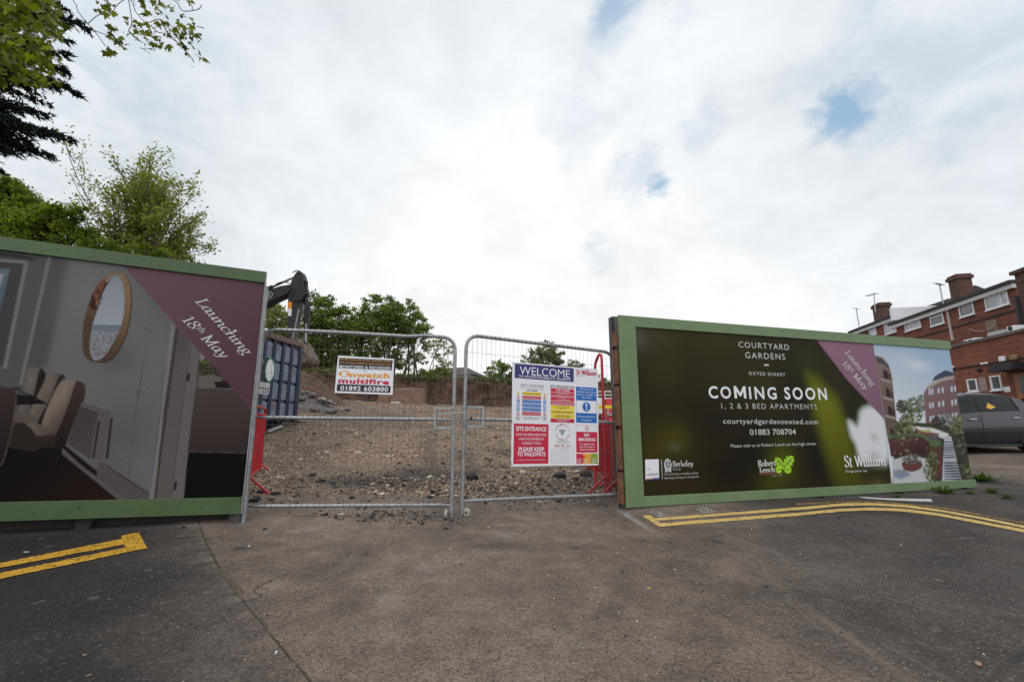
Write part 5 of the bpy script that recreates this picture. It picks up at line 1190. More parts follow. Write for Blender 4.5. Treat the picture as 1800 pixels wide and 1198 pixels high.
# ------------------------------------------------------------------ excavator
def excavator():
    Y = 14.8; f = Frame((0, Y, 0), 0)       # arm plane faces the camera
    k = f.px
    zg = h(-11.5, 14.8)
    root = thing('excavator', (-11.5, 14.8, zg), 'dark grey excavator with raised arm behind the blue skip', 'excavator')
    steel = mat('dark_grey_machine_paint', (.017, .0165, .018), .5, .0, .15, 5, .05, 30, dirt=(.07, .06, .05), dirt_at=(.6, .8))
    rodm = mat('polished_rod', (.30, .29, .28), .3, .7, .1); hose = mat('rubber_hose', (.02, .02, .02), .6); mud = mat('muddy_bucket_steel', (.17, .125, .098), .75, .2, .25, 6, .3, 20, dirt=(.10, .05, .03), dirt_at=(.5, .68), dscale=3)
    def plate(name, pts, d0, d1, m, par=root, bev=.02): mb = MB(); f.poly(mb, [k(*p) for p in pts], d0, d1); return mb.build(name, m, par, bevel=bev)
    boom = plate('boom', [(516, 510), (509, 519), (493, 526), (466, 540), (430, 562), (395, 600), (340, 680), (318, 676), (362, 590), (405, 540), (440, 522), (466, 515), (497, 505), (513, 502.5)], -.22, .18, steel)
    plate('name_plate', [(465, 518), (480, 514.5), (486.5, 519), (483, 525), (465, 534)], .181, .187, mat('dark_green_plate', (.008, .035, .022), .5), boom, 0)
    for x, y in ((471.5, 524.5), (477, 521.5)):
        c = k(x, y); mb = MB(); n = 16; o = [(c[0] + .035 * math.cos(q), c[1] + .055 * math.sin(q)) for q in np.linspace(0, 2 * math.pi, n, endpoint=False)]; i_ = [(c[0] + .022 * math.cos(q), c[1] + .04 * math.sin(q)) for q in np.linspace(0, 2 * math.pi, n, endpoint=False)]
        mb.add([f.pt(a, b, .19) for a, b in o + i_], [(j, (j + 1) % n, (j + 1) % n + n, j + n) for j in range(n)]); mb.build('plate_lettering', SIGNW, boom)
    mb = MB(); mb.tube([f.W(x, y, .19) for x, y in ((465, 533), (481, 526), (485, 519), (480, 515.5), (466, 519))], .009, 5); mb.build('plate_outline', SIGNW, boom)
    stick = plate('stick', [(528.5, 476.7), (534, 480.5), (537, 488), (536.3, 496), (538, 505), (541, 517), (531.8, 533), (528, 552), (523.5, 570), (521, 590), (519, 603), (512, 600), (509.5, 578), (508.5, 563), (509.5, 530), (511, 518), (514.5, 498), (519, 488), (523.5, 481)], -.15, .15, steel)
    plate('warning_sticker', [(510.5, 532.3), (517, 532.6), (516.6, 544.3), (510.3, 544)], .151, .156, mat('orange_sticker', (.80, .27, .01), .5), stick, 0)
    plate('white_sticker', [(510.3, 544.4), (516.5, 544.6), (515.8, 557), (510, 556.6)], .151, .155, SIGNW, stick, 0)
    def cyl(name, pts, r, m, d, par=root): mb = MB(); mb.tube([f.W(x, y, d) for x, y in pts], r, 12); return mb.build(name, m, par, smooth=True)
    c = cyl('stick_cylinder', [(380, 546), (425, 527), (466, 509.5), (479, 504)], [.075, .075, .075, .07], steel, .0); cyl('cylinder_rod', [(478, 504.4), (524, 484)], .038, rodm, .0, c)
    c = cyl('bucket_cylinder', [(538.4, 494), (538.2, 530), (538, 568)], .06, steel, .0); cyl('cylinder_rod', [(538, 567), (537.5, 602)], .035, rodm, .0, c)
    cyl('guard_tube', [(546, 531), (543.8, 582)], .035, steel, .1); cyl('lifting_chain', [(530, 545), (526, 566), (519, 598)], .022, rodm, .2)
    plate('cylinder_bracket', [(536, 503), (541, 506), (543.5, 519), (539, 523), (534, 521)], -.1, .1, steel)
    plate('linkage', [(528, 594), (538, 600), (540, 604), (530, 603), (524, 600)], -.13, .13, steel)
    for i, pts in enumerate(([(486, 508), (494, 501), (505, 498.5), (513, 501), (517, 508), (516, 517), (513, 524), (519, 530), (530, 532), (536, 529)], [(466, 514), (490, 505), (500, 500), (511, 500)], [(513, 505), (520, 510), (521, 520), (526, 528), (536, 530)], [(521, 484), (528, 480), (535, 484), (536, 495), (530, 502)], [(537, 494), (534, 512), (530, 528)])):
        mb = MB(); mb.tube([f.W(x, y, .21 + .02 * i) for x, y in _smooth(pts)], .017, 6); mb.build('hose', hose, root, smooth=True)
    # bucket: a curved shell with cheeks, lip and teeth
    out = [(522, 603), (528.5, 596.2), (534, 598.5), (541, 608.5), (547, 622), (552.5, 630), (551, 638.5), (545, 643.3), (532, 642), (521, 640)]
    bk = plate('bucket', out, -.48, .44, mud, root, .03)
    plate('bucket_cheek', [(521, 604), (528.5, 597), (533, 599), (541, 612), (533, 611), (523, 612)], .441, .47, mat('worn_bucket_cheek', (.075, .058, .046), .7, .3, .3, 8), bk, 0)
    for pts in ([(522, 616), (536, 615), (548, 626), (549, 629), (536, 619), (522, 620)], [(523, 634), (546, 640), (544, 643), (523, 638)], [(538, 606), (541, 609), (530, 640), (527, 640)]): plate('wear_strip', pts, .4415, .462, MATS['worn_bucket_cheek'], bk, 0)
    for i in range(5): d = -.42 + i * .2; mb = MB(); f.box(mb, *sorted((k(518, 640)[0], k(522, 640)[0])), *sorted((k(520, 643)[1], k(520, 638)[1])), d, d + .09); mb.build('tooth', mud, bk)
    # carriage behind the hoarding
    x0 = -11.5
    for s in (-1.0, .75):
        mb = MB(); pts = []
        for (cx, a0) in ((x0 + 1.6, -90), (x0 - 1.6, 90)):
            for a in np.linspace(a0, a0 + 180, 9): pts.append((cx + .42 * math.cos(R(a)), zg + .42 + .42 * math.sin(R(a))))
        mb.prism([(a, Y + s - .27 + .2, b) for a, b in pts], [(a, Y + s + .27 + .2, b) for a, b in pts]); mb.build('crawler_track', mat('track_steel', (.05, .04, .035), .7, .4, .3, 20, .6, 30), root)
    mb = MB(); mb.box(x0 - 2.2, x0 + 1.2, Y - 1.2, Y + 1.25, zg + 1.0, zg + 1.75); mb.build('upper_body', steel, root, bevel=.06)
    mb = MB(); mb.lathe([(.7, 0), (.7, .3)], (x0, Y, zg + .75), (0, 0, 1), 24); mb.build('slew_ring', steel, root)
    mb = MB(); mb.box(x0 - 2.15, x0 - .4, Y - 1.15, Y + 1.2, zg + 1.76, zg + 2.25); mb.build('engine_cover', steel, root, bevel=.06)
    mb = MB(); mb.box(x0 + .1, x0 + 1.15, Y - 1.15, Y - .25, zg + 1.76, zg + 2.75); cb = mb.build('cab', steel, root, bevel=.06)
    mb = MB(); mb.box(x0 + .2, x0 + 1.05, Y - 1.17, Y - 1.152, zg + 1.95, zg + 2.6); mb.build('cab_window', mat('dark_glass', (.015, .018, .02), .06, 0, .05, spec=.8), cb)
excavator()

# ------------------------------------------------------------------ loose stone, lumps, heaps
def ico():
    bm = bmesh.new(); bmesh.ops.create_icosphere(bm, subdivisions=1, radius=1.0)
    V = np.array([v.co[:] for v in bm.verts]); F = np.array([[v.index for v in f.verts] for f in bm.faces]); bm.free(); return V, F
_IV, _IF = ico()
STONE = mat('loose_stone', (1, 1, 1), .9, 0, .2, 30, attr='tint')
def scatter(name, pts, size, cols, m=STONE, flat=.6, seed=1):
    r = np.random.default_rng(seed); n = len(pts); k = len(_IV)
    rot = r.normal(size=(n, 3, 3)); Q = np.linalg.qr(rot)[0]
    V = _IV[None] * (1 + r.uniform(-.3, .3, (n, k, 1))); V = np.einsum('nij,nkj->nki', Q, V * r.uniform(.6, 1.3, (n, 1, 3)))
    V = V * size[:, None, None] * np.array([1, 1, flat]); V += pts[:, None, :]
    F = (_IF[None] + (np.arange(n) * k)[:, None, None]).reshape(-1, 3)
    C = np.repeat(cols, k, 0); return np_mesh(name, V.reshape(-1, 3), F, m, None, C)
def stones():
    r = np.random.default_rng(5); n = 24000
    Y = 6.0 + 19 * r.random(n) ** 1.9; X = -1.2 - .18 * (Y - 6) + r.uniform(-1, 1, n) * (2.4 + .42 * (Y - 6))
    keep = (vnoise(X + 50, Y + 50, 9, 4, .8) > .40) & (X < 8) & (Y > yline(X) + .3 + .9 * r.random(n)); X, Y = X[keep], Y[keep]; n = len(X)
    s = np.exp(r.normal(math.log(.0095), .55, n)).clip(.004, .06) * (1 + (Y - 6) * .03)
    pal = np.array([(.51, .37, .255), (.35, .24, .16), (.22, .15, .10), (.065, .05, .042), (.62, .52, .41), (.18, .11, .072)])
    c = pal[r.choice(6, n, p=[.26, .26, .18, .16, .08, .06])] * r.uniform(.8, 1.2, (n, 1))
    dk = vnoise(X + 11, Y + 5, 21, 3, .6) > .60; c[dk] *= .45
    z = H(X, Y) + s * .2 + sstep(0, 1.2, Y - yline(X)) * (.05 * sstep(6.2, 9, Y) * (vnoise(X + 90, Y + 50, 1, 4, 1.4) - .5) + .42 * sstep(11, 19, Y) * (vnoise(X + 40, Y + 20, 6, 4, .55) - .5))
    o = scatter('gravel', np.stack([X, Y, z], -1), s, c); tag(o, 'loose crushed stone over the cleared site', 'gravel', kind='stuff')
    cs = [(-2.2, 6.6, .8, .3, 900), (-1.25, 5.12, .5, .16, 500), (-1.2, 7.2, .6, .5, 900), (-.15, 6.45, .45, .22, 500), (1.1, 7.1, .6, .3, 700), (-.9, 6.1, 1.2, .4, 600), (.5, 8.6, .9, 1.2, 700), (-3.2, 5.9, .5, .3, 400), (.9, 6.6, .5, .3, 400)]
    X = np.concatenate([r.normal(x, sx, k) for x, y, sx, sy, k in cs]); Y = np.concatenate([r.normal(y, sy, k) for x, y, sx, sy, k in cs]); keep = (Y > 4.9) & ((Y > yline(X) + .1) | (np.hypot(X + 1.25, (Y - 5.1) * 3) < .8)); X, Y = X[keep], Y[keep]; n = len(X)
    s = np.exp(r.normal(math.log(.0062), .6, n)).clip(.003, .035); o = scatter('tarmac_crumbs', np.stack([X, Y, H(X, Y) + s * .3 + np.where(Y > 6.2, .02 * sstep(6.2, 9, Y), 0)], -1), s, np.array([(.032, .028, .026)]) * r.uniform(.5, 2.2, (n, 1)), seed=9); tag(o, 'black tarmac crumbs drifting over the gravel', 'crumbs', kind='stuff')
    n = 2600; Y = 1.7 + 4.2 * r.random(n); X = r.uniform(-2.4, 3.4, n) * (Y / 4 + .3); keep = (Y < yline(X)) & (r.random(n) < np.clip(1.15 - np.abs(X - .1) / 2.6, .12, 1) * (.3 + .7 * (Y / 5.5) ** 2)); X, Y = X[keep], Y[keep]; n = len(X)
    s = np.exp(r.normal(math.log(.0042), .45, n)).clip(.002, .016); c = pal[r.choice(6, n, p=[.22, .14, .16, .36, .10, .02])] * r.uniform(.6, 1.1, (n, 1))
    o = scatter('grit', np.stack([X, Y, H(X, Y) + s * .3], -1), s, c, seed=3); tag(o, 'fine grit and crumbs strewn over the tarmac', 'grit', kind='stuff')
stones()
def rock(name, label, cat, p, s, m, group=None, seed=0, flat=.55, sub=2):
    r = np.random.default_rng(seed); bm = bmesh.new(); bmesh.ops.create_icosphere(bm, subdivisions=sub, radius=1.0)
    ax = r.uniform(.7, 1.25, 3); ph = r.uniform(0, 6, 6)
    for v in bm.verts:
        q = v.co; d = 1 + .16 * math.sin(3 * q.x + ph[0]) + .14 * math.sin(4 * q.y + ph[1] + q.z * 3) + .1 * math.sin(7 * q.x * q.y + ph[2]) + r.uniform(-.07, .07)
        v.co = Vector((q.x * d * ax[0] * s, q.y * d * ax[1] * s, q.z * d * s * flat))
    me = bpy.data.meshes.new(name); bm.to_mesh(me); bm.free(); me.materials.append(m)
    o = bpy.data.objects.new(name, me); COL.objects.link(o); o.location = tuple(p); return tag(o, label, cat, group)
BITU = mat('broken_tarmac', (.026, .023, .022), .95, 0, .4, 25, .6, 60); PALEROCK = mat('pale_rubble', (.42, .37, .32), .9, 0, .25, 12, .5, 40); GREYROCK = mat('grey_rubble', (.17, .15, .14), .9, 0, .3, 12, .6, 40)
def lumps():
    data = [(458, 865, .05, 'black tarmac lump beside the foot of the red barrier, left of its pair'), (481, 868, .04, 'black tarmac lump right of the barrier foot'), (447, 880, .07, 'flat black tarmac slab under the end of the left bottom rail'), (566, 846, .06, 'black tarmac lump in the dark streak behind the wider gate'), (547, 836, .05, 'smaller black lump on the left of the dark streak'),
            (758, 866, .06, 'black clod close behind the meeting of the gates'), (757, 874, .04, 'small black clod just in front of the bigger clod'), (945, 852, .045, 'round black clod under the welcome board'), (948, 843, .035, 'small black clod behind the round one'), (965, 853, .03, 'little dark clod right of the round black clod'),
            (983, 838, .10, 'broad heap of black crumbs under the right of the welcome board'), (1030, 836, .13, 'long black clod by the feet of the right red barriers'), (830, 841, .12, 'long low black clod seen right of the closed gate posts'), (1012, 842, .05, 'black clod between two larger heaps under the welcome board'),
            (784, 929, .022, 'tiny black crumb in front of the gate wheels'), (465, 930, .02, 'tiny dark crumb in front of the tall pole'), (548, 720, .16, 'dark lump on the far gravel below the rubble heap')]
    for i, (x, y, s, l) in enumerate(data):
        p = G(x, y); p[2] += s * .15; rock('tarmac_lump', l, 'rubble', p, s, BITU, 'black tarmac lumps on the site floor', i)
    for i, (x, y, s, l) in enumerate([(573, 797, .07, 'pale rounded stone on the gravel below the security sign'), (695, 710, .2, 'pale stone at the foot of the bank, right of the security sign'), (630, 707, .14, 'small pale stone at the bank foot under the security sign'), (510, 878, .03, 'pale stone on the clay behind the bottom rail, left part'), (583, 876, .03, 'pale stone on the clay behind the bottom rail, middle'), (600, 905, .035, 'pale stone in front of the bottom rail of the wider gate'), (1014, 829, .05, 'pale flint beside the black clods under the welcome board')]):
        p = G(x, y); p[2] += s * .2; rock('pale_stone', l, 'stone', p, s, PALEROCK, 'pale stones on the site floor', 40 + i)
    litter = mat('white_litter', (.42, .42, .44), .6, 0, .15)
    for x, y, s, l in ((46, 973, .024, 'crumpled white scrap beside the left yellow lines'), (438, 962, .018, 'small white scrap in front of the dining room hoarding corner'), (108, 997, .014, 'tiny white scrap under the lower left yellow line'), (1407, 976, .016, 'white scrap on the dark tarmac right of centre'), (485, 1152, .009, 'pale scrap near the bottom of the road seam'), (1140, 1038, .016, 'curled yellow leaf lying on the road')):
        p = G(x, y); mb = MB(); n = 7; rr = random.Random(int(x)); ring = [(p[0] + s * rr.uniform(.6, 1) * math.cos(a), p[1] + s * rr.uniform(.5, .8) * math.sin(a), p[2] + .006 + rr.uniform(0, .012)) for a in np.linspace(0, 6.28, n, endpoint=False)]
        mb.prism([(a, b, c + .003) for a, b, c in ring], ring); o = mb.build('litter', mat('fallen_leaf', (.5, .33, .06), .7) if 'leaf' in l else litter); tag(o, l, 'leaf' if 'leaf' in l else 'litter')
    # concrete plank and pipe near the skip
    for (a, b, w, hh, nm, l, m) in (((494, 741), (528, 743), .22, .06, 'concrete_plank', 'pale concrete plank lying at the foot of the skip', PALEROCK), ((470, 763), (494, 753), .05, .05, 'steel_pipe', 'steel pipe end lying behind the left red barrier', STEEL)):
        p = G(*a); q = G(*b); p[2] += .05; q[2] += .05; mb = MB()
        if nm == 'steel_pipe': mb.tube([p, q], .04, 12)
        else:
            t = (q - p) / np.linalg.norm(q - p); nn = np.array([-t[1], t[0], 0]) * w; mb.box8([p, q, q + nn, p + nn, p + (0, 0, hh), q + (0, 0, hh), q + nn + (0, 0, hh), p + nn + (0, 0, hh)])
        tag(mb.build(nm, m, bevel=.005), l, 'plank' if 'plank' in nm else 'pipe')
lumps()
def heap(name, label, cat, c, rx, ry, hh, m, seed, rough=.25):
    n = 90; a = np.linspace(-1.15, 1.15, n); A, B = np.meshgrid(a, a); d = np.hypot(A, B)
    X = c[0] + A * rx; Y = c[1] + B * ry
    prof = np.clip(1 - d ** 1.3, 0, 1) * (1 + rough * 2.6 * (vnoise(A * 3 + 20, B * 3 + 20, seed, 4, 1.0) - .5)) + rough * .9 * (vnoise(A * 8 + 20, B * 8 + 20, seed + 1, 4, 1.0) - .5) * np.clip(1.1 - d, 0, 1)
    Z = H(X.ravel(), Y.ravel()).reshape(X.shape) + hh * prof - .12
    i = np.arange(n * n).reshape(n, n); q = np.stack([i[:-1, :-1], i[:-1, 1:], i[1:, 1:], i[1:, :-1]], -1).reshape(-1, 4)
    o = np_mesh(name, np.stack([X, Y, Z], -1).reshape(-1, 3), q, m, smooth=True); return tag(o, label, cat)
SOIL = mat('reddish_soil', (.115, .063, .04), .95, 0, .35, 3, .6, 9, dirt=(.06, .035, .022), dirt_at=(.52, .7), dscale=1.5)
def heaps():
    c = P(520, 700, 20.5); heap('soil_heap', 'reddish heap of dug soil behind the skip', 'heap', (c[0] - .6, c[1]), 2.9, 2.2, 1.9, SOIL, 3)
    c = P(525, 710, 16.5); root = heap('rubble_heap', 'grey heap of broken concrete right of the skip', 'heap', (c[0] - .2, c[1]), 1.8, 1.1, .75, GREYROCK, 8, .5)
    r = np.random.default_rng(2)
    for i in range(64):
        a, b = r.uniform(-1, 1, 2); x, y = c[0] - .2 + a * 1.9, c[1] + b * 1.2; z = h(x, y) + .7 * max(0, 1 - math.hypot(a, b)) + .05
        rock('concrete_chunk', 'jagged grey concrete chunk on the rubble heap right of the skip', 'rubble', (x, y, z), r.uniform(.06, .22), GREYROCK if i % 3 else PALEROCK, 'concrete chunks on the rubble heap', 100 + i, .5, 1)
    # sawn face of clay and old concrete let into the bank
    f = Frame(P(700, 718, 25.4), 2); mb = MB(); n = 12
    pts = [f.px(663, 718), f.px(748, 718), f.px(747, 683), f.px(720, 681), f.px(664, 684)]
    f.poly(mb, [(pts[0][0], pts[0][1] - .3), (pts[1][0], pts[1][1] - .3)] + pts[2:], -.9, .0)
    o = mb.build('retaining_wall', mat('clay_stained_concrete', (.225, .135, .098), .95, 0, .22, 2.2, .5, 14, dirt=(.13, .075, .05), dirt_at=(.5, .72), dscale=1.2), bevel=.05); tag(o, 'flat pinkish wall face let into the earth bank below the trees', 'wall')
    f = Frame(P(880, 718, 25.6), -4)
heaps()

# ------------------------------------------------------------------ foliage
def leafmat(name, transl=.35, rough=.55): return mat(name, (1, 1, 1), rough, 0, .12, 2, attr='tint', transl=transl, spec=.3)
LEAF = leafmat('tree_leaves', .48); LEAFN = leafmat('near_leaves', .45, .5); NEEDLE = mat('conifer_sprays', (1, 1, 1), .7, 0, .1, attr='tint', spec=.2)
BARK = mat('grey_bark', (.10, .085, .068), .9, 0, .3, 8, .5, 30); BARKL = mat('pale_brown_twigs', (.16, .12, .085), .85, 0, .25, 8)
_QUAD = np.array([(-.5, 0, 0), (0, .32, .06), (.5, 0, .0), (0, -.32, .06)])
def leaves(name, C, S, col, m, parent, seed=1, shape=_QUAD, up=.35, dirs=None, jitter=1.0):
    """C centres, S sizes, col per leaf; each leaf a small bent face"""
    r = np.random.default_rng(seed); n = len(C)
    nrm = r.normal(size=(n, 3)); nrm[:, 2] = np.abs(nrm[:, 2]) + up; nrm /= np.linalg.norm(nrm, axis=1)[:, None]
    t = r.normal(size=(n, 3)) * jitter if dirs is None else dirs + r.normal(size=(n, 3)) * .25 * jitter
    t -= nrm * (t * nrm).sum(1)[:, None]; t /= np.linalg.norm(t, axis=1)[:, None] + 1e-9
    b = np.cross(nrm, t); k = len(shape)
    V = C[:, None] + S[:, None, None] * (shape[None, :, :1] * t[:, None] + shape[None, :, 1:2] * b[:, None] + shape[None, :, 2:3] * nrm[:, None])
    F = np.arange(n * k).reshape(n, k); off = np.array(wloc(parent)) if parent is not None else 0
    return np_mesh(name, (V - off).reshape(-1, 3), F, m, parent, np.repeat(col, k, 0))
def tree(label, Y, blobs, base_px, leaf=.2, dens=1.0, col=((.045, .085, .018), (.095, .16, .03)), seed=1, stems=3, depth=.8, name='broadleaf_tree', group='trees along the top of the bank', cat='tree', bark=BARK, spread=1.0, trunk_r=.16, gap=.35, basez=None):
    r = np.random.default_rng(seed); C = []; K = []
    ce = []
    for (x, y, rp) in blobs:
        p = P(x, y, Y); rad = rp * Y / 813.0; p[1] += r.uniform(-1, 1) * rad * depth * .6; ce.append((p, rad))
    for (p, rad) in ce:
        ncl = max(5, int(24 * (rad / (leaf * 5)) ** 1.6)); ncl = min(ncl, 150)
        d = r.normal(size=(ncl, 3)); d /= np.linalg.norm(d, axis=1)[:, None]; rr = rad * r.uniform(.25, 1.0, ncl) ** .6
        cc = p + d * rr[:, None] * np.array([1, depth, 1]); cs = rad * r.uniform(.13, .30, ncl)
        shade = r.uniform(0, 1, ncl)
        for j in range(ncl):
            m_ = int(dens * 30 * (cs[j] / leaf / .9) ** 1.4) + 5; m_ = min(m_, 110)
            q = r.normal(size=(m_, 3)) * cs[j] * np.array([.75, .75, .5]); C.append(cc[j] + q)
            k = np.clip(shade[j] * .7 + .3 * r.random(m_) , 0, 1)[:, None]; K.append(np.array(col[0]) * (1 - k) + np.array(col[1]) * k)
    C = np.concatenate(C); K = np.concatenate(K) * r.uniform(.8, 1.2, (len(C), 1))
    b = P(*base_px, Y); b[2] = h(b[0], b[1]) if basez is None else basez
    root = thing(name, b, label, cat, group)
    leaves('crown', C, leaf * r.uniform(.6, 1.35, len(C)), K, LEAF, root, seed)
    mb = MB()
    order = sorted(ce, key=lambda q: -q[1])
    for s in range(stems):
        b0 = b + np.array([(s - (stems - 1) / 2) * .55 * spread, r.uniform(-.4, .4), -.2])
        sub = order[s::stems]
        top = sub[0][0] + np.array([0, 0, sub[0][1] * .2])
        mid = b0 + (top - b0) * .5 + r.normal(size=3) * .25
        w = trunk_r * r.uniform(.8, 1.2)
        mb.tube([b0, b0 + (mid - b0) * .4 + (0, 0, .1), mid, top], [w * 1.25, w, w * .75, w * .3], 7)
        for (p, rad) in sub[1:]:
            t = r.uniform(.35, .7); a = b0 + (mid - b0) * min(1, 2 * t) if t < .5 else mid + (top - mid) * (2 * t - 1)
            mb.tube([a, a + (p - a) * .5 + np.array([0, 0, -.06 * rad]), p + (0, 0, rad * .4)], [w * .5, w * .32, w * .12], 5)
        for (p, rad) in sub:
            for _ in range(5):
                e = p + r.normal(size=3) * rad * .55; mb.tube([p, (p + e) / 2 + r.normal(size=3) * .1, e], [w * .2, w * .13, w * .05], 4)
    mb.build('trunk', bark, root, smooth=True)
    return root
DG = ((.055, .090, .020), (.215, .285, .068)); MG = ((.075, .125, .024), (.28, .365, .085)); YG = ((.11, .155, .03), (.32, .385, .10)); OG = ((.080, .10, .028), (.25, .275, .095))
tree('olive green tree behind the excavator arm, left end of the bank', 36, [(500, 578, 34), (485, 610, 30), (470, 560, 24), (482, 545, 18), (515, 620, 34), (490, 650, 30)], (495, 668), .2, .9, OG, 3, 3)
tree('tall dark tree just right of the excavator arm', 38, [(556, 545, 26), (575, 532, 16), (548, 525, 14), (590, 565, 30), (560, 590, 34), (600, 600, 28), (575, 625, 32), (545, 640, 30), (608, 640, 26), (600, 545, 10), (535, 600, 26), (530, 570, 16), (580, 650, 22)], (572, 670), .2, 1.0, DG, 4, 3)
tree('rounded green tree above the left part of the security sign', 41, [(625, 560, 22), (648, 545, 20), (640, 580, 28), (622, 605, 24), (652, 530, 12), (665, 525, 10), (610, 575, 18), (650, 620, 22), (630, 635, 22)], (628, 672), .2, 1.0, MG, 5, 2)
tree('tallest dark tree above the right part of the security sign', 40, [(680, 530, 15), (662, 527, 10), (690, 560, 28), (668, 585, 28), (700, 595, 26), (672, 552, 22), (680, 625, 24), (702, 635, 18), (697, 540, 12), (712, 570, 16)], (688, 672), .2, 1.0, DG, 6, 4)
tree('loose green tree at the right edge of the tree group, sky showing through its stems', 42, [(712, 540, 12), (728, 545, 16), (735, 566, 18), (740, 585, 20), (722, 590, 20), (748, 604, 14), (716, 565, 18), (728, 625, 15), (712, 645, 12), (745, 632, 10), (720, 532, 9), (743, 560, 12), (752, 585, 12)], (718, 672), .19, .75, MG, 7, 5, trunk_r=.1)
tree('thin airy sapling in front of the sky by the left gate corner', 40, [(775, 602, 13), (788, 615, 11), (765, 622, 13), (778, 640, 13), (792, 640, 9), (757, 604, 9)], (772, 675), .15, .5, YG, 8, 6, trunk_r=.05)
tree('low dark bush on the bank left of the house roof', 37, [(765, 655, 16), (748, 660, 14), (782, 660, 13), (736, 665, 10), (757, 668, 10)], (762, 674), .16, 1.2, DG, 9, 2, name='bush', cat='bush', trunk_r=.05)
tree('low dark hedge bush at the foot of the trees above the bank', 36, [(560, 655, 16), (590, 658, 16), (620, 658, 16), (650, 660, 14), (680, 662, 12), (705, 664, 10), (532, 655, 14)], (620, 675), .17, 1.2, DG, 10, 3, name='bush', cat='bush', trunk_r=.05)
tree('bright green bush seen between the gates and the welcome board', 37, [(872, 652, 18), (858, 664, 14), (888, 656, 18), (880, 636, 8), (896, 668, 14), (905, 655, 12), (845, 672, 8)], (878, 680), .16, 1.1, MG, 11, 3, name='bush', cat='bush', trunk_r=.06)
tree('rounded olive tree showing above the welcome board', 46, [(955, 612, 16), (940, 628, 18), (968, 628, 20), (985, 632, 14), (925, 630, 10), (960, 650, 22), (935, 655, 16), (985, 655, 18), (975, 606, 10)], (958, 690), .2, 1.0, OG, 12, 2)
tree('smaller dark tree right of the rounded olive tree', 45, [(1008, 640, 12), (1018, 650, 14), (998, 652, 12), (1030, 662, 9), (1012, 664, 14), (1038, 670, 8)], (1012, 690), .18, 1.1, DG, 13, 2)
tree('distant dark tree behind the red tubular frame', 40, [(1060, 672, 9), (1068, 690, 11), (1056, 690, 9), (1080, 684, 9), (1090, 680, 10), (1052, 662, 6)], (1066, 712), .16, 1.1, DG, 14, 2)
# left, behind the dining room hoarding
tree('dense green tree behind the left end of the dining room hoarding', 12.5, [(10, 345, 40), (40, 375, 42), (85, 395, 36), (122, 388, 30), (0, 400, 60), (60, 425, 50), (120, 425, 40), (10, 325, 20), (-40, 360, 60), (150, 430, 30), (140, 372, 14), (75, 365, 16)], (60, 640), .085, 1.6, ((.075, .125, .016), (.29, .375, .055)), 15, 3, group='trees behind the left hoarding', trunk_r=.09)
tree('low yellow green shrub peeping over the middle of the dining room hoarding', 11.5, [(190, 440, 26), (225, 452, 22), (262, 452, 24), (300, 455, 24), (335, 462, 20), (160, 440, 20), (362, 470, 10)], (250, 620), .07, .8, ((.085, .13, .014), (.21, .28, .04)), 16, 3, group='trees behind the left hoarding', trunk_r=.05, name='bush', cat='bush')

def airy_tree():
    """an open spring tree: stems fan out and fork, small leaves near the twig ends"""
    Y = 14; r = np.random.default_rng(23)
    b = P(240, 640, Y); b[2] = h(b[0], b[1])
    root = thing('airy_tree', b, 'open spring tree with fine twigs and small yellow green leaves behind the dining room hoarding', 'tree', 'trees behind the left hoarding')
    mb = MB(); C = []; K = []; D = []
    sc = Y / 813.0
    out = [(158, 330), (160, 270), (168, 252), (190, 247), (215, 252), (240, 262), (262, 268), (275, 258), (300, 268), (318, 284), (330, 320), (352, 345), (378, 372), (392, 410), (396, 446), (370, 450), (340, 430)]
    def grow(p, d, L, w, lev):
        n = 4; pts = [p]; q = p.copy(); dd = d.copy()
        for i in range(n):
            dd = dd + r.normal(size=3) * .10 + np.array([0, 0, .05]); dd /= np.linalg.norm(dd); q = q + dd * L / n; pts.append(q.copy())
        mb.tube(pts, [w * (1 - .45 * i / n) for i in range(n + 1)], 5 if lev > 1 else 4)
        if lev == 0:
            for _ in range(r.integers(14, 28)):
                t = r.uniform(.25, 1.05); c = p + (q - p) * t + r.normal(size=3) * .10; C.append(c); k = r.random(); K.append(np.array((.12, .155, .02)) * (1 - k) + np.array((.33, .375, .085)) * k)
            return
        for _ in range(5 if lev > 1 else 5):
            t = r.uniform(.35, 1.0); a = p + (q - p) * t
            e = dd + r.normal(size=3) * .45; e[2] += .15; e /= np.linalg.norm(e); grow(a, e, L * r.uniform(.40, .62), w * .55, lev - 1)
    start = P(240, 480, Y)
    mb.tube([b - (0, 0, .2), (b + start) / 2 + np.array([.1, .1, 0]), start], [.16, .13, .11], 8)
    for (x, y) in [(185, 330), (205, 320), (228, 325), (250, 325), (272, 330), (292, 335), (312, 365), (332, 395), (350, 425), (200, 370), (172, 360), (305, 320), (230, 370), (265, 375), (325, 430), (185, 410), (290, 400), (160, 385), (178, 300), (330, 345), (345, 390), (355, 445), (215, 290), (262, 295), (295, 300), (320, 455), (165, 430), (200, 440), (260, 430)]:
        s0 = P(240 + (x - 240) * r.uniform(.05, .25), r.uniform(455, 500), Y + r.uniform(-.3, .3)); e = P(x, y, Y + r.uniform(-1.0, 1.0)); d = (e - s0); L = np.linalg.norm(d)
        grow(s0, d / L, L * .74, .032, 2)
    C = np.array(C); K = np.array(K)
    leaves('crown', C, .098 * r.uniform(.5, 1.35, len(C)), K, LEAF, root, 5, jitter=1)
    mb.build('trunk', BARKL, root)
airy_tree()

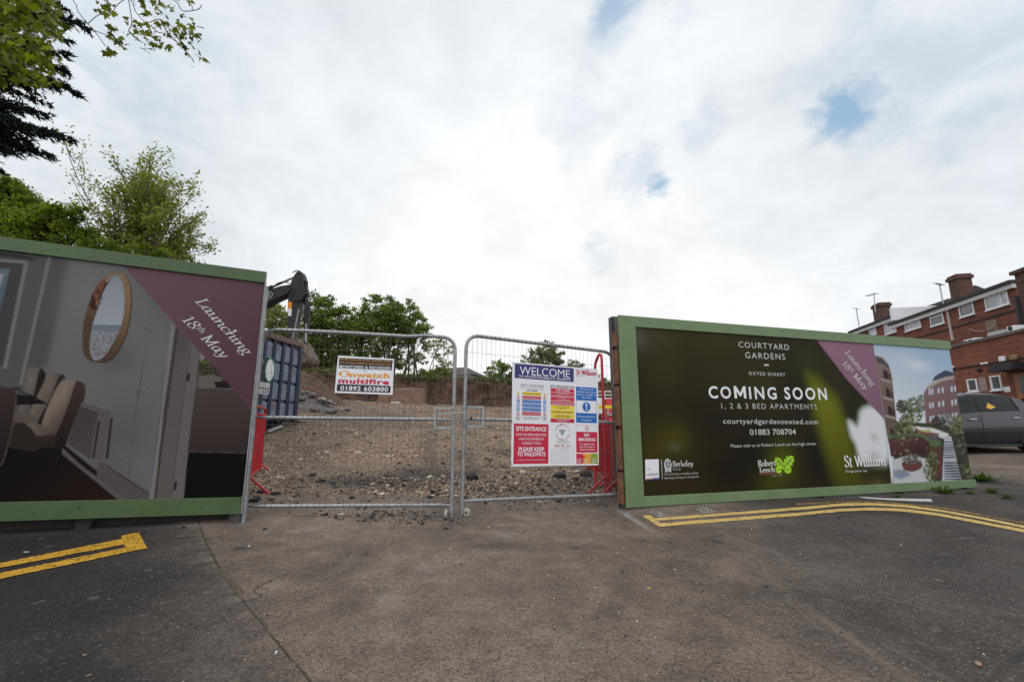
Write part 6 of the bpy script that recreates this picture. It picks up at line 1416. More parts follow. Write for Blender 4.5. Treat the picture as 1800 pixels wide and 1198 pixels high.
def conifer():
    r = np.random.default_rng(31); Y = 8.0
    b = P(-330, 700, Y); b[2] = h(b[0], b[1])
    root = thing('conifer_tree', b, 'near black conifer with drooping feathery sprays at the left edge', 'tree')
    C, S, K, D = [], [], [], []
    mb = MB(); tp = P(-330, -500, Y)
    mb.tube([b, (b + tp) / 2, tp], [.28, .22, .1], 10)
    tips = [(136, 162, 1), (122, 241, 1), (88, 270, 1), (152, 48, .9), (120, 128, .9), (78, 198, .9), (112, 12, .9), (60, 225, .8), (20, 262, .8), (120, 70, .7), (118, 95, .8), (95, 150, .8), (35, 190, .8), (10, 225, .8), (60, 160, .8), (20, 120, .8), (40, 80, .7), (60, 30, .7), (10, 20, .7), (-10, 160, .8), (-20, 90, .8), (5, 300, .35), (90, 40, .8), (80, 110, .8), (-30, 230, .7), (0, 245, .8), (-40, 20, .8), (45, 245, .7), (30, 140, 1), (0, 180, 1), (50, 110, 1), (-10, 120, 1), (30, 60, 1), (0, 40, 1), (70, 80, 1), (-30, 70, 1), (-20, 0, 1), (50, 0, 1), (80, 180, .8), (40, 215, .9), (-20, 200, 1), (10, 205, .9), (100, 235, .7)]
    for (x, y, w) in tips:
        yy = Y + r.uniform(-.9, .9); e = P(x, y, yy); s = P(x - r.uniform(190, 260), y - r.uniform(-10, 60), yy + r.uniform(-.3, .3))
        n = 26; t = np.linspace(0, 1, n); ax = s + (e - s) * t[:, None] + np.array([0, 0, .34])[None] * (np.sin(t * math.pi) * .7)[:, None]
        mb.tube(list(ax[::5]) + [ax[-1]], [.028, .024, .02, .014, .009, .004, .003][:len(ax[::5]) + 1], 4)
        for i in range(2, n):
            d0 = ax[min(i + 1, n - 1)] - ax[max(i - 1, 0)]; d0 /= np.linalg.norm(d0)
            for _ in range(4 if w > .5 else 2):
                e = d0 + np.array([0, r.normal() * .8, r.normal() * .35 - .25]); e /= np.linalg.norm(e); Ls = (.16 + .5 * (1 - t[i])) * r.uniform(.6, 1.15) * w; m_ = max(8, int(Ls * 75))
                u = r.random((m_, 1)); pos = ax[i] + e * Ls * u + np.array([0, 0, -.22]) * Ls * u * u
                dd = e + r.normal(size=(m_, 3)) * .38 + np.array([0, 0, -.3]) * u; dd /= np.linalg.norm(dd, axis=1)[:, None]
                ln = r.uniform(.05, .12, m_); C.append(pos + dd * ln[:, None] * .4); S.append(ln); D.append(dd); q = r.random((m_, 1)); K.append(np.array((.006, .012, .008)) * (1 - q) + np.array((.020, .034, .019)) * q)
    C = np.concatenate(C); S = np.concatenate(S); K = np.concatenate(K); D = np.concatenate(D)
    sl = np.array([(-.5, 0, 0), (-.1, .13, 0), (.62, 0, 0), (-.1, -.13, 0)])
    leaves('crown', C, S * 1.25, K, NEEDLE, root, 3, shape=sl, dirs=D, jitter=.5)
    mb.build('trunk', BARK, root)
conifer()

def maple():
    r = np.random.default_rng(41); Y = 4.6
    b = np.array([-7.4, 4.4, 0]); b[2] = h(b[0], b[1])
    root = thing('maple_tree', b, 'maple with yellow green lobed leaves overhanging the top left corner', 'tree')
    mb = MB(); C, S, D = [], [], []
    top = P(-260, -160, 4.7)
    mb.tube([b - (0, 0, .2), b + (0, 0, 2.0), top + (-.6, 0, -.5), top], [.2, .17, .13, .1], 10)
    twigs = [([(-260, -160), (-60, -90), (70, -60), (128, 0), (137, 20), (154, 42), (166, 54), (180, 74), (186, 82)], [(171, 52), (166, 54)]),
             ([(154, 42), (168, 30), (178, 25), (192, 27)], []), ([(166, 54), (182, 60), (196, 65)], []),
             ([(-260, -160), (0, -140), (150, -60), (225, -5), (238, 20), (258, 40), (280, 34), (296, 62), (312, 75), (322, 84), (338, 104), (340, 110)], []),
             ([(225, -5), (205, 10), (196, 25), (176, 26)], []), ([(225, -5), (232, 40), (226, 55), (240, 68), (252, 76)], []), ([(258, 40), (276, 56), (284, 58)], []), ([(280, 34), (300, 45), (308, 52)], []),
             ([(0, -140), (200, -60), (302, -2), (316, 14), (324, 20), (348, 17), (355, 8)], []), ([(338, 17.5), (337, 10), (330, 5)], []), ([(312, 75), (304, 66), (296, 62)], [])]
    for pts, _ in twigs:
        yy = Y + r.uniform(-.12, .12); mb.tube([P(x, y, yy) for x, y in _smooth(pts, 3)], [.011 if pts[0][0] < 10 else .005] + [.0045] * (len(_smooth(pts, 3)) - 2) + [.0025], 5)
    def put(x, y, n, sp, dy=.14, s=.085):
        for _ in range(n):
            C.append(P(x + r.normal() * sp, y + r.normal() * sp, Y + r.normal() * dy)); S.append(s * r.uniform(.42, 1.15))
    for (x, y, n, sp) in ((180, 91, 2, 3), (192, 85, 3, 5), (198, 96, 2, 3), (206, 65, 9, 8), (216, 78, 6, 5), (198, 52, 4, 4), (180, 10, 9, 8), (200, 18, 9, 9), (225, 40, 10, 10), (245, 52, 12, 10), (262, 62, 14, 11), (282, 52, 12, 11), (262, 20, 6, 8), (290, 12, 9, 9), (310, 30, 7, 8), (316, 46, 12, 10), (336, 55, 10, 9), (342, 46, 5, 5), (300, 72, 10, 10), (280, 84, 7, 7), (258, 80, 5, 6), (328, 72, 8, 8), (342, 76, 5, 5), (332, 94, 2, 3), (352, 98, 5, 5), (339, 114, 1, 1), (330, 5, 2, 3), (338, 4, 1, 1), (245, 4, 8, 8), (276, 4, 6, 8), (300, -8, 6, 8), (312, 84, 4, 5)):
        put(x, y, n, sp)
    for _ in range(760):
        x, y = r.uniform(-30, 118), r.uniform(-25, 150)
        lim = np.interp(y, [-20, 30, 50, 90, 110, 150], [95, 108, 122, 88, 112, 108]); 
        if x > lim + r.normal() * 4: continue
        put(x, y, 1, 1, .35, .095)
    C = np.array(C); S = np.array(S); n = len(C)
    a = []                                  # five-lobed leaf outline
    for i, (ang, rad) in enumerate([(180, .12), (205, .42), (232, .30), (252, .52), (284, .30), (300, .62), (318, .34), (0, .78), (42, .34), (60, .62), (76, .30), (108, .52), (128, .30), (155, .42)]):
        a.append((rad * math.cos(R(ang)), rad * math.sin(R(ang)), .10 * (rad > .5) * -1))
    k = r.random((n, 1)); K = (np.array((.032, .048, .006)) * (1 - k) + np.array((.205, .225, .018)) * k) * r.uniform(.75, 1.15, (n, 1))
    D = np.tile(np.array([.35, 0, -.9]), (n, 1))
    leaves('crown', C, S, K, LEAFN, root, 6, shape=np.array(a), up=.3, dirs=D, jitter=2.2)
    mb.build('branches', mat('dark_twig', (.03, .024, .02), .8), root)
maple()

# ------------------------------------------------------------------ small plants
def weed(label, px, py, hgt, n, col, name='weed', group='weeds at the hoarding foot', wide=.5, seed=1):
    r = np.random.default_rng(seed); p = G(px, py); root = thing(name, p, label, 'plant', group); V, F, K = [], [], []
    for i in range(n):
        a = r.uniform(0, 2 * math.pi); L = hgt * r.uniform(.6, 1.2); w = L * r.uniform(.12, .2) * wide; d = np.array([math.cos(a), math.sin(a), 0]); s = np.array([-d[1], d[0], 0])
        lean = r.uniform(.1, 1.25); L *= .55 + .6 * r.random(); p0 = p + np.array([r.normal() * hgt * .35, r.normal() * hgt * .25, 0]); b = len(V)
        for j, (t, ww) in enumerate(((0, .4), (.35, 1.0), (.7, .9), (1.0, .05))):
            c = p0 + d * L * lean * t + np.array([0, 0, L * (t - .5 * lean * t * t)]); V += [c + s * w * ww, c - s * w * ww]; K += [np.array(col) * r.uniform(.7, 1.3)] * 2
        F += [(b + 2 * j, b + 2 * j + 1, b + 2 * j + 3, b + 2 * j + 2) for j in range(3)]
    np_mesh('leaves', np.array(V) - p, np.array(F), LEAFN, root, np.array(K)); return root
weed('broad leaved weed in front of the right end of the olive hoarding', 1664, 867, .17, 22, (.08, .125, .025), wide=.9, seed=1)
weed('green weed tuft growing past the right end of the olive hoarding', 1728, 846, .2, 70, (.06, .11, .022), wide=.5, seed=2)
weed('small grass tuft under the hoarding edge', 1578, 874, .07, 40, (.06, .10, .02), wide=.35, seed=3)
weed('low mossy weed patch on the rough ground right of the hoarding', 1744, 866, .10, 90, (.10, .125, .03), wide=.4, seed=4)
weed('flat yellowish weed patch at the edge of the rough tarmac', 1705, 868, .08, 70, (.115, .125, .03), wide=.4, seed=5)
weed('tiny moss clump below the dining room hoarding', 322, 927, .022, 60, (.06, .09, .015), wide=.7, seed=6)
weed('sprawling weed with pale stems at the far edge of the weed patch', 1772, 876, .09, 60, (.09, .10, .03), wide=.35, seed=7)
def bank_grass():
    r = np.random.default_rng(77); n = 9000; X = r.uniform(-13, 9, n); crest = 26.0 + 1.1 * (vnoise(X + 40, X * 0, 3, 3, 0.35) - 0.5); Y = crest + .62 + np.abs(r.normal(0, 1.0, n)); Z = H(X, Y)
    L = r.uniform(.12, .5, n) * (.5 + vnoise(X + 9, Y, 2, 3, .9)); a = r.uniform(0, 6.28, n); d = np.stack([np.cos(a), np.sin(a), np.zeros(n)], -1) * .025; B = np.stack([X, Y, Z - .03], -1)
    tip = B + np.stack([r.normal(0, .12, n) * L, r.normal(0, .12, n) - .05, L], -1)
    V = np.stack([B - d, B + d, tip], 1).reshape(-1, 3); k = r.random((n, 1)); K = np.array((.10, .10, .035)) * (1 - k) + np.array((.19, .15, .075)) * k; K[r.random(n) < .35] = (.05, .085, .02)
    o = np_mesh('rough_grass', V, np.arange(3 * n).reshape(-1, 3), LEAF, None, np.repeat(K, 3, 0)); tag(o, 'dry rough grass along the top of the bank', 'grass', kind='stuff')
bank_grass()

# ------------------------------------------------------------------ houses
def brick_mat(name, c1, c2, mortar, f, scale=1.0):
    m = bpy.data.materials.new(name); m.use_nodes = True; t = NT(m.node_tree); b = t.n['Principled BSDF']
    tc = t.new('ShaderNodeTexCoord').outputs['Object']
    cb = t.new('ShaderNodeCombineXYZ'); sx = t.new('ShaderNodeSeparateXYZ'); t.l.new(tc, sx.inputs[0])
    t.l.new(t.math('ADD', t.math('MULTIPLY', sx.outputs[0], f.u[0] + .35), t.math('MULTIPLY', sx.outputs[1], f.u[1] + .1)), cb.inputs[0]); t.l.new(sx.outputs[2], cb.inputs[1])
    bt = t.new('ShaderNodeTexBrick'); t.l.new(cb.outputs[0], bt.inputs['Vector'])
    bt.inputs['Scale'].default_value = 1.0; bt.inputs['Brick Width'].default_value = .225 * scale; bt.inputs['Row Height'].default_value = .075 * scale; bt.inputs['Mortar Size'].default_value = .008; bt.inputs['Bias'].default_value = .0
    bt.inputs['Color1'].default_value = v4(c1); bt.inputs['Color2'].default_value = v4(c2); bt.inputs['Mortar'].default_value = v4(mortar)
    n = t.noise(tc, .9, 6, .65); n2 = t.noise(tc, 7, 4, .6)
    c = t.mix(1.0, bt.outputs[0], t.mix(n, (.6, .6, .6, 1), (1.35, 1.3, 1.25, 1)), 'MULTIPLY'); c = t.mix(1.0, c, t.mix(n2, (.75, .75, .75, 1), (1.22, 1.22, 1.22, 1)), 'MULTIPLY')
    t.put(b.inputs['Base Color'], c); b.inputs['Roughness'].default_value = .9
    t.l.new(t.bump(bt.outputs[1], -.4, .01), b.inputs['Normal'])
    return m
UPVC = mat('white_window_frame', (.72, .72, .74), .4, 0, .06); GLASS = mat('window_glass', (.075, .085, .095), .06, 0, .25, 1.2, spec=.8); NET = mat('net_curtain_glass', (.36, .385, .42), .12, 0, .22, 1.5, spec=.6)
DARKTRIM = mat('dark_brick_course', (.03, .018, .016), .9, 0, .2); GUTTER = mat('white_gutter', (.6, .6, .6), .5, 0, .1); FELT = mat('dark_roof_edge', (.03, .028, .028), .8)
def win_px(f, parent, x0, x1, yl, yr, hl, glass=GLASS, mull=(), top=None, d=.0, fw=.05):
    """window on a wall plane: left px x0, right px x1, top y at left yl and at right yr, height hl px at the left"""
    a0, b1 = f.px(x0, yl); a1, b1r = f.px(x1, yr); _, b0 = f.px(x0, yl + hl)
    if a0 > a1: a0, a1 = a1, a0
    b1 = (b1 + b1r) / 2
    mb = MB(); f.box(mb, a0, a1, b0, b1, d + .005, d + .012); g = mb.build('window', glass, parent)
    mb = MB()
    for (x, y, z, w) in ((a0, a1, b0, b0 + fw), (a0, a1, b1 - fw, b1), (a0, a0 + fw, b0 + fw, b1 - fw), (a1 - fw, a1, b0 + fw, b1 - fw)): f.box(mb, x, y, z, w, d + .0125, d + .05)
    for q in mull: x = a0 + (a1 - a0) * q; f.box(mb, x - fw / 2, x + fw / 2, b0 + fw + .001, b1 - fw - .001, d + .0126, d + .049)
    if top: z = b1 - (b1 - b0) * top[0]; f.box(mb, a0 + (a1 - a0) * top[1] + fw + .001, a0 + (a1 - a0) * top[2] - fw - .001, z - fw / 2, z + fw / 2, d + .0127, d + .048)
    mb.build('frame', UPVC, g)
    mb = MB(); f.box(mb, a0 - .04, a1 + .04, b0 - .05, b0 - .002, d + .002, d + .09); mb.build('sill', UPVC, g)
    return g
def flats():
    u = np.array([-.198, -.98, 0])                       # runs towards the camera, so that n faces left (the yard)
    F1 = Frame(P(1740, 650, 16.0), u=u); k = F1.px
    g0 = h(F1.o[0], F1.o[1])
    # --- single storey front range
    zp = k(1740, 591)[1]; aN = k(1815, 600)[0] + 1.5; aF = k(1655, 615)[0]; zg = -F1.o[2] + g0 - .3
    root = thing('brick_extension', F1.pt((aN + aF) / 2, zg, -2.6), 'low flat roofed brick building with a brown door behind the grey car', 'building')
    BR1 = brick_mat('orange_red_brick', (.27, .080, .040), (.165, .046, .026), (.135, .085, .06), F1)
    mb = MB(); F1.box(mb, aF, aN, zg, zp - .1, -5.2, 0); mb.build('wall', BR1, root)
    mb = MB(); F1.box(mb, aF - .05, aN + .05, zp - .099, zp, -5.25, .06); mb.build('parapet_coping', mat('coping', (.12, .095, .085), .8, 0, .2, 4), root)
    zc = k(1720, 642)[1]; mb = MB(); F1.box(mb, aF, aN, zc - .035, zc + .035, .001, .02); mb.build('brick_band', DARKTRIM, root)
    win_px(F1, root, 1700.5, 1717.5, 667, 664.5, 21.5, GLASS, fw=.045); win_px(F1, root, 1741, 1759.5, 661, 658.5, 25, GLASS, fw=.045)
    a, b = k(1728, 675); mb = MB(); F1.box(mb, a - .16, a + .16, b - .25, b + .25, .001, .015); mb.build('vent_grille', mat('pale_vent', (.30, .22, .19), .8, 0, .25, 30), root)
    a, b = k(1770.5, 684); mb = MB(); F1.box(mb, a - .13, a + .13, b - .09, b + .09, .001, .012); mb.build('notice', SIGNW, root)
    # door under a dark canopy
    a0, b1 = k(1782, 657); a1 = k(1812, 652)[0]; mb = MB(); F1.box(mb, a0, a1, zg + .3, b1, .002, .03); dr = mb.build('door', mat('brown_door', (.26, .09, .03), .5, 0, .25, 5), root)
    x0, y1 = k(1792, 664); x1, y0 = k(1808, 690); mb = MB(); F1.box(mb, x0, x1, y0, y1, .031, .036); mb.build('door_pane', GLASS, dr)
    a0, b0 = k(1768, 653.5); a1, b1 = k(1815, 643); mb = MB(); F1.poly(mb, [(a0, b0), (a1, b0), (a1, b0 + .22), (a0 + .12, b0 + .2)], .002, .55); mb.build('door_canopy', mat('navy_canopy', (.012, .013, .025), .6), root)
    # alarm boxes and lamps
    for x, y, w, hh, nm, m in ((1765.5, 630.5, .10, .09, 'alarm_box', UPVC), (1786, 628, .13, .09, 'bulkhead_lamp', mat('lamp_brown', (.20, .13, .06), .5)), (1730.5, 639, .045, .04, 'security_lamp', UPVC), (1737, 638, .045, .04, 'security_lamp', UPVC), (1677.5, 644.5, .05, .05, 'security_lamp', UPVC), (1724, 650, .07, .06, 'air_brick', DARKTRIM)):
        a, b = k(x, y); mb = MB(); F1.box(mb, a - w, a + w, b - hh, b + hh, .002, .12); mb.build(nm, m, root, bevel=.03)
    # --- three storey range behind
    F2 = Frame(P(1740, 560, 20.5), u=u); q = F2.px
    ze = q(1700, 526)[1]; aN = q(1784, 500)[0]; aM = q(1579, 600)[0]; zb = g0 - .3 - F2.o[2]
    root = thing('brick_flats', F2.pt((aN + aM) / 2, zb, -4), 'three storey red brick flats with white windows and chimneys, behind the low extension', 'building')
    BR2 = brick_mat('red_brown_brick', (.235, .070, .038), (.14, .042, .026), (.12, .075, .055), F2)
    mb = MB(); F2.box(mb, aM, aN, zb, ze - .02, -8, 0); mb.build('wall', BR2, root)
    FL_ = F2.shift(-.55); ql = FL_.px; aL = ql(1500, 600)[0]
    zl = ql(1540, 569)[1]
    mb = MB(); FL_.box(mb, aL, ql(1577.5, 600)[0] + .5, zb, zl - .02, -7, 0); mb.build('wall', BR2, root)
    for (f, a0, a1, z) in ((F2, aM - .3, aN + .05, ze), (FL_, aL, ql(1575, 600)[0], zl)):
        mb = MB(); f.box(mb, a0, a1, z - .22, z - .02, .001, .16); mb.build('gutter', GUTTER, root)
        mb = MB(); f.box(mb, a0 - .05, a1 + .05, z - .019, z + .12, -.8, .26); mb.build('roof_edge', FELT, root)
    zc = q(1718, 564)[1]; mb = MB(); F2.box(mb, aM, aN, zc - .05, zc + .05, .001, .02); mb.build('brick_band', DARKTRIM, root)
    # pitched tile roof set back from the edge, white dormer cheek
    tile = mat('brown_roof_tiles', (.075, .052, .045), .85, 0, .25, 9, .4, 12)
    zr = F2.shift(-4).px(1640, 527)[1]
    aR = F2.shift(-4.2).px(1676, 520)[0]; aR0 = F2.shift(-.8).px(1655, 535)[0]
    mb = MB(); mb.prism([F2.pt(aM + .4, ze + .12, -.8), F2.pt(aM + .4, zr, -4.2), F2.pt(aM + .4, ze + .12, -7.6)], [F2.pt(aR0, ze + .12, -.8), F2.pt(aR, zr, -4.2), F2.pt(aR, ze + .12, -7.6)]); mb.build('roof', tile, root)
    mb = MB(); mb.prism([FL_.pt(aL, zl + .12, -.4), FL_.pt(aL, zl + 1.3, -3.8), FL_.pt(aL, zl + .12, -7)], [FL_.pt(ql(1560, 600)[0], zl + .12, -.4), FL_.pt(ql(1560, 600)[0], zl + 1.3, -3.8), FL_.pt(ql(1560, 600)[0], zl + .12, -7)]); mb.build('roof', tile, root)
    x0, y1 = ql(1572, 542); x1, y0 = ql(1580, 557); mb = MB(); FL_.box(mb, x0, x0 + .3, zl - .3, y1, -7, .3); mb.build('dormer', UPVC, root, bevel=.02)
    # chimneys
    chim = brick_mat('dark_chimney_brick', (.11, .045, .033), (.075, .032, .025), (.10, .08, .07), F2)
    for f, x0, x1, yt, yb, d in ((F2.shift(-2.2), 1665, 1690, 488, 532, 0), (FL_.shift(-2.0), 1532.5, 1551, 537, 570, 0)):
        a0, b1 = f.px(x0, yt); a1, b0 = f.px(x1, yb); a0, a1 = sorted((a0, a1)); w = (a1 - a0)
        mb = MB(); f.box(mb, a0, a1, b0 - .6, b1 - .28, -.7, .0); c = mb.build('chimney', chim, root)
        mb = MB(); f.box(mb, a0 - .08, a1 + .08, b1 - .279, b1 - .1, -.78, .08); f.box(mb, a0 - .02, a1 + .02, b1 - .099, b1, -.72, .02); mb.build('chimney_cap', chim, c)
        mb = MB(); f.box(mb, a0 - .1, a1 + .12, b0 - .7, b0 + .35, -.76, .06); mb.build('chimney_base', chim, c)
    # windows
    win_px(F2, root, 1590.5, 1618, 567.5, 560, 16, NET, (.33,), (.3, .33, 1)); win_px(F2, root, 1634.5, 1657.5, 553, 546.5, 22, GLASS, (), (.28, 0, 1)); win_px(F2, root, 1685.5, 1711, 537, 530.5, 22.5, GLASS, ()); win_px(F2, root, 1731, 1771.5, 523, 511.5, 24, NET, (.7,))
    win_px(FL_, root, 1554, 1577, 567.5, 562, 22, NET, (.68,)); win_px(FL_, root, 1528, 1540, 577, 574, 14, NET)
    a0, b1 = q(1731, 562); a1, b0 = q(1757, 590); mb = MB(); F2.box(mb, a0, a1, b0 - .3, b1 - .1, .002, .012); mb.build('rendered_panel', mat('pebble_render', (.20, .15, .115), .95, 0, .25, 30, .4, 60), root)
    a0, b1 = q(1667, 541); a1, b0 = q(1672.5, 585); mb = MB(); F2.box(mb, a0, a1 - .02, b0 - .4, b1, .002, .06); mb.build('drain_pipe', mat('grey_white_pipe', (.45, .42, .41), .6), root)
    mb = MB(); mb.tube([F2.W(1706, 577, .06), F2.W(1716, 581, .08), F2.W(1731, 582, .08), F2.W(1745, 577, .08), F2.W(1757, 568, .08)], .02, 5); mb.build('cable', mat('pale_cable', (.35, .28, .24), .7), root, smooth=True)
    # roof-top units on the extension
    for x, y, w, hh, dd, l, dark in ((1703, 596.5, .33, .02, .4, 'white box unit with dark vents on the flat roof, nearer the hoarding', 1), (1750, 583, .42, .02, .4, 'low pale grey unit on the flat roof', 0), (1776, 577, .17, .09, .4, 'white air conditioner with round dark fan on the flat roof', 2)):
        f = F1.shift(-1.6); a, b = f.px(x, y); zr = zp - .02; rt = thing('roof_unit', f.pt(a, zr - .0), l, 'air conditioner', 'units on the flat roof')
        mb = MB(); f.box(mb, a - w, a + w, zr + .001, b + hh, -dd, 0); mb.build('casing', UPVC if dark else mat('grey_unit', (.42, .43, .44), .5), rt, bevel=.02)
        if dark == 2: mb = MB(); mb.lathe([(.085, 0), (.085, .02)], f.pt(a, b, .001), f.n, 20); mb.build('fan_grille', FELT, rt)
        if dark == 1:
            for s in (-.2, .05): mb = MB(); f.box(mb, a + s - .07, a + s + .07, b - .1, b - .02, .001, .02); mb.build('vent', FELT, rt)
    # neighbour at the right edge
    f = F2.shift(1.0); a0 = f.px(1786, 500)[0]; zt = f.px(1792, 480)[1]; rt = thing('brick_block', f.pt(a0 + 3, zb, -3), 'dark brick block with a stepped chimney at the right edge of the photo', 'building')
    mb = MB(); f.box(mb, a0, a0 + 7, zb, f.px(1790, 498)[1], -7, 0); mb.build('wall', chim, rt)
    mb = MB(); f.box(mb, a0 + .05, a0 + 1.4, f.px(1790, 498)[1] + .001, zt, -1.0, .03); c = mb.build('chimney', chim, rt)
    mb = MB(); f.box(mb, a0 - .06, a0 + 1.5, zt + .001, zt + .14, -1.1, .12); mb.build('chimney_cap', chim, c)
    mb = MB(); f.box(mb, a0 - .1, a0 + .02, zb, f.px(1790, 520)[1], .002, .12); mb.build('drain_pipe', FELT, rt)
    # aerials
    alu = mat('aerial_metal', (.35, .35, .36), .4, .6)
    for (pts, el, Y, l) in (([(1509.5, 568), (1505, 542)], [(1501, 541.5), (1508, 542.5)], 33, 'short aerial mast left of the far chimney'), ([(1537, 536), (1536, 517)], [(1522, 520.5), (1542, 515), (1529, 519), (1536, 517)], 31, 'wide television aerial on the far chimney'), ([(1656, 522), (1651, 498)], [(1646, 497.5), (1655, 501)], 24, 'aerial mast beside the larger chimney')):
        b = P(*pts[0], Y); rt = thing('aerial', b, l, 'aerial', 'aerials on the brick flats')
        mb = MB(); mb.tube([P(*pts[0], Y) - (0, 0, .5), P(*pts[1], Y)], .032, 6); mb.build('mast', alu, rt)
        mb = MB(); mb.tube([P(*el[0], Y), P(*el[1], Y)], .03, 5); mb.build('boom', alu, rt)
        for t in (.1, .3, .5, .7, .9):
            p = P(*el[0], Y) * (1 - t) + P(*el[1], Y) * t; mb = MB(); mb.tube([p + (-.02, -.25, -.1), p + (.02, .25, .1)], .014, 4); mb.build('element', alu, rt)
flats()
def far_house():
    f = Frame(P(815, 660, 75), -18); k = f.px; rt = thing('house', f.pt(*k(815, 680)), 'distant pale house with grey roof seen between the gates beyond the bank', 'house')
    zb = k(815, 690)[1]; ze = k(815, 658.5)[1]; a0 = k(798, 660)[0] - 5; a1 = k(826, 660)[0]
    mb = MB(); f.box(mb, a0, a1, zb - 4, ze, -7, 0); mb.build('wall', mat('pale_render', (.42, .40, .38), .9), rt)
    zr = k(800, 646)[1]; mb = MB(); mb.prism([f.pt(a0 - .3, ze, .5), f.pt(a1 + 1.0, ze, .5), f.pt(a1 - 2.2, zr + .5, -3.5), f.pt(a0 - .3, zr + .5, -3.5)], [f.pt(a0 - .3, ze, -7.5), f.pt(a1 + 1.0, ze, -7.5), f.pt(a1 - 2.2, zr + .5, -3.6), f.pt(a0 - .3, zr + .5, -3.6)]); mb.build('roof', mat('grey_brown_tiles', (.085, .068, .062), .9, 0, .2, 3), rt)
    f = Frame(P(846, 664, 80), 10); k = f.px; rt = thing('house', f.pt(*k(846, 675)), 'sliver of a second distant roof right of the pale house', 'house'); a0, a1 = k(838, 665)[0], k(850, 665)[0]; zt = k(845, 658)[1]; zb = k(845, 668)[1]
    mb = MB(); f.box(mb, a0, a1 - .6, zb - 6, zb, -5, 0); mb.build('wall', mat('pale_render', (.42, .40, .38), .9), rt)
    mb = MB(); mb.prism([f.pt(a0 - .3, zb, .3), f.pt(a1 + .3, zb, .3), f.pt((a0 + a1) / 2 - .5, zt, .3)], [f.pt(a0 - .3, zb, -5.3), f.pt(a1 + .3, zb, -5.3), f.pt((a0 + a1) / 2 - .5, zt, -5.3)]); mb.build('roof', MATS['grey_brown_tiles'], rt)
far_house()
def far_site():
    """beyond the right barriers: white post, railings, red and white water barrier, yellow boards"""
    white = mat('white_painted_metal', (.66, .66, .67), .5, 0, .08)
    p = P(1084, 735, 19); z = h(p[0], p[1]); rt = thing('white_post', (p[0], p[1], z), 'tall white post beyond the right red barriers', 'post'); t = P(1084, 666, 19)
    mb = MB(); mb.box(p[0] - .11, p[0] + .11, p[1] - .11, p[1] + .11, z - .1, t[2]); mb.build('pole', white, rt, bevel=.01); mb = MB(); mb.box(p[0] - .13, p[0] + .13, p[1] - .13, p[1] + .13, t[2] + .001, t[2] + .05); mb.build('cap', white, rt)
    Y = 21; a = P(1050, 690, Y); b = P(1100, 690, Y); rt = thing('railing', onG(a[0], a[1]), 'white railing beyond the right red barriers', 'railing'); zt = P(1060, 688, Y)[2]; zl = P(1060, 700, Y)[2]; g = h(a[0], a[1])
    for z in (zt, (zt + zl) / 2, zl): mb = MB(); mb.tube([(a[0], Y, z), (b[0], Y, z)], .03, 6); mb.build('rail', white, rt)
    for i in range(5): x = a[0] + (b[0] - a[0]) * i / 4; mb = MB(); mb.tube([(x, Y, g - .1), (x, Y, zt)], .03, 6); mb.build('post', white, rt)
    Y = 17; rt = None
    for i, (x0, x1, c, l) in enumerate(((1064, 1088, RED, 'red plastic water barrier behind the right red barriers'), (1047, 1063, white, 'white plastic water barrier left of the red one'))):
        a = P(x0, 710, Y - .1 * i); b = P(x1, 710, Y - .1 * i); z1 = P(x0, 700.5, Y)[2]; z0 = P(x0, 712, Y)[2]; rt = thing('water_barrier', onG((a[0] + b[0]) / 2, Y), l, 'barrier', 'plastic water barriers far inside the site'); g = min(h(a[0], Y), z0 - .3)
        mb = MB(); mb.prism([(a[0], Y - .28, g), (a[0], Y + .28, g), (a[0], Y + .2, (g + z1) / 2), (a[0], Y + .12, z1), (a[0], Y - .12, z1), (a[0], Y - .2, (g + z1) / 2)], [(b[0], Y - .28, g), (b[0], Y + .28, g), (b[0], Y + .2, (g + z1) / 2), (b[0], Y + .12, z1), (b[0], Y - .12, z1), (b[0], Y - .2, (g + z1) / 2)]); mb.build('body', c, rt, bevel=.03)
        for q in (.3, .7): x = a[0] + (b[0] - a[0]) * q; mb = MB(); mb.lathe([(.05, 0), (.05, .02)], (x, Y - .175, (g + z1) / 2 + .17), (0, -1, .1), 12); mb.build('lifting_hole', white if c is RED else FELT, rt)
    Y = 15; a = P(1048, 716, Y); b = P(1090, 720, Y); rt = thing('barrier_board', onG(a[0], Y), 'yellow barrier board on short legs in front of the red water barrier', 'barrier'); z1 = P(1060, 712, Y)[2]; z0 = P(1060, 718, Y)[2]
    mb = MB(); mb.box(a[0], b[0], Y - .015, Y + .015, z0, z1); mb.build('board', SYEL, rt)
    for q in (.1, .5, .9): x = a[0] + (b[0] - a[0]) * q; mb = MB(); mb.tube([(x, Y + .03, z0 - .9), (x, Y + .03, z1)], .02, 6); mb.build('leg', white, rt)
    Y = 12; a = P(1048, 728, Y); b = P(1092, 727, Y); p = thing('plank', onG(a[0], Y), 'pale plank lying across behind the right red barriers', 'plank'); mb = MB(); z = (a[2] + b[2]) / 2; mb.box(a[0], b[0], Y - .1, Y + .1, z - .03, z + .03); mb.build('board', PALEROCK, p)
    for x in (a[0] + .1, b[0] - .1): mb = MB(); mb.box(x - .04, x + .04, Y - .08, Y + .08, h(x, Y) - .05, z - .031); mb.build('bearer', TIMBER_D, p)
far_site()

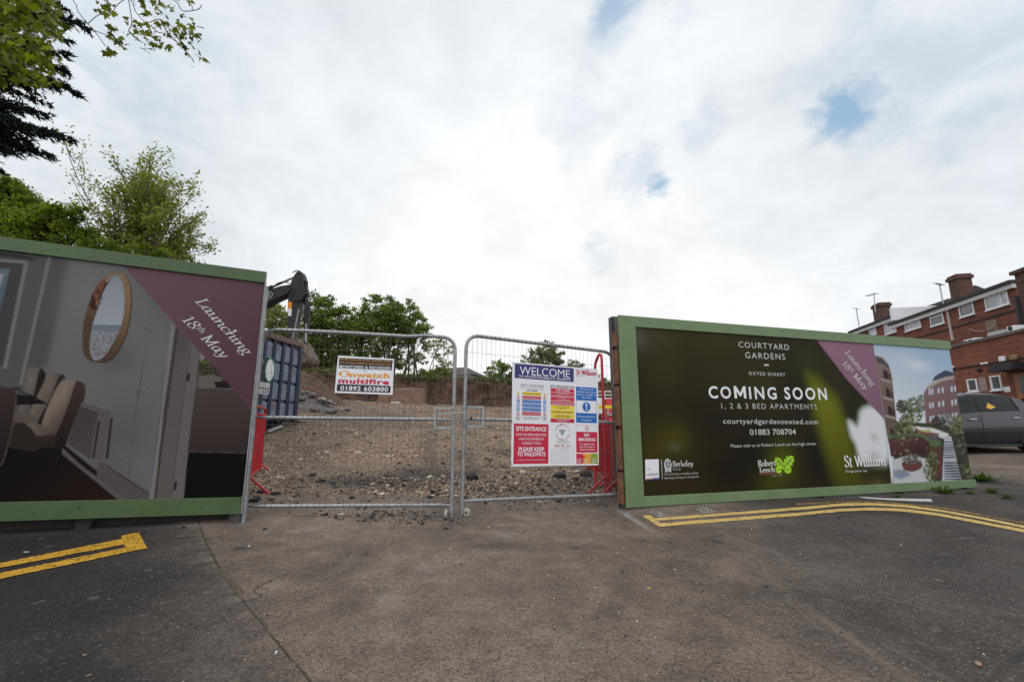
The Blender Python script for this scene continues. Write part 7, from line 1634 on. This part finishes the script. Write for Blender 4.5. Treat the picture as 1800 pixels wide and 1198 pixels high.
# ------------------------------------------------------------------ cars
def car(label, loc, rotz, paint, first=None):
    """a five door hatchback, nose towards -x, built round its base"""
    root = thing('parked_car', loc, label, 'car', 'parked cars', rotz)
    st = [(-2.05, .35, .62, .62, .52), (-1.95, .25, .72, .74, .66), (-1.3, .2, .86, .88, .78), (-.85, .2, .93, .95, .80), (.2, .2, .97, .97, .82), (1.2, .22, 1.0, 1.0, .82), (1.75, .25, 1.02, 1.02, .80), (1.98, .32, .98, .98, .70), (2.05, .42, .80, .80, .62)]
    mb = MB(); rows = []
    for (x, z0, z1, zc, w) in st:
        rows.append([(x, -w * .92, z0), (x, -w, z0 + .12), (x, -w * 1.02, z0 + (z1 - z0) * .55), (x, -w * .985, z1 - .06), (x, -w * .93, z1), (x, 0, zc + .02), (x, w * .93, z1), (x, w * .985, z1 - .06), (x, w * 1.02, z0 + (z1 - z0) * .55), (x, w, z0 + .12), (x, w * .92, z0)])
    n = len(rows[0]); vs = [q for r_ in rows for q in r_]; fs = [(i * n + j, i * n + (j + 1) % n, (i + 1) * n + (j + 1) % n, (i + 1) * n + j) for i in range(len(rows) - 1) for j in range(n)]
    fs += [tuple(range(n)), tuple((len(rows) - 1) * n + j for j in range(n - 1, -1, -1))]; mb.add(vs, fs); mb.build('body', paint, root, smooth=True, local=True)
    # cabin: lower ring at the belt, upper ring at the roof
    roof = [(-1.18, .94, .76), (-.42, 1.36, .60), (.1, 1.455, .585), (.7, 1.46, .58), (1.25, 1.40, .57), (1.62, 1.27, .57), (1.98, .99, .66)]
    rows = []
    for (x, z, w) in roof: rows.append([(x, -w, z - .045), (x, -w * .93, z - .01), (x, -w * .5, z + .012), (x, 0, z + .02), (x, w * .5, z + .012), (x, w * .93, z - .01), (x, w, z - .045)])
    mb = MB(); n = 7; mb.add([q for r_ in rows for q in r_], [(i * n + j, i * n + j + 1, (i + 1) * n + j + 1, (i + 1) * n + j) for i in range(len(rows) - 1) for j in range(n - 1)]); mb.build('roof', paint, root, smooth=True, local=True)
    gl = mat('car_glass', (.006, .010, .010), .06, 0, .1, spec=.22)
    belt = lambda x: (x, .80 * (1 if x < 1.4 else 1 - .12 * (x - 1.4)), .895 + .03 * x)
    def rz(x): return float(np.interp(x, [q[0] for q in roof], [q[1] for q in roof])), float(np.interp(x, [q[0] for q in roof], [q[2] for q in roof]))
    sides = {'front_window': (-.95, .08), 'rear_window': (.17, 1.12)}
    for s in (-1, 1):
        # solid cabin side, then panes a little proud of it
        xs = np.linspace(-1.15, 1.95, 22); lo = []; hi = []
        for x in xs: bx, bw, bz = belt(x); z, w = rz(x); lo.append((x, s * bw * .965, bz - .03)); hi.append((x, s * w, max(z - .045, bz - .03)))
        mb = MB(); mb.add(lo + hi, [(i, i + 1, i + 1 + 22, i + 22) for i in range(21)]); mb.build('cabin_side', FELT, root, local=True)
        for nm, (x0, x1) in sides.items():
            lo = []; hi = []; k = 9
            for x in np.linspace(x0, x1, k):
                bx, bw, bz = belt(x); z, w = rz(x); L = np.array((x, s * bw * .965, bz)); U = np.array((x, s * w, z - .05)); e = np.array((0, s * .012, .004)); lo.append(L + (U - L) * .04 + e); hi.append(L + (U - L) * .9 + e if U[2] - L[2] > .08 else L + (U - L) * .1 + e)
            mb = MB(); mb.add(lo + hi, [(i, i + 1, i + 1 + k, i + k) for i in range(k - 1)]); mb.build(nm, gl, root, local=True)
        # pillar, rear quarter in body colour
        lo = []; hi = []
        for x in np.linspace(1.2, 1.96, 8): bx, bw, bz = belt(x); z, w = rz(x); L = np.array((x, s * bw * .97, bz - .02)); U = np.array((x, s * (w + .004), max(z - .04, bz - .02))); e = np.array((0, s * .016, 0)); lo.append(L + e); hi.append(U + e)
        mb = MB(); mb.add(lo + hi, [(i, i + 1, i + 9, i + 8) for i in range(7)]); mb.build('rear_quarter', paint, root, smooth=True, local=True)
        for x in (-.15, .98):
            mb = MB(); mb.tube([(x - .09, s * .835, .80 + .03 * x), (x, s * .862, .805 + .03 * x), (x + .09, s * .835, .81 + .03 * x)], .014, 6); mb.build('door_handle', mat('bright_trim', (.6, .6, .62), .25, .6), root, smooth=True, local=True)
        mb = MB(); mb.box(-.85, 1.1, *sorted((s * .826, s * .846)), .50, .535); mb.build('rubbing_strip', FELT, root, local=True, bevel=.006)
        mb = MB(); mb.box(-1.0, 1.1, *sorted((s * .70, s * .80)), .15, .215); mb.build('sill', FELT, root, local=True)
        mb = MB(); mb.box(.075, .085, *sorted((s * .834, s * .838)), .3, .92); mb.build('door_gap', FELT, root, local=True)
        mb = MB(); c = (-.95, s * .93, 1.0); mb.box(c[0] - .06, c[0] + .06, *sorted((s * .82, s * 1.0)), .95, 1.08); mb.build('wing_mirror', paint, root, local=True, bevel=.03)
        for x in (-1.28, 1.3):
            mb = MB(); mb.lathe([(.2, -.1), (.29, -.1), (.31, -.06), (.31, .06), (.29, .1), (.2, .1)], (x, s * .74, .31), (0, s, 0), 26); w = mb.build('wheel', mat('tyre_rubber', (.012, .012, .012), .8), root, smooth=True, local=True)
            mb = MB(); mb.lathe([(.195, .06), (.195, .1), (.17, .095), (.05, .08), (.04, .1)], (x, s * .745, .31), (0, s, 0), 20); mb.build('rim', mat('alloy_rim', (.35, .35, .36), .35, .6), w, smooth=True, local=True)
        mb = MB(); mb.box(1.93, 2.03, *sorted((s * .5, s * .7)), .72, .92); mb.build('tail_light', mat('red_lens', (.3, .01, .01), .2), root, local=True, bevel=.02)
        mb = MB(); mb.box(-2.03, -1.9, *sorted((s * .45, s * .66)), .62, .75); mb.build('headlight', mat('clear_lens', (.5, .5, .52), .1), root, local=True, bevel=.02)
    for nm, (x0, x1) in {'windscreen': (-1.12, -.46), 'tailgate_window': (1.64, 1.93)}.items():
        z0, w0 = rz(x0); z1, w1 = rz(x1); mb = MB(); mb.add([(x0, -w0 * .88, z0 + .028), (x0, w0 * .88, z0 + .028), (x1, w1 * .86, z1 + .03), (x1, -w1 * .86, z1 + .03)], [(0, 1, 2, 3)]); mb.build(nm, gl, root, local=True)
    return root
gp = mat('graphite_car_paint', (.028, .026, .030), .32, .25, .06, 2, coat=.5, spec=.5)
def cars():
    x, y = 11.25, 12.0
    c = car('dark grey hatchback parked past the right end of the olive hoarding', (x, y, h(x, y)), R(3), gp)
    bw = .80 * .965
    def on(x, k): z = float(np.interp(x, [.1, .7], [1.455, 1.46])); L = np.array((x, -bw, .895 + .03 * x)); U = np.array((x, -.583, z - .05)); return L + (U - L) * k + np.array((0, -.02, .006))
    mb = MB(); mb.add([on(.36, .32), on(.46, .26), on(.62, .36), on(.55, .46), on(.47, .58), on(.42, .46)], [(0, 1, 2, 3, 4, 5)]); mb.build('window_sticker', mat('yellow_sticker', (.62, .33, .02), .5), c, local=True)
    x, y = 16.2, 13.6
    car('black car mostly hidden behind the dark grey hatchback', (x, y, h(x, y) + .02), R(8), mat('black_car_paint', (.012, .012, .016), .3, .2, .05, coat=.6))
cars()
